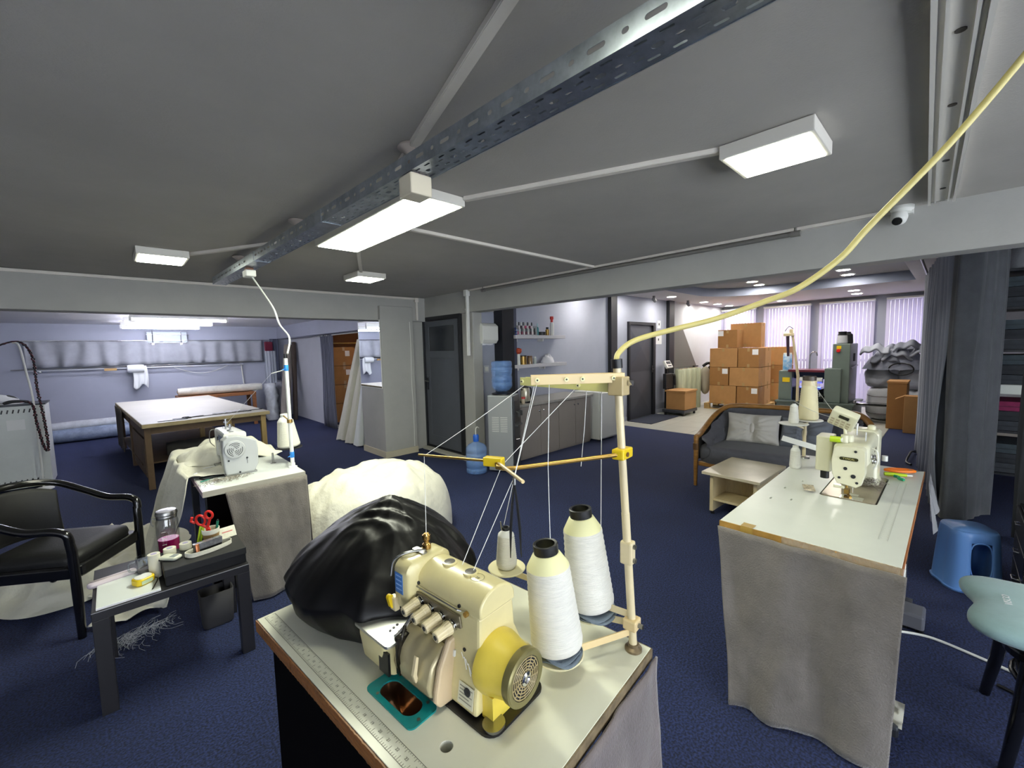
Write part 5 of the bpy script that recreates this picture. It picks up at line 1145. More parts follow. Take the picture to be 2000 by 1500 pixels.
g = G(); g.loft([[(x, y, z) for x, y in rrect(.36 + e, .50 - e, -.078 + e, .078 - e, .02, 5)] for z, e in ((.004, -.008), (.03, 0), (.28, 0), (.295, .012))]); g.build('pillar', m_ind, MR, smooth=45)
fp = [(-.062, .255), (-.05, .266), (.05, .266), (.062, .255), (.07, .19), (.066, .12), (.045, .075), (-.03, .062), (-.052, .08), (-.066, .14)]
g = G(); g.loft([[(x, a * s, .16 + (b - .16) * s) for a, b in fp] for x, s in ((.05, 1), (.012, 1), (.004, .95))]); g.build('face_plate', m_ind, MR, smooth=35)
bd_ = G(); bd_.prism(slot(0, 0, .074, .016, 5), 0, .002, frame((.002, 0, .205), (0, -1, 0), (0, 0, 1))); bd_ = bd_.build('maker_badge', mat('black_gold_badge', '3a3a1e', .3, .4), MR)
g = G(); text_into(g, 'TYPICAL', .0125, frame((-.0005, 0, .205), (0, -1, 0), (0, 0, 1)), .0004); g.build('lettering', mat('gold_lettering', 'd8cf8a', .35, .3), bd_)
for y, z, r in ((-.025, .245, .006), (.012, .155, .008), (-.02, .12, .010), (.035, .105, .006), (-.035, .09, .006)):
    g = G(); g.cyl((.006, y, z), (.001, y, z), r, n=12); g.build('screw', m_dark, MR, smooth=40)
g = G(); g.cyl((.07, -.012, .06), (.07, -.012, .17), .006, n=10); g.cyl((.07, -.012, .02), (.07, -.012, .06), .0025, n=8); g.build('needle_bar', m_chrome, MR, smooth=50)
g = G(); g.cyl((.07, .012, .04), (.07, .012, .17), .005, n=10); g.box(.05, .09, .0, .02, .012, .035); g.tube(bez([(.03, -.01, .008), (.06, .004, .012), (.095, .008, .01)], 5), .006, 6); g.build('presser_foot', m_brass, MR, smooth=40)
g = G(); g.box(.02, .04, .015, .06, .045, .06); g.build('thread_guard', m_ind, MR, bevel=.003)
g = G(); g.loft([[(x, y, z) for x, y in rrect(.10, .23, .085, .155, .015, 4)] for z in (.10, .275, .285)]); g.build('motor_housing', m_ind, MR, smooth=40, bevel=.004)
g = G(); g.cyl((.16, .12, .05), (.16, .12, .1), .02, n=12); g.build('motor_foot', m_black, MR, smooth=40)
g = G(); g.lathe([(.001, 0), (.05, 0), (.056, .01), (.056, .03), (.05, .04), (.001, .04)], 28, M=frame((.50, 0, .20), (0, 1, 0), (0, 0, 1))); g.build('handwheel', m_ind, MR, smooth=40)
g = G(); g.tube(bez([(.12, -.072, .25), (.10, -.095, .24), (.10, -.10, .19), (.11, -.085, .15)], 6), .004, 7); g.build('thread_hose', m_white, MR, smooth=60)
for i, x in enumerate((.14, .19)):
    g = G(); g.lathe([(.001, .02), (.014, .018), (.016, .012), (.012, .008), (.016, .004), (.014, 0), (.001, 0)], 16, M=frame((x, -.07, .20 - i * .03), (1, 0, 0), (0, 0, 1))); g.build('tension_dial', m_chrome, MR, smooth=40)
g = G(); g.tube([(.1, -.05, .285), (.1, -.05, .33)], .003, 6); g.tube([(.22, .0, .29), (.22, 0, .345)], .004, 6); g.cyl((.22, 0, .34), (.22, 0, .352), .007, n=8); g.build('thread_post', m_chrome, MR, smooth=50)
g = G(); g.lathe([(.022, .27), (.022, .30), (.018, .305), (.001, .305)], 20, c=(.12, .02, 0)); g.lathe([(.016, .27), (.016, .31), (.001, .31)], 16, c=(.08, .03, 0)); g.build('winder_cup', mat('translucent_cream', 'd5d3b8', .3), MR, smooth=40)
g = G(); g.lathe([(.016, .29), (.018, .30), (.018, .315), (.012, .32), (.001, .32)], 18, c=(.42, -.04, 0)); g.build('oil_cap', m_ind, MR, smooth=40)
g = G(); text_into(g, 'TYPICAL', .022, frame((.27, -.074, .215), (1, 0, .05), (0, 0, 1)), .0006); g.build('side_lettering', mat('dark_lettering', '55503f', .5), MR)
# control box on a stalk
g = G(); g.tube([(.2, .04, .28), (.2, .05, .33)], .007, 8); g.build('panel_stalk', m_ind, MR)
Mc = T(.2, .055, .375) @ Matrix.Rotation(math.radians(22), 4, 'X') @ Matrix.Rotation(math.radians(-28), 4, 'Y')
g = G(); g.box(-.025, .025, -.058, .058, -.05, .05, Mc); cb = g.build('control_panel', m_ind, MR, bevel=.008)
g = G(); g.box(-.0275, -.024, -.025, .02, .016, .034, Mc); g.build('display', m_blackgl, cb)
for i in range(3):
    for j in range(4):
        g = G(); g.box(-.027, -.024, -.04 + j * .024, -.024 + j * .024, -.04 + i * .016, -.03 + i * .016, Mc); g.build('key', mat('key_beige', 'b3a88e', .5), cb)
g = G(); g.lathe([(.014, 0), (.014, .03), (.001, .03)], 14, c=(.55, -.09, .10)); g.build('bobbin_winder', m_white, MR, smooth=40)
# green yellow wax block and marker
t = thing('highlighter', 'lime green capped tube resting on the machine head', 'marker', (2.70, .43, 1.05)); t.location = (2.665, .40, 1.029)
g = G(); g.cyl((-.0, -.022, .016), (0, .022, .016), .016, n=14); g.build('tube_body', mat('lime_plastic', 'b6d321', .35), t, smooth=40); g = G(); g.cyl((0, -.03, .016), (0, -.022, .016), .012, n=12); g.build('cap', m_white, t, smooth=40)
t = thing('seam_ripper', 'lime green handled tool lying by the machine pillar', 'tool', (3.2, .20, .766)); t.rotation_euler = (0, 0, -1.2)
g = G(); g.tube([(-.05, 0, .012), (-.02, 0, .012), (.05, 0, .012)], [.010, .012, .008], 10); g.build('handle', mat('lime_plastic', 'b6d321', .35), t, smooth=50); g = G(); g.cyl((.05, 0, .012), (.075, 0, .012), .005, n=8); g.build('tip', m_white, t)
t = thing('thread_snips', 'orange handled thread snips near the far right table corner', 'snips', (3.32, .19, .766), math.radians(-60)); g = G()
g.tube(bez([(-.07, 0, .012), (-.03, .024, .012), (.04, .02, .012), (.07, .006, .012)], 5), [.009] * 16, 8); g.tube(bez([(-.07, 0, .012), (-.03, -.024, .012), (.04, -.02, .012), (.07, -.006, .012)], 5), [.009] * 16, 8); g.build('grip', mat('orange_plastic', 'ee7a1c', .4), t, smooth=60); g = G(); g.box(.05, .075, -.012, .012, .006, .018); g.build('grip_band', mat('band_grey', '8a8a8a', .4), t); g = G(); g.add([(.07, -.008, .012), (.13, 0, .012), (.07, .008, .012), (.07, 0, .016)], [(0, 1, 3), (1, 2, 3), (0, 2, 1), (0, 3, 2)]); g.build('blade', m_steel, t)
t = thing('thread_clip', 'small green plastic clip on the table before the snips', 'clip', (3.15, .175, .766), .5); g = G(); g.tube(bez([(-.035, 0, .009), (-.01, .012, .009), (.02, 0, .009), (.035, .014, .009)], 5), .008, 7); g.build('clip_body', mat('emerald_plastic', '1f9a6c', .4), t, smooth=60); g = G(); g.box(-.01, .015, -.014, -.004, .002, .012); g.build('clip_tab', m_white, t)
# thread scraps (uncountable)
g = G(); random.seed(3)
for i in range(260):
    a = random.uniform(0, 2 * PI); r = abs(random.gauss(0, .045)); x = 2.97 + r * math.cos(a) * 1.2; y = .285 + r * math.sin(a) * .6; z = .772 + max(0, .03 - r * .5) * random.random()
    b = random.uniform(0, 2 * PI); l = random.uniform(.008, .03)
    g.tube([(x, y, z), (x + l * .5 * math.cos(b), y + l * .5 * math.sin(b), z + random.uniform(-.002, .006)), (x + l * math.cos(b + .7), y + l * math.sin(b + .7), z)], .0011, 4)
tag(g.build('thread_scraps', mat('mixed_scraps', '9a9388', .9, var=.6, vs=90)), 'small heap of grey thread scraps on the machine bed', 'scraps', kind='stuff')
t = thing('striped_rag', 'small striped cloth scrap beside the needle plate', 'scrap', (2.63, .50, .766), .3); G().sheet(lambda u, v: (.09 * u - .045, .05 * v - .025, .006 + .008 * abs(math.sin(u * 12))), 16, 4).build('rag', mat('rag_stripe', 'b0a48e', .9, var=.5, vs=60), t, smooth=60)
t = thing('pin_cushion', 'lilac pin cushion behind the machine pillar', 'pin cushion', (3.36, .33, .766)); g = G(); g.lathe([(.001, .035), (.03, .03), (.042, .015), (.035, 0), (.001, 0)], 20); g.build('pad', mat('lilac_cloth', '9a8aa6', .9, var=.3, vs=60), t, smooth=60)
for i in range(6):
    a = i; g = G(); g.cyl((.02 * math.cos(a), .02 * math.sin(a), .03), (.028 * math.cos(a), .028 * math.sin(a), .05), .003, n=6); g.build('pin_head', m_white, t)
# ------------------------------------------------------------------ thread stand with cones
ST = thing('thread_stand', 'cream two plate thread stand at the far corner of the right table', 'thread stand', (3.37, .675, zt))
g = G(); g.cyl((0, 0, 0), (0, 0, .24), .011, n=12); g.build('pole', m_beige, ST, smooth=50)
g = G(); g.lathe([(.001, 0), (.035, 0), (.03, .008), (.012, .012), (.001, .012)], 18); g.build('base_flange', m_steel, ST, smooth=40)
for nm, c in (('front_plate', (-.05, .055, .232)), ('rear_plate', (.085, -.0, .245))):
    g = G(); g.lathe([(.001, 0), (.085, 0), (.088, .004), (.085, .007), (.001, .006)], 32, c=c); g.build(nm, m_white, ST, smooth=40)
    g = G(); g.tube([(0, 0, .2), (c[0], c[1], c[2])], .007, 6); g.build('plate_arm', m_beige, ST); g = G(); g.cyl((c[0], c[1], c[2]), (c[0], c[1], c[2] + .14), .003, n=6); g.build('spindle', m_steel, ST)
thread_cone('tall cream thread cone on the rear plate of the right stand', (3.455, .675, 1.0125), .06, .045, .27, mat('cream_thread', 'e6dcb2', .65, bump=.4, bs=50, stretch=(1, 1, 14)), m_beige, mat('dark_bronze', '4a4038', .4), .85, group='cones on the right stand')
thread_cone('small white thread cone on the front plate of the right stand', (3.32, .73, .9985), .031, .022, .135, m_cone, m_white, m_dark, .35, group='cones on the right stand')
thread_cone('small white thread cone standing on the table edge by the coffee table', (3.05, .655, zt + .001), .031, .026, .13, m_cone, m_white, m_white, .6)
t = thing('cardboard_strip', 'white card strip leaning against the thread stand', 'card', (3.3, .62, zt + .001)); g = G(); g.add([], []); Mk = frame((-.1, .20, .14), (.25, -.33, -.13), (0, 0, 1)); g.box(0, .40, -.018, .018, -.002, .002, Mk); g.build('strip', m_white, t); t.location = (3.36, .58, zt + .0)
for a, b, lab in (((3.455, .675, 1.30), (2.86, .36, 1.06), 'upper thread running from the tall cone to the right machine'), ((3.32, .73, 1.15), (2.86, .39, 1.12), 'lower thread running from the small cone to the right machine')):
    a = Vector(a); b = Vector(b); g = G(); g.tube([a.lerp(b, i / 10) - Vector((0, 0, .02 * math.sin(PI * i / 10))) for i in range(11)], .0011, 5); tag(g.build('sewing_thread', m_thread), lab, 'thread')
# ------------------------------------------------------------------ right chair with teal cushion
t = thing('bentwood_chair', 'black chair with a rounded seat frame at the right edge', 'chair', (2.44, -.42, 0), math.radians(4))
g = G(); g.loft([[(x, y, z) for x, y in rrect(-.24, .24, -.26, .26, .1, 6)] for z in (.42, .455)]); g.build('seat', m_blackgl, t, bevel=.008)
for sx in (-1, 1):
    for sy in (-1, 1):
        g = G(); g.tube([(sx * .2, sy * .2, .43), (sx * .21, sy * .22, .2), (sx * .23, sy * .245, 0)], [.024, .021, .017], 12); g.build('leg', m_blackgl, t, smooth=50)
g = G(); g.tube([(.17 * math.cos(a * PI / 12) * 1.1, .19 * math.sin(a * PI / 12) * 1.1, .27) for a in range(24)], .011, 8, closed=True); g.build('foot_ring', m_blackgl, t, smooth=60)
for sy in (-1, 1):
    g = G(); g.tube(bez([(-.2, sy * .2, .27), (-.12, sy * .21, .37), (0, sy * .21, .42), (.12, sy * .21, .37), (.2, sy * .2, .27)], 5), .012, 8); g.build('arch_brace', m_blackgl, t, smooth=60)
g = G(); g.tube(bez([(-.22, -.22, .44), (-.23, -.26, .7), (-.14, -.28, .86), (0, -.29, .9), (.14, -.28, .86), (.23, -.26, .7), (.22, -.22, .44)], 6), .016, 10); g.build('back_hoop', m_blackgl, t, smooth=60)
t = thing('seat_cushion', 'teal scalloped memory foam seat cushion on the right chair', 'cushion', (2.44, -.385, .457), math.radians(4))
def cush(u, v):
    th = 2 * PI * u; lob = 1 + .055 * math.cos(th * 6) ; r = .27 * lob * (abs(math.cos(th)) ** 5 + abs(math.sin(th)) ** 5) ** (-1 / 5)
    ph = PI * (v - .5); c = max(0, math.cos(ph)) ** .35; return (r * 1.0 * c * math.cos(th), r * 1.12 * c * math.sin(th), .042 + .042 * math.copysign(abs(math.sin(ph)) ** .8, math.sin(ph)))
G().sheet(cush, 96, 20).build('cushion_cover', mat('teal_velour', '9dbcbc', .95, var=.06, vs=8, bump=.15, bs=200, sheen=.4), t, smooth=80)
g = G(); text_into(g, 'VISCO', .03, frame((.0, .20, .0845), (1, 0, 0), (0, 1, 0)), .0006); g.build('embroidered_lettering', m_whitecl, t)
# ================================================================== overlock station in the foreground
OL, OR = (.347, .452), math.radians(5.5)
def otw(x, y, z=0):
    return (OL[0] + x * math.cos(OR) - y * math.sin(OR), OL[1] + x * math.sin(OR) + y * math.cos(OR), z)
OT = thing('overlock_table', 'white topped overlock table with worn wood edge in the foreground', 'table', (OL[0], OL[1], 0), OR)
zt = .76
g = G(); g.plate([(0, 0), (.62, 0), (.62, .95), (0, .95)], [slot(.108, .372, .056, .135, 6), circ(.099, .2025, .013, 20)], zt - .03, zt); g.build('table_top', mat('creamy_white_laminate', 'dcdccb', .25, var=.04, vs=3), OT, bevel=.001)
g = G(); g.sheet(lambda u, v: (-.003 - .002 * abs(nz(u * 60, v * 2)), .0 + .95 * u, zt - .0005 - .034 * v), 120, 3); g.build('wood_edge', m_woodedge, OT, solid=.003)
g = G(); g.box(-.002, .622, -.004, 0, zt - .03, zt - .001); g.box(.62, .623, 0, .95, zt - .03, zt - .001); g.build('dark_edge', mat('worn_dark_edge', '77684f', .5, var=.4, vs=30), OT)
ruler_marks(OT, frame((.045, .94, zt + .0002), (0, -1, 0), (1, 0, 0)) @ T(0, -.028, 0), .90, 29, .03, True, '77786c')
def skO(u, v): return (.0 + .64 * u - .012, -.012 - .03 * v + .008 * math.sin(u * 15 + v) * v + .006 * fbm(u * 5, v * 4), (zt - .032) * (1 - v) + .01)
G().sheet(skO, 60, 24).build('velvet_skirt', mat('mauve_grey_velvet', '6d6463', .95, var=.12, vs=7, bump=.3, bs=160, sheen=.5), OT, smooth=80, solid=.005)
g = G(); g.box(.03, .045, .01, .93, .03, .73); g.build('shade_side_panel', mat('black_under_shade', '080709', .95, spec=.05), OT)  # black sheet standing in for the shade in the open table side
for x in (.06, .57):
    for y in (.08, .87):
        g = G(); g.box(x - .02, x + .02, y - .025, y + .025, 0, zt - .03); g.build('leg', m_steelp, OT)
# oil / waste bowl insert with teal rim
t = thing('waste_chute', 'teal rimmed steel bowl let into the overlock table top', 'insert', otw(.108, .372, zt), OR)
g = G(); g.plate(rrect(-.038, .038, -.09, .09, .014, 5), [slot(0, 0, .05, .128, 7)], .0004, .004); g.build('teal_rim', mat('teal_enamel', '0f8a8a', .3, var=.15, vs=20), t, bevel=.001)
g = G(); pr = []
for k in range(8):
    s = math.cos(k / 7 * PI / 2); zz = -.06 * math.sin(k / 7 * PI / 2); pr.append([(x * (.35 + .65 * s), y * (.35 + .65 * s), zz) for x, y in slot(0, 0, .05, .128, 7)])
g.loft(pr, cap=False); g.add([(x * .35, y * .35, -.06) for x, y in slot(0, 0, .05, .128, 7)], [tuple(range(32))]); g.build('bowl', mat('tarnished_steel', '8a6a50', .18, .85, var=.3, vs=20), t, smooth=60)
for x, y in ((-.028, .05), (.03, .075), (.03, -.06), (-.01, -.08)):
    g = G(); g.cyl((x, y, .004), (x, y, .0055), .004, n=10); g.build('screw', m_steel, t)
# ------------------------------------------------------------------ overlock machine
MO = thing('overlock_machine', 'cream overlock sewing machine with yellow handwheel housing', 'sewing machine', otw(0, 0, zt), OR)
m_ov = mat('cream_overlock_enamel', 'd8cc98', .33, var=.05, vs=9, coat=.3); m_ovp = mat('pinkish_beige_enamel', 'cdb795', .35, var=.05, vs=9, coat=.2)
def prism_y(poly, y0_, y1_): return G().prism(poly, y0_, y1_, frame((0, 0, 0), (1, 0, 0), (0, 0, 1)) @ Matrix.Scale(-1, 4, (0, 0, 1)))
# gasket and foot
g = G(); g.prism(rrect(.160, .345, .135, .45, .03, 5), .0004, .006); g.build('rubber_gasket', m_black, MO); g = G(); g.prism(slot(.19, .158, .05, .045, 6), .006, .012); g.build('base_foot', m_steel, MO, smooth=40)
body = [(.170, .012), (.365, .012), (.362, .07), (.325, .105), (.300, .16), (.296, .225), (.188, .225), (.184, .12), (.172, .05)]
prism_y(body, .19, .43).build('lower_body', m_ov, MO, bevel=.007)
arc = [(.187, .222), (.188, .238)] + [(.242 - .0545 * math.cos(a * PI / 14), .238 + .038 * math.sin(a * PI / 14)) for a in range(1, 14)] + [(.297, .238), (.297, .222)]
prism_y(arc, .186, .405).build('top_cover', m_ov, MO, bevel=.004, smooth=40)
hd_ = [[(x, y, z) for x, z in rrect(.158 + e, .292 - e, .155 + e, .283 - e, .026, 5)] for y, e in ((.398, .006), (.404, 0), (.452, 0), (.466, .012))]
G().loft(hd_).build('head', m_ov, MO, smooth=45)
# sloping looper cover, hinged side cover
lc = [(.182, .012), (.128, .03), (.122, .06), (.134, .10), (.165, .128), (.182, .13)]
prism_y(lc, .287, .42).build('looper_cover', mat('satin_beige_cover', 'bcb08a', .25, .25, var=.06, vs=8), MO, bevel=.006, smooth=40)
prism_y([(.19, .008), (.140, .012), (.128, .03), (.130, .05), (.142, .10), (.170, .150), (.19, .155)], .268, .284).build('side_cover', m_ovp, MO, bevel=.006)
prism_y([(.118, .055), (.112, .075), (.122, .115), (.128, .11), (.122, .075), (.124, .06)], .325, .333).build('cover_grip', m_beige, MO)
# cloth plate arm
cp = [[(x, y, z) for x, y in rrect(.104 + e, .20, .425, .548 - e, .016, 4)] for z, e in ((.014, .02), (.03, .006), (.085, 0), (.104, 0))]
G().loft(cp).build('cylinder_bed', m_ov, MO, smooth=45)
g = G(); g.prism(rrect(.098, .206, .405, .556, .012, 4), .104, .111); g.build('cloth_plate', mat('mirror_steel', 'd6d6d2', .28, .9), MO, bevel=.001)
g = G(); g.box(.106, .112, .415, .455, .03, .085); g.build('bed_door', m_black, MO); 
g = G(); g.prism(slot(.165, .43, .03, .04, 5), .111, .1135); g.build('needle_plate', m_steel, MO); 
for k in range(3):
    g = G(); g.cyl((.138 + k * .012, .452 + k * .003, .111), (.138 + k * .012, .452 + k * .003, .1125), .0035, n=10); g.build('plate_screw', m_dark, MO)
# needle and foot mechanism
g = G(); g.cyl((.178, .425, .115), (.178, .425, .175), .005, n=10); g.cyl((.19, .438, .115), (.19, .438, .17), .004, n=10); g.build('needle_bar', m_dark, MO, smooth=50)
g = G(); g.box(.155, .195, .41, .43, .112, .122); g.tube(bez([(.13, .42, .114), (.15, .42, .12), (.18, .42, .14), (.19, .425, .165)], 5), .005, 7); g.build('presser_foot', m_chrome, MO, smooth=40)
g = G(); g.box(.125, .17, .398, .412, .03, .12); g.tube(bez([(.13, .40, .12), (.12, .395, .08), (.128, .40, .04)], 5), .005, 6); g.tube(bez([(.15, .405, .14), (.135, .40, .11), (.14, .405, .07)], 5), .004, 6); g.build('looper_linkage', mat('oily_dark_steel', '33302a', .3, .8), MO, smooth=40)
g = G(); g.box(.17, .20, .405, .445, .165, .2); g.build('needle_clamp', m_dark, MO, bevel=.004)
# tension assembly
g = G(); g.prism([(.27, .178), (.395, .186), (.40, .212), (.245, .212), (.24, .186)], .180, .186, frame((0, 0, 0), (0, 1, 0), (0, 0, 1))); g.build('tension_plate', mat('grey_tension_plate', '7f765f', .35, .5), MO, bevel=.002)
kn = [(.381, .196), (.343, .193), (.304, .190), (.266, .186)]
for k, (y, z) in enumerate(kn):
    d = Vector((-1, .05, -.12)).normalized(); Mk = frame((.186, y, z), d.orthogonal(), d.cross(d.orthogonal())); Mk = Matrix((d.orthogonal().normalized(), d.cross(d.orthogonal()).normalized(), d)).transposed().to_4x4(); Mk.translation = Vector((.186, y, z))
    g = G(); g.lathe([(.012, 0), (.0135, .003), (.0135, .007), (.010, .008), (.0135, .010), (.0135, .013), (.011, .015)], 20, M=Mk); td = g.build('tension_disc', m_chrome, MO, smooth=40)
    rr = [[((.0132 + (.0008 if a % 2 else 0)) * s * math.cos(2 * PI * a / 28), (.0132 + (.0008 if a % 2 else 0)) * s * math.sin(2 * PI * a / 28), z_) for a in range(28)] for z_, s in ((.015, 1.08), (.027, 1.02), (.029, .94), (.052, .86), (.054, .78))]
    g = G(); g.loft(rr, M=Mk); g.build('tension_knob', m_beige, td); g = G(); g.cyl((0, 0, .054), (0, 0, .0555), .005, n=12, M=Mk); g.build('knob_bolt', m_dark, td)
g = G(); g.tube([(.187, .40, .222), (.180, .395, .226), (.180, .25, .226), (.187, .245, .222)], .0016, 6); g.build('thread_rail', m_steel, MO)
for y in (.395, .25):
    g = G(); g.cyl((.19, y, .232), (.184, y, .232), .004, n=10); g.build('screw', m_dark, MO)
g = G(); g.cyl((.186, .225, .225), (.179, .225, .225), .006, n=12); g.build('screw', m_brass, MO)
g = G(); g.cyl((.190, .235, .14), (.182, .235, .14), .004, n=10); g.build('screw', m_dark, MO)
g = G(); g.cyl((.176, .215, .06), (.168, .215, .06), .009, n=14); g.build('oil_plug', m_dark, MO, smooth=40)
# top fittings
for y in (.345, .272):
    g = G(); g.lathe([(.018, 0), (.018, .004), (.015, .005)], 20, c=(.243, y, .2745)); g.build('sight_rim', m_ov, MO, smooth=40); g = G(); g.lathe([(.001, .005), (.0135, .004), (.0135, .003)], 18, c=(.243, y, .2755)); g.build('oil_sight', mat('grey_sight_glass', '6f6c68', .15), MO, smooth=40)
g = G(); g.tube([(.2365 + .016 * math.cos(a * PI / 12), .243 + .016 * math.sin(a * PI / 12), .2775 - .12 * (.0165 * math.cos(a * PI / 12)) ** 1 * 0) for a in range(24)], .0006, 4, closed=True); text_into(g, 'M', .012, frame((.2365, .243, .2768), (0, -1, 0), (1, 0, 0)), .0003); g.build('round_emblem', mat('grey_print', '8d875f', .6), MO)
g = G(); g.lathe([(.011, .0), (.011, .012), (.007, .016), (.007, .022), (.0105, .025), (.0105, .036), (.006, .04), (.001, .04)], 18, c=(.246, .438, .282)); g.build('top_tension', mat('polished_brass', 'b8935a', .25, 1), MO, smooth=40)
g = G(); g.tube(bez([(.235, .43, .285), (.19, .445, .29), (.165, .462, .275), (.155, .464, .24)], 6), .0035, 7); g.build('thread_guide', m_steel, MO, smooth=60)
g = G(); g.prism(rrect(.215, .232, .415, .46, .004, 2), .283, .287); g.build('guide_plate', m_steel, MO)
Mlab = frame((.157, .433, .232), (0, -1, 0), (0, 0, 1))
lb = G().box(-.015, .015, -.026, .024, 0, .0012, Mlab).build('blue_label', mat('blue_label', '4a7fc4', .35), MO); g = G()
for i in range(4): g.box(-.011, .011, .016 - i * .011, .019 - i * .011, .0012, .0016, Mlab)
g.build('label_print', mat('pale_blue_print', '9cbce6', .4), lb)
G().prism(slot(0, 0, .014, .034, 5), -.006, .006, frame((.150, .462, .178), (1, 0, .2), (0, .1, 1))).build('lever_tab', m_yellow, MO, bevel=.003)
g = G(); g.box(.150, .165, .445, .468, .155, .19); g.build('lever_base', m_beige, MO, bevel=.003)
Mf = frame((.1785, .275, .10), (0, -1, 0), (.17, 0, 1)) @ T(0, 0, .0)
g = G()
for k, (x, z) in enumerate(((.038, .02), (.052, .012), (.066, .0))):
    g.tube([(x - .008, z + .010, 0), (x, z, 0), (x + .002, z + .004, 0), (x + .012, z - .018, 0)], .0011, 4, M=Mf)
g.build('zigzag_emblem', m_white, MO)
lb = G().box(.032, .078, -.072, -.028, 0, .0012, Mf).build('rating_plate', mat('cream_print_label', 'd9d6bd', .4), MO); g = G()
for i in range(5): g.box(.036, .074 - .008 * (i % 2), -.036 - i * .007, -.034 - i * .007, .0012, .0016, Mf)
g.build('label_print', mat('grey_lines', '8b8878', .6), lb)
g = G(); g.box(.0, .012, .012, .026, -.001, .003, Mf); 
g.build('number_tag', m_white, MO)
# handwheel housing and ventilated wheel (axis along -y)
Mw_ = frame((.232, .19, .112), (1, 0, 0), (0, 0, 1))    # z axis -> -y
g = G(); g.lathe([(.030, -.006), (.066, -.004), (.067, .01), (.063, .026), (.058, .045), (.055, .06), (.054, .072), (.05, .074)], 40, M=Mw_); g.box(-.042, .05, -.108, -.05, -.002, .03, Mw_); g.build('wheel_housing', mat('yellow_enamel', 'e0c84e', .35, var=.05, vs=9, coat=.3), MO, smooth=45)
wh = G(); wh.lathe([(.055, .068), (.057, .072), (.057, .086), (.054, .089), (.044, .087), (.044, .083), (.001, .083)], 44, M=Mw_); wh = wh.build('handwheel', mat('olive_metal', '8a8256', .35, .5), MO, smooth=40)
g = G(); g.lathe([(.001, .0835), (.0435, .0835), (.0435, .0845), (.001, .0845)], 32, M=Mw_); g.build('vent_back', m_dark, wh)
for r in (.017, .023, .029, .035, .041):
    g = G(); g.tube([(r * math.cos(a * PI / 20), r * math.sin(a * PI / 20), .086) for a in range(40)], .0014, 5, closed=True, M=Mw_); g.build('vent_ring', mat('tan_plastic', 'a8976a', .4), wh)
for k in range(14):
    a = 2 * PI * k / 14; g = G(); g.tube([(.014 * math.cos(a), .014 * math.sin(a), .086), (.043 * math.cos(a + .15), .043 * math.sin(a + .15), .086)], .0011, 4, M=Mw_); g.build('vent_spoke', mat('tan_plastic', 'a8976a', .4), wh)
g = G(); g.lathe([(.014, .084), (.014, .089), (.009, .091), (.006, .088), (.001, .088)], 22, M=Mw_); g.build('hub', m_chrome, wh, smooth=40)
# ------------------------------------------------------------------ thread stand
TS = thing('cone_stand', 'cream and yellow thread stand bolted to the overlock table corner', 'thread stand', otw(0, 0, zt), OR)
pb = Vector((.587, .033, 0)); pt = Vector((.559, .064, .735)); PL = lambda s: pb.lerp(pt, s)
g = G(); g.tube([pb, PL(.5)], .0105, 14); g.build('lower_pole', m_beige, TS, smooth=50); g = G(); g.tube([PL(.42), pt], .0098, 14); g.build('upper_pole', m_beige, TS, smooth=50)
g = G(); g.lathe([(.022, 0), (.022, .006), (.014, .01), (.014, .018)], 20, c=tuple(pb)); g.build('base_nut', mat('aged_nickel', '8d7d66', .35, .7), TS, smooth=40)
c = PL(.36); g = G(); g.box(c.x - .014, c.x + .014, c.y - .016, c.y + .016, c.z - .03, c.z + .03); j = g.build('pole_joint', m_beige, TS, bevel=.005)
for dz in (-.018, .018):
    g = G(); g.cyl((c.x, c.y - .016, c.z + dz), (c.x, c.y - .022, c.z + dz), .006, n=10); g.build('joint_bolt', m_steel, j)
g = G(); g.tube([PL(1.0), PL(1.03)], .014, 14); g.build('top_cap', m_black, TS, smooth=40)
# channel arms at the top
def chan(name, a, b, w, m, holes=()):
    a = Vector(a); b = Vector(b); d = (b - a); L = d.length; M = frame(a, d, (0, 0, 1) if abs(d.z) < L * .9 else (1, 0, 0)); 
    M = frame(a, d, d.cross(Vector((0, 0, 1))))   # x along, y sideways, z down/up
    g = G(); g.box(0, L, -w / 2, w / 2, -.0015, .0015, M); g.box(0, L, -w / 2 - .0015, -w / 2 + .0005, -.012, .012, M); g.box(0, L, w / 2 - .0005, w / 2 + .0015, -.012, .012, M); o = g.build(name, m, TS, bevel=.001)
    for s in holes:
        for sy in (-1, 1):
            g = G(); g.cyl((s * L, sy * (w / 2), .0), (s * L, sy * (w / 2 + .006), .0), .0055, n=12, M=M); g.build('thread_eye', m_coney, o, smooth=40); g = G(); g.cyl((s * L, sy * (w / 2 + .006), 0), (s * L, sy * (w / 2 + .0068), 0), .0022, n=8, M=M); g.build('eye_hole', m_dark, o)
    return o
m_arm1 = mat('warm_cream_enamel', 'dcc493', .35); m_arm2 = mat('lemon_cream_enamel', 'dcd88e', .35)
p = PL(.985); chan('upper_arm', (p.x + .01, p.y - .012, p.z - .012), (p.x - .135, p.y + .165, p.z - .014), .022, m_arm1, (.12, .45, .62, .93))
p = PL(.945); chan('lower_arm', (p.x, p.y - .005, p.z - .008), (p.x + .02, p.y + .32, p.z - .004), .022, m_arm2, (.35, .72, .97))
p = PL(.95); g = G(); g.box(p.x - .02, p.x + .02, p.y - .022, p.y + .018, p.z - .03, p.z + .016); g.build('arm_bracket', mat('tan_bracket', 'b9a67c', .4), TS, bevel=.003); g = G(); g.cyl((p.x + .01, p.y - .024, p.z), (p.x + .01, p.y - .034, p.z), .007, n=8); g.build('bracket_bolt', m_chrome, TS)
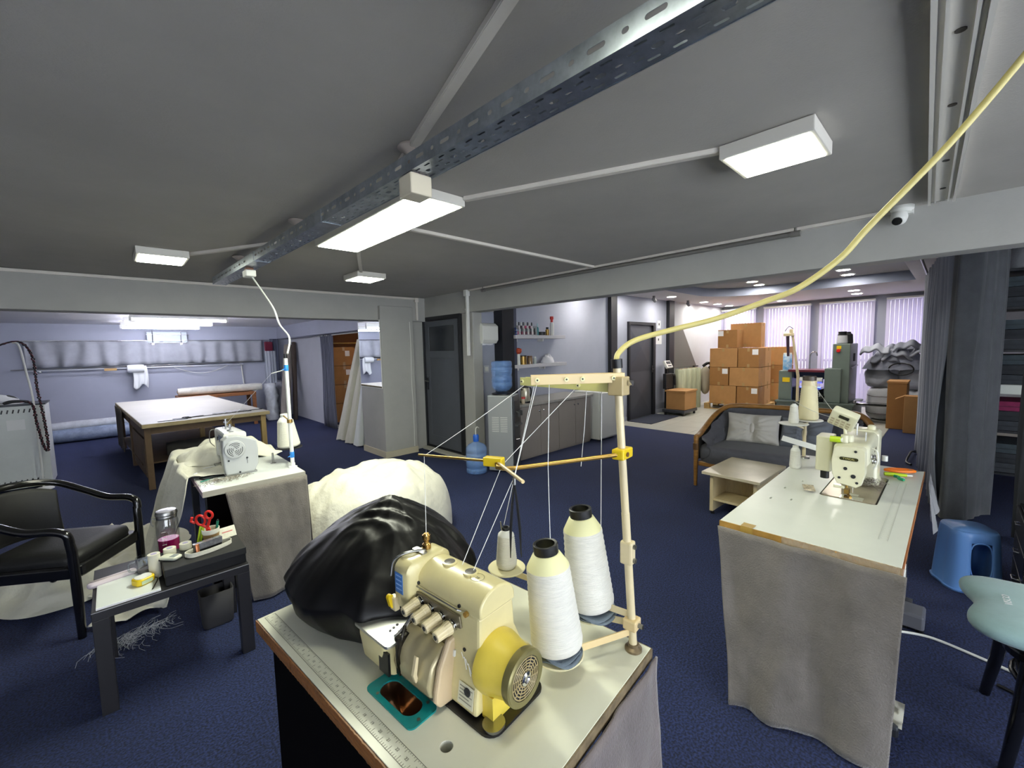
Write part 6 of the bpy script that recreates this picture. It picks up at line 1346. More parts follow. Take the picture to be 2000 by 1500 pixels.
# yellow clamp with brass rods
p = PL(.71); g = G(); g.box(p.x - .026, p.x + .03, p.y - .016, p.y + .016, p.z - .013, p.z + .013); g.build('pole_clamp', m_yellow, TS, bevel=.004); g = G(); g.cyl((p.x - .005, p.y - .017, p.z), (p.x - .005, p.y - .019, p.z), .006, n=12); g.build('clamp_screw', mat('brown_screw', '6b4a2a', .5), TS)
E_ = Vector((.372, .277, .49)); B_ = Vector((.388, .318, .497)); R2 = Vector((.322, .56, .492)); R3 = Vector((.326, .178, .487))
g = G(); g.tube([p + Vector((-.02, .0, 0)), E_ + Vector((.02, -.02, 0)), E_, E_ + Vector((-.004, .02, .0)), B_], .0055, 10); g.build('cross_rod', m_brass, TS, smooth=60)
g = G(); g.tube([B_ + Vector((.0, 0, 0)), R2], .0035, 8); g.build('front_rod', m_brass, TS, smooth=50); g = G(); g.tube([B_, R3], .0045, 8); g.build('rear_rod', m_arm1, TS, smooth=50)
d = (R2 - B_).normalized(); Mb_ = frame(B_, d, (0, 0, 1)); g = G(); g.box(-.02, .035, -.012, .012, -.011, .011, Mb_); g.build('rod_block', m_yellow, TS, bevel=.003)
# cone plates on arms
cz = [((.405, .145, .045), .062, 'front'), ((.575, .150, .062), .06, 'rear'), ((.535, .425, .110), .056, 'small')]
for i, (c, r, nm) in enumerate(cz):
    q = PL(.08 + .03 * i); g = G(); M = frame(q, Vector(c) - q, (0, 0, 1)); g.box(0, (Vector(c) - q).length, -.0015, .0015, -.009, .009, frame(q - Vector((0, 0, .008)), Vector(c) - Vector((0, 0, .0)) - q, (0, 0, 1)) @ Matrix.Rotation(PI / 2, 4, 'X')); g.build('plate_arm', m_beige if i else m_arm1, TS)
    g = G(); g.lathe([(.001, 0), (r, .0), (r + .002, .003), (r, .005), (.001, .004)], 36, c=c); g.build('cone_plate', m_cream, TS, smooth=40); g = G(); g.cyl(c, (c[0] - .01, c[1] + .012, c[2] + (.15 if i == 2 else .1)), .002, n=6); g.build('spindle', m_steel, TS)
q = PL(.10); g = G(); g.box(q.x - .018, q.x + .018, q.y - .018, q.y + .018, q.z - .014, q.z + .014); g.build('arm_clamp', m_arm1, TS, bevel=.004); g = G(); g.cyl((q.x, q.y - .018, q.z), (q.x, q.y - .03, q.z), .006, n=8); g.build('clamp_bolt', m_steel, TS)
# felt pads under the two big cones
m_felt = mat('blue_grey_felt', '6c7780', .95, bump=.3, bs=120)
def felt(lab, c, r, n, amp):
    t = thing('felt_pad', lab, 'felt pad', otw(*c[:2], zt + c[2]), OR, 'felt pads under the big cones')
    for k in range(n):
        g = G(); g.sheet(lambda u, v: ((r - .004 * k) * v * math.cos(2 * PI * u) * (1 + .08 * math.cos(3 * 2 * PI * u + k)), (r - .004 * k) * v * math.sin(2 * PI * u), .003 + .006 * k + amp * v ** 3 * math.sin(2 * PI * u * 4 + k * 1.3)), 48, 6); g.build('felt_layer', m_felt, t, smooth=80, solid=.002)
felt('ruffled grey felt pad under the nearest white cone', (.405, .145, .052), .062, 2, .006)
felt('flat grey felt pad under the rear white cone', (.575, .150, .069), .07, 2, .004)
tl = (-.078 , -.068, OR)
thread_cone('nearest large white thread cone beside the overlock machine', otw(.405, .145, zt + .064), .063, .052, .235, group='cones on the overlock stand', core=m_black, corer=.56, tilt=(-.088, -.056, 0), foot=.05)
thread_cone('large white thread cone behind the nearest one on the stand', otw(.575, .150, zt + .082), .063, .052, .25, group='cones on the overlock stand', core=m_black, corer=.56, tilt=(-.088, -.056, 0), foot=.05)
thread_cone('small white thread cone on the round plate of the overlock stand', otw(.535, .425, zt + .1155), .032, .025, .118, m_cone, m_white, m_dark, .45, 'cones on the overlock stand')
# hanging tweezers
t = thing('tweezers', 'long black tweezers hung by a thread from the brass rod', 'tweezers', otw(.338, .215, zt + .482), OR)
for s in (-1, 1):
    g = G(); g.tube([(0, 0, -.004), (s * .006 * .7, -s * .006 * .7, -.06), (s * .011 * .7, -s * .011 * .7, -.12), (s * .013 * .7, -s * .013 * .7, -.19)], [.0022, .0032, .0034, .0012], 6); g.build('prong', m_black, t, smooth=50)
g = G(); g.cyl((0, 0, -.012), (0, 0, .004), .004, n=8); g.build('joint', m_steel, t)
# threads
A1 = lambda s: (PL(.985) + Vector((.01 - .145 * s, -.012 + .177 * s, -.02))); A2 = lambda s: (PL(.945) + Vector((.02 * s, -.005 + .325 * s, -.014)))
def thr(lab, pts, sag=.0):
    g = G(); P = []
    for a, b in zip(pts[:-1], pts[1:]):
        a = Vector(a); b = Vector(b); P += [a.lerp(b, i / 8) - Vector((0, 0, sag * math.sin(PI * i / 8))) for i in range(8)]
    P.append(Vector(pts[-1])); o = g.tube([otw(q.x, q.y, zt + q.z) for q in P], .0009, 5).build('sewing_thread', m_thread); tag(o, lab, 'thread', 'threads of the overlock stand')
thr('thread from the brass tensioner up to the brass rod tip and arm end', [(.246, .438, .322), tuple(R2 + Vector((.004, -.02, 0))), tuple(A2(.97))], .004)
thr('thread from the first oil sight up past the yellow block', [(.243, .30, .285), tuple(B_ + Vector((.01, -.01, -.01))), tuple(A2(.40))], .0)
thr('thread from the second oil sight up beside the tweezers', [(.243, .262, .285), (.345, .222, .484), tuple(A1(.93))], .0)
thr('thread rising from the small cone to the lower arm', [(.53, .428, .25), tuple(A2(.86))], .0)
thr('thread rising from the nearest big cone to the upper arm', [(.395, .155, .335), (.425, .18, .5), tuple(A1(.80))], .004)
thr('thread rising from the rear big cone to the lower arm', [(.572, .118, .30), tuple(A2(.16))], .003)
thr('loose thread with a knot dangling under the lower arm', [tuple(A2(.30)), (.572, .165, .58), (.56, .17, .47)], .0)
thr('thread holding the tweezers from the upper arm', [(.338, .215, .484), tuple(A1(.93))], .0)
# yellow air hose / cable to the ceiling
g = G(); g.tube(bez([otw(PL(1.02).x, PL(1.02).y, zt + .745), (.914, .576, 1.531), (.96, .557, 1.562), (1.027, .496, 1.586), (1.103, .413, 1.612), (1.156, .326, 1.647), (1.185, .26, 1.676), (1.222, .19, 1.737), (1.239, .141, 1.803), (1.272, .029, 1.942), (1.302, -.066, 2.082), (1.313, -.121, 2.173), (1.33, -.19, 2.338)], 8), .0068, 12)
tag(g.build('power_cable', mat('yellowed_cable', 'cdc079', .45, var=.06, vs=12), smooth=70), 'thick yellowed cable arching from the thread stand to the ceiling', 'cable')
# ------------------------------------------------------------------ black satin heap on the table
t = thing('black_satin_cloth', 'heap of shiny black satin cloth on the overlock table', 'cloth', otw(.31, .76, zt), OR)
def ridge(x, y, z): return 1 - 2 * abs(noise.noise(Vector((x, y, z))))
def satin(u, v):
    th = 2 * PI * u; dx, dy = math.cos(th), math.sin(th)
    ax = .255 if dx < 0 else .25; ay = .285 if dy > 0 else .31
    if v < .4:
        q = v / .4; rad = .80 + .20 * math.sin(q * PI / 2) ** .8; z = .115 * q; px = py = 0
    else:
        q = (v - .4) / .6; rad = math.cos(q * PI / 2) ** .92 * (1 - .10 * math.sin(PI * q)); z = .115 + .20 * (q ** .92); px, py = .045 * q, .0
    w1 = math.sin(PI * min(1, .08 + v * .92)) ** .6
    k = .10 * ridge(dx * 1.5 + 4, dy * 1.5, v * .8) + .05 * ridge(dx * 3.3 + v * .8, dy * 3.3, v * .8 + 5) - .05
    g_ = max(0, (v - .72) / .28)
    k = k * w1 + .10 * math.sin(th * 11 + 2.5 * nz(dx * 2, dy * 2, v * 2)) * g_ * (1 - g_) * 2
    r = rad * (1 + k)
    x = ax * r * dx + px; y = ay * r * dy + py
    s = x * .8 + y * .6; t_ = -x * .6 + y * .8
    z += .022 * ridge(s * 6, t_ * 2.6, 4) * v * (1 - .5 * g_) + .012 * ridge(s * 15 + 2 * nz(x * 5, y * 5), t_ * 5, 8) * v ** 1.5 - .01 * v
    return (x, y, max(.002, z))
G().sheet(satin, 220, 90).build('satin_folds', m_satin, t, smooth=180)
# ================================================================== left sewing station
LT = thing('sewing_table', 'grey edged white sewing table under white cloth at the left', 'table', (0, 0, 0))
x0, x1, y0, y1, zt = .325, .88, 2.965, 4.02, .76
g = G(); g.box(x0, x1, y0, y1, zt - .035, zt); g.build('table_top', mat('bluish_white_laminate', 'd4d8d6', .3, var=.03), LT, bevel=.002)
g = G(); g.box(x0 - .003, x1 + .003, y0 - .004, y0, zt - .036, zt - .002); g.box(x1, x1 + .003, y0, y1, zt - .036, zt - .002); g.build('edge_strip', mat('grey_beige_edge', 'aaa596', .5), LT)
g = G(); g.box(x0 - .004, x0, y0, y1, zt - .036, zt - .002); g.build('pink_edge', mat('pink_white_edge', 'c9b3c0', .4, var=.3, vs=30), LT)
def skL(u, v):
    x = .43 + .455 * u; x = x + (.10 * v * (1 - u)) ; return (x, y0 - .012 - .02 * v + .012 * math.sin(u * 11 + v * 2) * (.2 + v) + .006 * fbm(u * 5, v * 4), (zt - .04) * (1 - v) + .012 + .03 * v * (1 - u) * 0)
G().sheet(skL, 50, 26).build('velvet_skirt', m_velvet, LT, smooth=80, solid=.005)
G().sheet(lambda u, v: (x1 + .01 + .02 * v + .012 * math.sin(u * 14) * v, y0 + (y1 - y0) * u, (zt - .04) * (1 - v) + .012), 50, 14).build('velvet_skirt', m_velvet, LT, smooth=80, solid=.005)
for x in (.38, .82):
    for y in (3.2, 3.9):
        g = G(); g.box(x - .02, x + .02, y - .025, y + .025, 0, zt - .035); g.build('leg', m_steelp, LT)
g = G(); g.box(.36, .84, 3.12, 3.14, .05, .72); g.build('shade_back_panel', mat('black_under_shade', '080709', .95, spec=.05), LT)  # added panel, its black colour paints the shade under the table
# machine: end housing towards the camera
ML = thing('sewing_machine', 'grey and white sewing machine seen from its handwheel end at the left', 'sewing machine', (.565, 3.20, zt))
m_gm = mat('pale_grey_machine', 'b4b6b6', .4); m_wm = mat('white_machine_enamel', 'd9dad4', .32, coat=.3)
ep = [(-.085, .01), (.075, .01), (.10, .06), (.104, .16), (.098, .215), (.06, .235), (-.01, .262), (-.06, .262), (-.092, .235), (-.098, .16), (-.092, .06)]
def prism_y2(poly, a, b): return G().prism(poly, a, b, frame((0, 0, 0), (1, 0, 0), (0, 0, 1)) @ Matrix.Scale(-1, 4, (0, 0, 1)))
prism_y2(ep, -.005, .06).build('end_housing', m_gm, ML, bevel=.008)
prism_y2([(x * .96, .0 + z * .97) for x, z in ep], .06, .13).build('pillar', m_wm, ML, bevel=.006)
g = G(); g.loft([[(x, y, z) for x, z in rrect(-.07 + e, .06 - e, .155 + e, .272 - e, .02, 4)] for y, e in ((.1, 0), (.3, .004), (.46, .008), (.475, .016))]); g.build('arm', m_wm, ML, smooth=45)
g = G(); g.loft([[(x, y, z) for x, z in rrect(-.065, .05, .06, .26, .015, 4)] for y in (.43, .48)]); g.build('head', m_wm, ML, bevel=.004)
g = G(); g.box(-.09, .09, .0, .52, .0, .012); g.build('bed', m_steel, ML, bevel=.002)
Mv = frame((-.03, -.005, .175), (1, 0, 0), (0, 0, 1))
vw = G(); vw.lathe([(.058, 0), (.06, .004), (.056, .01), (.05, .011)], 36, M=Mv); vw = vw.build('vent_rim', m_gm, ML, smooth=40)
g = G(); g.lathe([(.001, .006), (.052, .006), (.052, .009), (.001, .009)], 32, M=Mv); g.build('vent_back', mat('vent_grey', '8e908f', .4), vw)
for r in (.012, .022, .032, .042):
    for k in range(3):
        a0 = k * 2 * PI / 3 + r * 20; g = G(); g.tube([(r * math.cos(a0 + a * .17), r * math.sin(a0 + a * .17), .0095) for a in range(10)], .0028, 5, M=Mv); g.build('vent_slit', m_dark, vw)
for x, z in ((-.068, .105), (.035, .108), (-.01, .02)):
    g = G(); g.cyl((x, -.006, z), (x, -.009, z), .006, n=10); g.build('screw', m_dark, ML)
g = G(); g.box(.034, .036, -.0065, -.005, .07, .1); g.build('slot_mark', m_dark, ML)
for y, h in ((.16, .05), (.30, .07)):
    g = G(); g.cyl((-.02, y, .27), (-.02, y, .27 + h), .006, n=10); g.cyl((-.02, y, .27 + h * .6), (-.02, y, .27 + h * .75), .014, n=14); g.cyl((-.02, y, .27 + h - .006), (-.02, y, .27 + h), .01, n=12); g.build('thread_post', m_chrome, ML, smooth=40)
for y in (.12, .2, .36):
    g = G(); g.cyl((-.02, y, .272), (-.02, y, .276), .012, n=12); g.build('top_screw', m_steel, ML)
g = G(); g.lathe([(.016, 0), (.02, .006), (.012, .012), (.02, .018), (.006, .03), (.001, .03)], 16, M=frame((-.07, .34, .2), (0, 1, 0), (0, 0, 1)) @ T(0, 0, 0)); g.build('tension_dial', m_chrome, ML, smooth=40)
g = G(); g.tube(bez([(-.07, .42, .26), (-.10, .41, .25), (-.105, .40, .18), (-.08, .40, .14)], 6), .003, 6); g.build('take_up_wire', m_steel, ML, smooth=60)
lb = G().box(-.0722, -.0705, .16, .28, .19, .24).build('blue_badge', mat('slate_blue_badge', '5c6a8a', .4), ML)
# items on the left table
t = thing('ruler', 'black ruler lying on the left sewing table', 'ruler', (.39, 3.36, zt + .001), .1); g = G(); g.box(-.06, .08, -.006, .006, 0, .004); g.build('blade', m_black, t); g = G(); g.box(-.065, -.058, -.008, .008, 0, .005); g.build('end_cap', m_dark, t)
t = thing('mobile_phone', 'dark phone lying beside the left machine', 'phone', (.42, 3.28, zt + .001), .35); g = G(); g.prism(rrect(-.07, .07, -.033, .033, .01, 4), 0, .008); g.build('phone_body', m_black, t, bevel=.002); g = G(); g.prism(rrect(-.066, .066, -.03, .03, .008, 4), .008, .0086); g.build('screen', mat('phone_screen_grey', '5d6673', .08), t)
g = G(); random.seed(5)
for i in range(200):
    a = random.uniform(0, 2 * PI); r = abs(random.gauss(0, .04)); x = .42 + r * math.cos(a) * 1.3 + (.1 if i % 3 == 0 else 0) + (.06 if i % 5 == 0 else 0); y = 3.13 + r * math.sin(a) * .8; z = zt + .002 + max(0, .02 - r * .3) * random.random(); b = random.uniform(0, 2 * PI); l = random.uniform(.01, .03)
    y = max(y, 2.985)
    g.tube([(x, y, z), (x + l * .5 * math.cos(b), y + l * .5 * math.sin(b), z + random.uniform(0, .006)), (x + l * math.cos(b + .8), y + l * math.sin(b + .8), z)], .0011, 4)
tag(g.build('thread_scraps', mat('mixed_scraps', '9a9388', .9, var=.6, vs=90)), 'scattered pale and dark thread scraps before the left machine', 'scraps', kind='stuff')
t = thing('seam_ripper', 'small teal handled seam ripper on the left table', 'tool', (.37, 3.2, zt + .001), .4); g = G(); g.tube([(-.03, 0, .005), (.02, 0, .005)], [.004, .005], 8); g.build('handle', mat('teal_handle', '1f7a6a', .4), t, smooth=50); g = G(); g.tube([(.02, 0, .005), (.045, 0, .005)], .0015, 5); g.build('tip', m_steel, t)
t = thing('paper_sheet', 'white paper sheet under the left machine arm', 'paper', (.44, 3.5, zt + .001), .2); g = G(); g.box(-.07, .07, -.1, .1, 0, .001); g.build('sheet', m_paper, t); g = G(); g.box(-.05, .05, .06, .065, .001, .0012); g.build('printed_line', m_dark, t)
g = G(); g.cyl((.79, 3.36, zt), (.79, 3.36, zt + .075), .008, .006, n=10); g.lathe([(.02, 0), (.02, .003), (.009, .006)], 14, c=(.79, 3.36, zt)); tag(g.build('bobbin_spindle', m_steel, smooth=40), 'short steel spindle standing on the left table', 'spindle')
# pole with cone
TSL = thing('thread_stand', 'slim white pole with blue tape on the left sewing table', 'thread stand', (.855, 3.13, zt))
g = G(); g.cyl((0, 0, 0), (0, 0, .755), .0125, n=14); g.build('pole', m_white, TSL, smooth=50); g = G(); g.lathe([(.028, 0), (.028, .006), (.016, .012), (.016, .03)], 18); g.build('base', m_white, TSL, smooth=40)
g = G(); g.cyl((0, 0, .755), (0, 0, .785), .011, n=12); g.build('top_cap', m_black, TSL, smooth=40)
for z in (.69, .09):
    g = G(); g.lathe([(.0135, -.02), (.0142, -.018), (.0142, .018), (.0135, .02)], 18, c=(0, 0, z)); g.tube([(.012, 0, z), (-.03, -.01, z - .012)], [.006, .002], 6); g.build('blue_tape', mat('blue_tape', '2d86d8', .4), TSL, smooth=40)
g = G(); g.tube([(0, 0, .68), (-.08, .05, .655)], .003, 6); g.build('thread_arm', m_white, TSL); g = G(); g.lathe([(.018, -.012), (.018, .012)], 14, c=(0, 0, .325)); g.tube([(0, 0, .325), (.0, .14, .345)], .005, 6); g.build('mid_clamp', m_brass, TSL)
g = G(); g.tube([(0, 0, .09), (.05, .2, .10)], .006, 6); g.build('plate_arm', m_white, TSL); g = G(); g.lathe([(.001, 0), (.085, 0), (.087, .005), (.001, .006)], 32, c=(.04, .2, .10)); g.build('cone_plate', m_black, TSL, smooth=40); g = G(); g.cyl((.04, .2, .1), (.03, .2, .3), .003, n=6); g.build('spindle', m_steel, TSL)
thread_cone('large cream thread cone on the black plate of the left stand', (.895, 3.33, zt + .1065), .075, .052, .225, mat('ivory_thread', 'e2dfcf', .65, bump=.4, bs=50, stretch=(1, 1, 14)), m_white, m_white, .5, tilt=(.0, -.08, 0))
for a, b, lab in (((.775, 3.18, 1.415), (.545, 3.5, 1.06), 'upper thread slanting from the left pole to the machine'), ((.545, 3.5, 1.06), (.545, 3.36, 1.06), 'short thread between the posts of the left machine')):
    g = G(); g.tube([Vector(a).lerp(Vector(b), i / 8) for i in range(9)], .001, 5); tag(g.build('sewing_thread', m_thread), lab, 'thread')
# ------------------------------------------------------------------ white cloth over the left table and on the carpet
t = thing('white_cloth', 'large white cloth draped over the left table and down to the carpet', 'cloth', (0, 0, 0))
def drape(u, v):
    y = 3.25 + 1.0 * u
    # v: 0 on the table ... 1 on the floor
    if v < .3:
        s = v / .3; x = .50 - .22 * s; z = zt + .008 + .02 * abs(nz(u * 5, v * 6)) + .05 * max(0, u - .35) * (1 - s) + .015 * math.sin(u * 12 + v * 9)
        y += .04 * nz(u * 4, v * 5)
    elif v < .8:
        s = (v - .3) / .5; x = .28 - .20 * s ** .9 + .04 * math.sin(u * 19 + 2 * s + 3 * nz(u * 4, s)) * (.15 + s); z = zt * (1 - s) + .02; y -= .10 * s * (1 - u) - .05 * s
    else:
        s = (v - .8) / .2; x = .08 - .26 * s + .04 * math.sin(u * 19 + 2 + 3 * nz(u * 4, 1)); z = .02 + .035 * abs(math.sin(u * 13 + s * 5)) * (1 - s * .5)
    return (x + .015 * fbm(u * 4, v * 4), y, max(z, .006))
G().sheet(drape, 90, 70).build('draped_cloth', m_ivory, t, smooth=180, solid=.004)
def hump(u, v):
    x = .30 + .62 * u; y = 3.62 + .58 * v
    z = zt + .008 + .13 * math.sin(PI * min(1, u * 1.05)) ** .7 * math.sin(PI * v) ** .8 * (1 + .35 * fbm(u * 4, v * 4, 8)) + .012 * math.sin(u * 20 + v * 12)
    if y > 4.02: z -= (y - 4.02) * 1.1
    return (x, y, max(z, .3))
G().sheet(hump, 60, 50).build('heaped_cloth', m_ivory, t, smooth=180, solid=.004)
t = thing('white_cloth', 'white cloth spread on the carpet behind the black armchair', 'cloth', (-.25, 4.45, 0))
def floorc(u, v):
    th = 2 * PI * u; k = 1 + .12 * math.sin(th * 3 + 1) + .08 * nz(th * 2, 3); x = .56 * v * math.cos(th) * k; y = .68 * v * math.sin(th) * k
    z = .012 + (1 - v ** 3) * (.05 + .13 * max(0, .45 + .8 * (1 - 2 * abs(nz(x * 3.0 + .6 * nz(x * 4, y * 4), y * 3.0, 2)) - .5)) + .05 * (1 - 2 * abs(nz(x * 8 + y * 3, y * 8, 5)))); return (x, y, max(.004, z))
G().sheet(floorc, 100, 40).build('crumpled_cloth', m_ivory, t, smooth=180)
# big white heap between the stations
t = thing('white_cloth_heap', 'big rounded heap of white cloth on the carpet behind the black satin', 'cloth', (1.45, 3.22, 0))
def bigheap(u, v):
    th = 2 * PI * u; dx, dy = math.cos(th), math.sin(th); k = 1 + .10 * math.sin(th * 3 + .5) + .10 * fbm(dx, dy, 5)
    x = (.60 + .16 * max(0, dx) * max(0, .4 - dy)) * k * math.sin(v * PI / 2) ** .8 * dx; y = .50 * k * math.sin(v * PI / 2) ** .8 * dy
    z = .60 * math.cos(v * PI / 2) ** .75 * (1 + .10 * fbm(x * 3, y * 3, 3)) + .05 * (1 - 2 * abs(nz(x * 2.2 + y, y * 2.2 - x, 3))) * math.sin(v * PI) ** .5 + .02 * (1 - 2 * abs(nz(x * 6 + y * 2, y * 6, 7))) * math.sin(v * PI) ** .5
    return (x, y, max(z, .004))
G().sheet(bigheap, 120, 50).build('heaped_cloth', m_ivory, t, smooth=180)
# ------------------------------------------------------------------ black armchair
t = thing('armchair', 'black leather armchair with glossy curved armrests at the left edge', 'chair', (-.29, 3.6, 0), math.radians(-33.5))
m_leather = mat('black_leather', '0d0d0f', .55, var=.2, vs=6, bump=.12, bs=160)
for sy in (-1, 1):
    g = G(); g.tube([(.23, sy * .245, 0), (.235, sy * .25, .25), (.235, sy * .255, .5), (.23, sy * .262, .565)], [.018, .023, .022, .02], 12); g.build('leg', m_blackgl, t, smooth=50)
    g = G(); g.tube([(-.26, sy * .22, 0), (-.24, sy * .22, .25), (-.22, sy * .21, .42)], [.018, .022, .022], 12); g.build('leg', m_blackgl, t, smooth=50)
g = G(); g.tube(bez([(.235, .262, .55), (.225, .268, .60), (.17, .275, .625), (.05, .285, .635), (-.08, .29, .69), (-.22, .27, .755), (-.31, .16, .785), (-.335, 0, .795), (-.31, -.16, .785), (-.22, -.27, .755), (-.08, -.29, .69), (.05, -.285, .635), (.17, -.275, .625), (.225, -.268, .60), (.235, -.262, .55)], 6), .021, 12); g.build('armrest_rail', m_blackgl, t, smooth=60)
g = G(); g.loft([[(x, y, z) for x, y in rrect(-.24 - e, .25 + e, -.25 - e, .25 + e, .05, 4)] for z, e in ((.34, -.005), (.35, 0), (.40, 0), (.41, -.01))]); g.build('seat_frame', m_blackgl, t, bevel=.004)
g = G(); g.loft([[(x, y, z + .02 * (x + .24) * 0) for x, y in rrect(-.23 + e, .22 - e, -.225 + e, .225 - e, .07, 5)] for z, e in ((.40, 0), (.43, -.006), (.455, .0), (.472, .03), (.478, .08))]); g.build('seat_pad', m_leather, t, smooth=60)
def cback(u, v):
    a = -1.0 + 2.0 * u; r = .30 - .025 * math.sin(PI * v); y = r * math.sin(a) * 1.0; x = -.02 - r * math.cos(a) - .02 * v; z = .46 + .30 * v - .05 * abs(2 * u - 1) ** 3; return (x, y, z)
G().sheet(cback, 40, 12).build('backrest', m_leather, t, smooth=80, solid=.035)
# ------------------------------------------------------------------ low side table and everything on it
t = thing('side_table', 'low dark grey side table with square legs beside the left station', 'table', (-.145, 2.465, 0))
m_st = mat('dark_grey_laminate', '1e1d22', .45, var=.05, vs=6)
g = G(); g.box(0, .58, 0, .50, .43, .47); g.build('table_top', m_st, t, bevel=.002); g = G(); g.box(-.0005, .5805, -.001, 0, .466, .4695); g.build('worn_edge', mat('worn_light_edge', '8f8f94', .5), t)
for x in (0, .525):
    for y in (0, .445):
        g = G(); g.box(x, x + .055, y, y + .055, 0, .43); g.build('leg', m_st, t, bevel=.002)
t = thing('storage_box', 'flat black box on the right half of the side table', 'box', (.105, 2.495, .471)); g = G(); g.box(0, .325, 0, .24, 0, .05); g.build('box_base', m_black, t, bevel=.003); g = G(); g.box(-.003, .328, -.003, .243, .045, .08); g.build('box_lid', mat('charcoal_card', '19191b', .6), t, bevel=.003)
zb = .552
t = thing('paper_pad', 'white paper pad on the left end of the side table', 'paper', (-.13, 2.475, .471)); g = G(); g.box(0, .215, 0, .27, 0, .008); g.build('pages', m_paper, t); g = G(); g.box(.002, .213, .004, .268, .008, .0095); g.build('cover_sheet', mat('frosted_cover', 'dde2e0', .2), t)
t = thing('tape_measure', 'yellow tape measure case lying on the paper pad', 'tape measure', (.03, 2.60, .4815), .5); g = G(); g.prism(rrect(-.038, .038, -.032, .032, .02, 5), 0, .03); g.build('case', m_yellow, t, bevel=.005, smooth=40); g = G(); g.prism(rrect(-.03, .03, -.025, .025, .018, 5), .03, .033); g.build('case_label', m_white, t); g = G(); g.box(-.025, .02, -.0335, -.032, .006, .022); g.build('front_label', mat('pale_green_label', 'b9c9a8', .4), t); g = G(); g.tube(bez([(.036, -.01, .01), (.03, -.05, .012), (-.01, -.09, .004), (-.03, -.11, .003)], 6), .0025, 6); g.build('wrist_strap', m_black, t, smooth=60)
t = thing('pencil_case', 'pale pink oblong case on the left edge of the side table', 'case', (-.075, 2.755, .4715), .18); g = G(); g.loft([[(x, y, z) for x, y in rrect(-.09 + e, .09 - e, -.022 + e, .022 - e, .018, 5)] for z, e in ((0, .004), (.006, 0), (.018, 0), (.026, .006))]); g.build('case_body', mat('pale_pink_plastic', 'c9bcc2', .4), t, smooth=50); g = G(); g.box(-.08, .08, -.0225, -.0215, .010, .012); g.build('seam', mat('seam_pink', 'a2959c', .5), t)
t = thing('glass_mug', 'clear glass mug with brown dregs on the side table', 'mug', (.045, 2.735, .4715)); mg = pane_mat('thin_mug_glass', (.85, .88, .9, 1), .12)
g = G(); g.lathe([(.03, 0), (.035, .004), (.037, .085), (.034, .085), (.032, .008), (.001, .006)], 28); g.build('glass_body', mg, t, smooth=50); g = G(); g.lathe([(.001, .007), (.031, .007), (.032, .028), (.001, .028)], 22); g.build('dregs', mat('brown_dregs', '4b3028', .3), t, smooth=40); g = G(); g.tube(bez([(-.036, 0, .07), (-.06, .0, .065), (-.06, 0, .03), (-.036, 0, .02)], 6), .005, 8); g.build('handle', mg, t, smooth=60); g = G(); g.tube([(-.02, .0, .03), (.06, .01, .05)], .002, 5); g.build('stirrer', m_black, t)
for i, (x, y, h, lab) in enumerate(((.14, 2.69, .03, 'second white tape roll standing on the black box'), (.205, 2.705, .03, 'rear white tape roll beside the green handle on the black box'))):
    t = thing('tape_roll', lab, 'tape roll', (x, y, zb), 0, 'white tape rolls'); g = G(); g.lathe([(.012, 0), (.026, 0), (.026, h), (.012, h), (.012, 0)], 28, cap=False); g.build('roll', mat('ivory_tape', 'd8d5c2', .5), t, smooth=40); g = G(); g.lathe([(.009, .001), (.0125, .001), (.0125, h + .001), (.009, h + .001)], 18); g.build('core', mat('pale_violet_core', 'a9a0c0', .5), t, smooth=40)
t = thing('tape_roll', 'tall stack of tape rolls standing left of the black box', 'tape roll', (.077, 2.655, .4715), 0, 'white tape rolls'); g = G(); g.lathe([(.012, 0), (.0245, 0)] + [(.0245 - .001 * (k % 2), .012 * k) for k in range(1, 10)] + [(.0245, .115), (.012, .115), (.012, 0)], 28, cap=False); g.build('roll', mat('ivory_tape', 'd8d5c2', .5), t, smooth=40); g = G(); g.lathe([(.009, .1), (.0125, .1), (.0125, .116), (.009, .116)], 18); g.build('core', mat('pale_violet_core', 'a9a0c0', .5), t, smooth=40)
t = thing('remote_control', 'cream remote control lying on the corner of the black box', 'remote', (.137, 2.62, zb), -.85); g = G(); g.loft([[(x, y, z) for x, y in rrect(-.045 + e, .045 - e, -.024 + e, .024 - e, .012, 5)] for z, e in ((0, .003), (.006, 0), (.012, 0), (.016, .004))]); g.build('remote_body', mat('cream_remote', 'd6d8c6', .35), t, smooth=50); g = G(); g.box(.006, .034, -.015, .015, .016, .0168); g.build('lcd', mat('grey_lcd', '8b9290', .15), t); g = G(); g.prism(rrect(-.047, .047, -.026, .026, .012, 4), -.0, .003); g.build('remote_back', m_dark, t)
# steam iron shaped loop tool
t = thing('elastic_loop', 'white elastic band loop lying on the black box', 'elastic', (.285, 2.59, zb)); g = G(); P = bez([(-.085, -.03, .012), (-.095, .0, .012), (-.06, .03, .012), (.05, .045, .012), (.10, .035, .012), (.095, .0, .012), (.02, -.035, .012), (-.06, -.045, .012), (-.085, -.03, .012)], 6)
g.loft([[(p.x, p.y, .001), (p.x, p.y, .022), (p.x * .97, p.y * .94, .022), (p.x * .97, p.y * .94, .001)] for p in P[:-1]], cap=False, closed=True); g.build('band', m_ivory, t, smooth=50)
t = thing('comb_box', 'silver grey oblong packet with copper strap on the black box', 'packet', (.285, 2.595, zb), .22); g = G(); g.box(-.06, .06, -.012, .012, .0, .05); g.build('packet_body', m_black, t, bevel=.002); g = G(); g.box(-.062, .062, -.0135, -.012, .022, .052); g.box(-.062, .062, -.0135, .0135, .05, .0525); g.build('silver_sleeve', mat('silver_print', '9a9aa0', .25, .6, var=.3, vs=60), t)
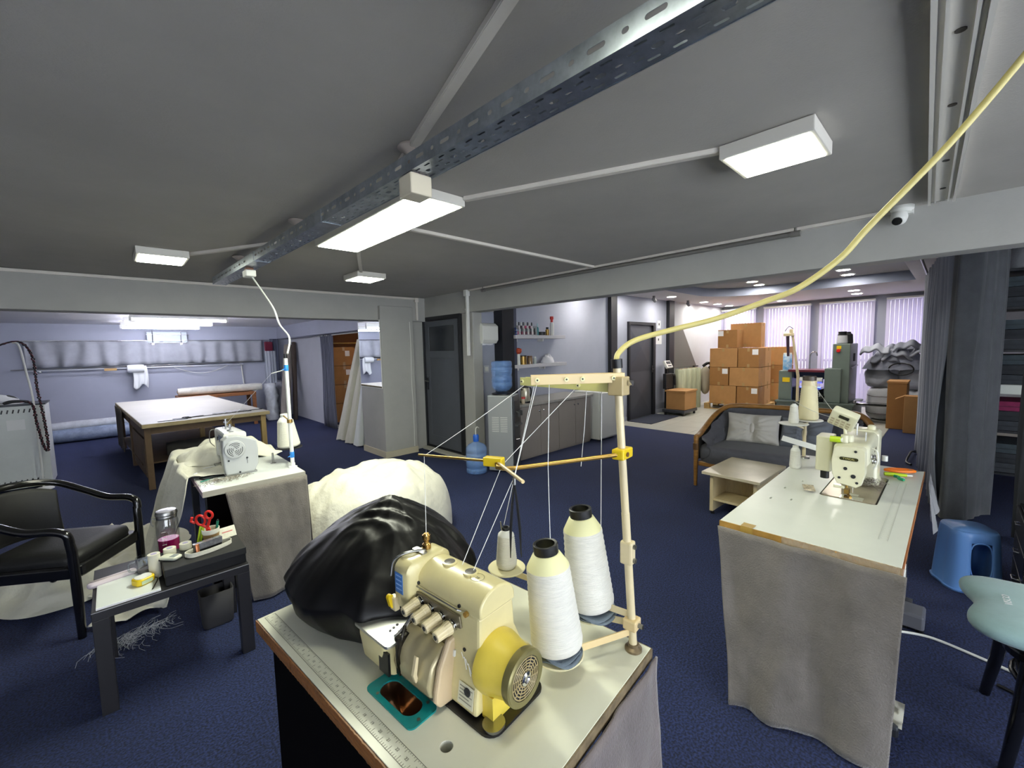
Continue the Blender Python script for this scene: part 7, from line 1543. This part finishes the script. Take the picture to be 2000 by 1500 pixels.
g = G(); g.sheet(lambda u, v: (-.06 + .016 * u, -.018 - .012 * v, .056 - .056 * v ** 1.3), 2, 8); g.build('copper_strap', mat('copper_ribbon', 'c07a52', .3, .6), t, smooth=60, solid=.0015)
t = thing('paper_packet', 'white packet with pale red print at the back of the black box', 'packet', (.385, 2.69, zb), .15); g = G(); Mq = Matrix.Rotation(-.5, 4, 'X'); g.box(-.055, .045, -.003, .003, .0, .06, Mq); g.build('packet_body', m_ivory, t, bevel=.002); g = G(); g.box(-.02, .03, -.0036, -.003, .03, .036, Mq); g.build('printed_logo', mat('pale_red_print', 'c97a72', .5), t)
t = thing('tool_cup', 'brown and cream cup holding scissors behind the black box', 'cup', (.315, 2.70, zb)); g = G(); g.lathe([(.001, 0), (.032, 0), (.038, .05), (.036, .05), (.03, .004), (.001, .004)], 24); g.build('cup_body', mat('kraft_cup', '9a7c52', .7), t, smooth=40); g = G(); g.lathe([(.038, .05), (.0395, .056), (.040, .075), (.037, .075), (.036, .05)], 24, cap=False); g.build('cup_rim', m_ivory, t, smooth=40)
t = thing('scissors', 'red handled scissors upright in the tool cup', 'scissors', (.315, 2.70, zb + .008), -.5); t.rotation_euler = (.12, -.12, -.5)
for s, (cx_, cz_, a, b) in ((-1, (-.022, .125, .020, .028)), (1, (.022, .145, .016, .021))):
    g = G(); g.tube([(cx_ + a * math.cos(k * PI / 10), 0, cz_ + b * math.sin(k * PI / 10)) for k in range(20)], .0062, 8, closed=True); g.tube([(cx_, 0, cz_ - b), (-s * .004, 0, .07), (-s * .006, 0, .055)], [.007, .007, .005], 8); g.build('finger_loop', mat('red_plastic', 'd3261f', .35), t, smooth=60); g = G(); g.tube([(-s * .006, 0, .06), (-s * .002, 0, .0)], [.005, .001], 6); g.build('blade', m_steel, t)
g = G(); g.tube([(-.05, 0, .115), (-.065, 0, .13), (-.055, 0, .15)], .007, 8); 
g.build('thumb_rest', mat('red_plastic', 'd3261f', .35), t, smooth=60)
t = thing('pen', 'teal green pen standing in the tool cup', 'pen', (.333, 2.705, zb + .008)); t.rotation_euler = (.1, .15, 0); g = G(); g.cyl((0, 0, 0), (0, 0, .10), .007, .006, n=10); g.build('barrel', mat('teal_pen', '167a62', .4), t, smooth=40); g = G(); g.cyl((0, 0, .1), (0, 0, .108), .004, n=8); g.build('button', m_dark, t)
t = thing('thread_snips', 'lime green handle of snips leaning on the tool cup', 'snips', (.262, 2.715, zb)); t.rotation_euler = (0, .2, -.2); g = G(); g.box(-.011, .011, -.007, .007, .004, .10); g.build('handle', mat('lime_plastic', 'b6d321', .35), t, bevel=.004); g = G(); g.box(-.003, .003, -.0085, -.007, .02, .09); g.build('handle_groove', mat('dark_lime', '7f9a12', .4), t)
t = thing('preserving_jar', 'clip top glass jar half filled with pink drink', 'jar', (.15, 2.89, .471)); t.scale = (.98, .98, 1.13); mj = pane_mat('thin_jar_glass', (.80, .80, .82, 1), .14)
g = G(); g.lathe([(.001, 0), (.046, 0), (.05, .006), (.05, .17), (.044, .185), (.042, .2)], 32); g.build('glass_body', mj, t, smooth=50); g = G(); g.lathe([(.001, .004), (.045, .004), (.046, .085), (.001, .085)], 28); g.build('pink_drink', mat('magenta_drink', 'b81f6a', .15), t, smooth=40)
g = G(); g.lathe([(.045, .2), (.049, .203), (.049, .212), (.044, .222), (.001, .226)], 28); g.build('lid', m_steel, t, smooth=40); g = G(); g.lathe([(.045, .185), (.046, .188), (.046, .196), (.045, .199)], 28, cap=False); g.tube(bez([(-.046, -.01, .19), (-.062, -.01, .195), (-.066, -.01, .175), (-.058, -.01, .16)], 5), .003, 6); g.build('wire_clip', m_steel, t, smooth=60)
for k in range(3):
    g = G(); g.box(-.03, -.012, -.0505, -.0495, .07 + k * .03, .0715 + k * .03); g.build('volume_mark', m_white, t)
# waste bin and lint under the tables
t = thing('waste_bin', 'dark fabric waste bin half under the left sewing table', 'bin', (.335, 2.885, 0)); g = G(); g.loft([[(x, y, z) for x, y in rrect(-.07 - e, .07 + e, -.05 - e, .05 + e, .02, 4)] for z, e in ((0, -.006), (.01, 0), (.20, .008))], cap=False); g.build('bin_wall', mat('charcoal_bin_cloth', '2b2a2d', .8, var=.1), t, smooth=40, solid=.006); g = G(); g.prism(rrect(-.07, .07, -.05, .05, .02, 4), .004, .012); g.build('bin_floor', m_dark, t)
g = G(); random.seed(11)
for i in range(150):
    s = random.random() ** .7; cxx = .17 - .28 * s + random.gauss(0, .03 + .02 * s); cyy = 3.16 - .12 * s + random.gauss(0, .04); a = math.atan2(-.12, -.28) + random.gauss(0, .45); l = random.uniform(.03, .13)
    P = [(cxx + l * k / 3 * math.cos(a + .3 * k), cyy + l * k / 3 * math.sin(a + .3 * k), .004 + random.random() * .006) for k in range(4)]
    g.tube(P, .0008, 4)
tag(g.build('thread_lint', mat('grey_lint', 'c9cdd8', .9)), 'loose tangle of pale thread ends on the carpet under the side table', 'lint', kind='stuff')
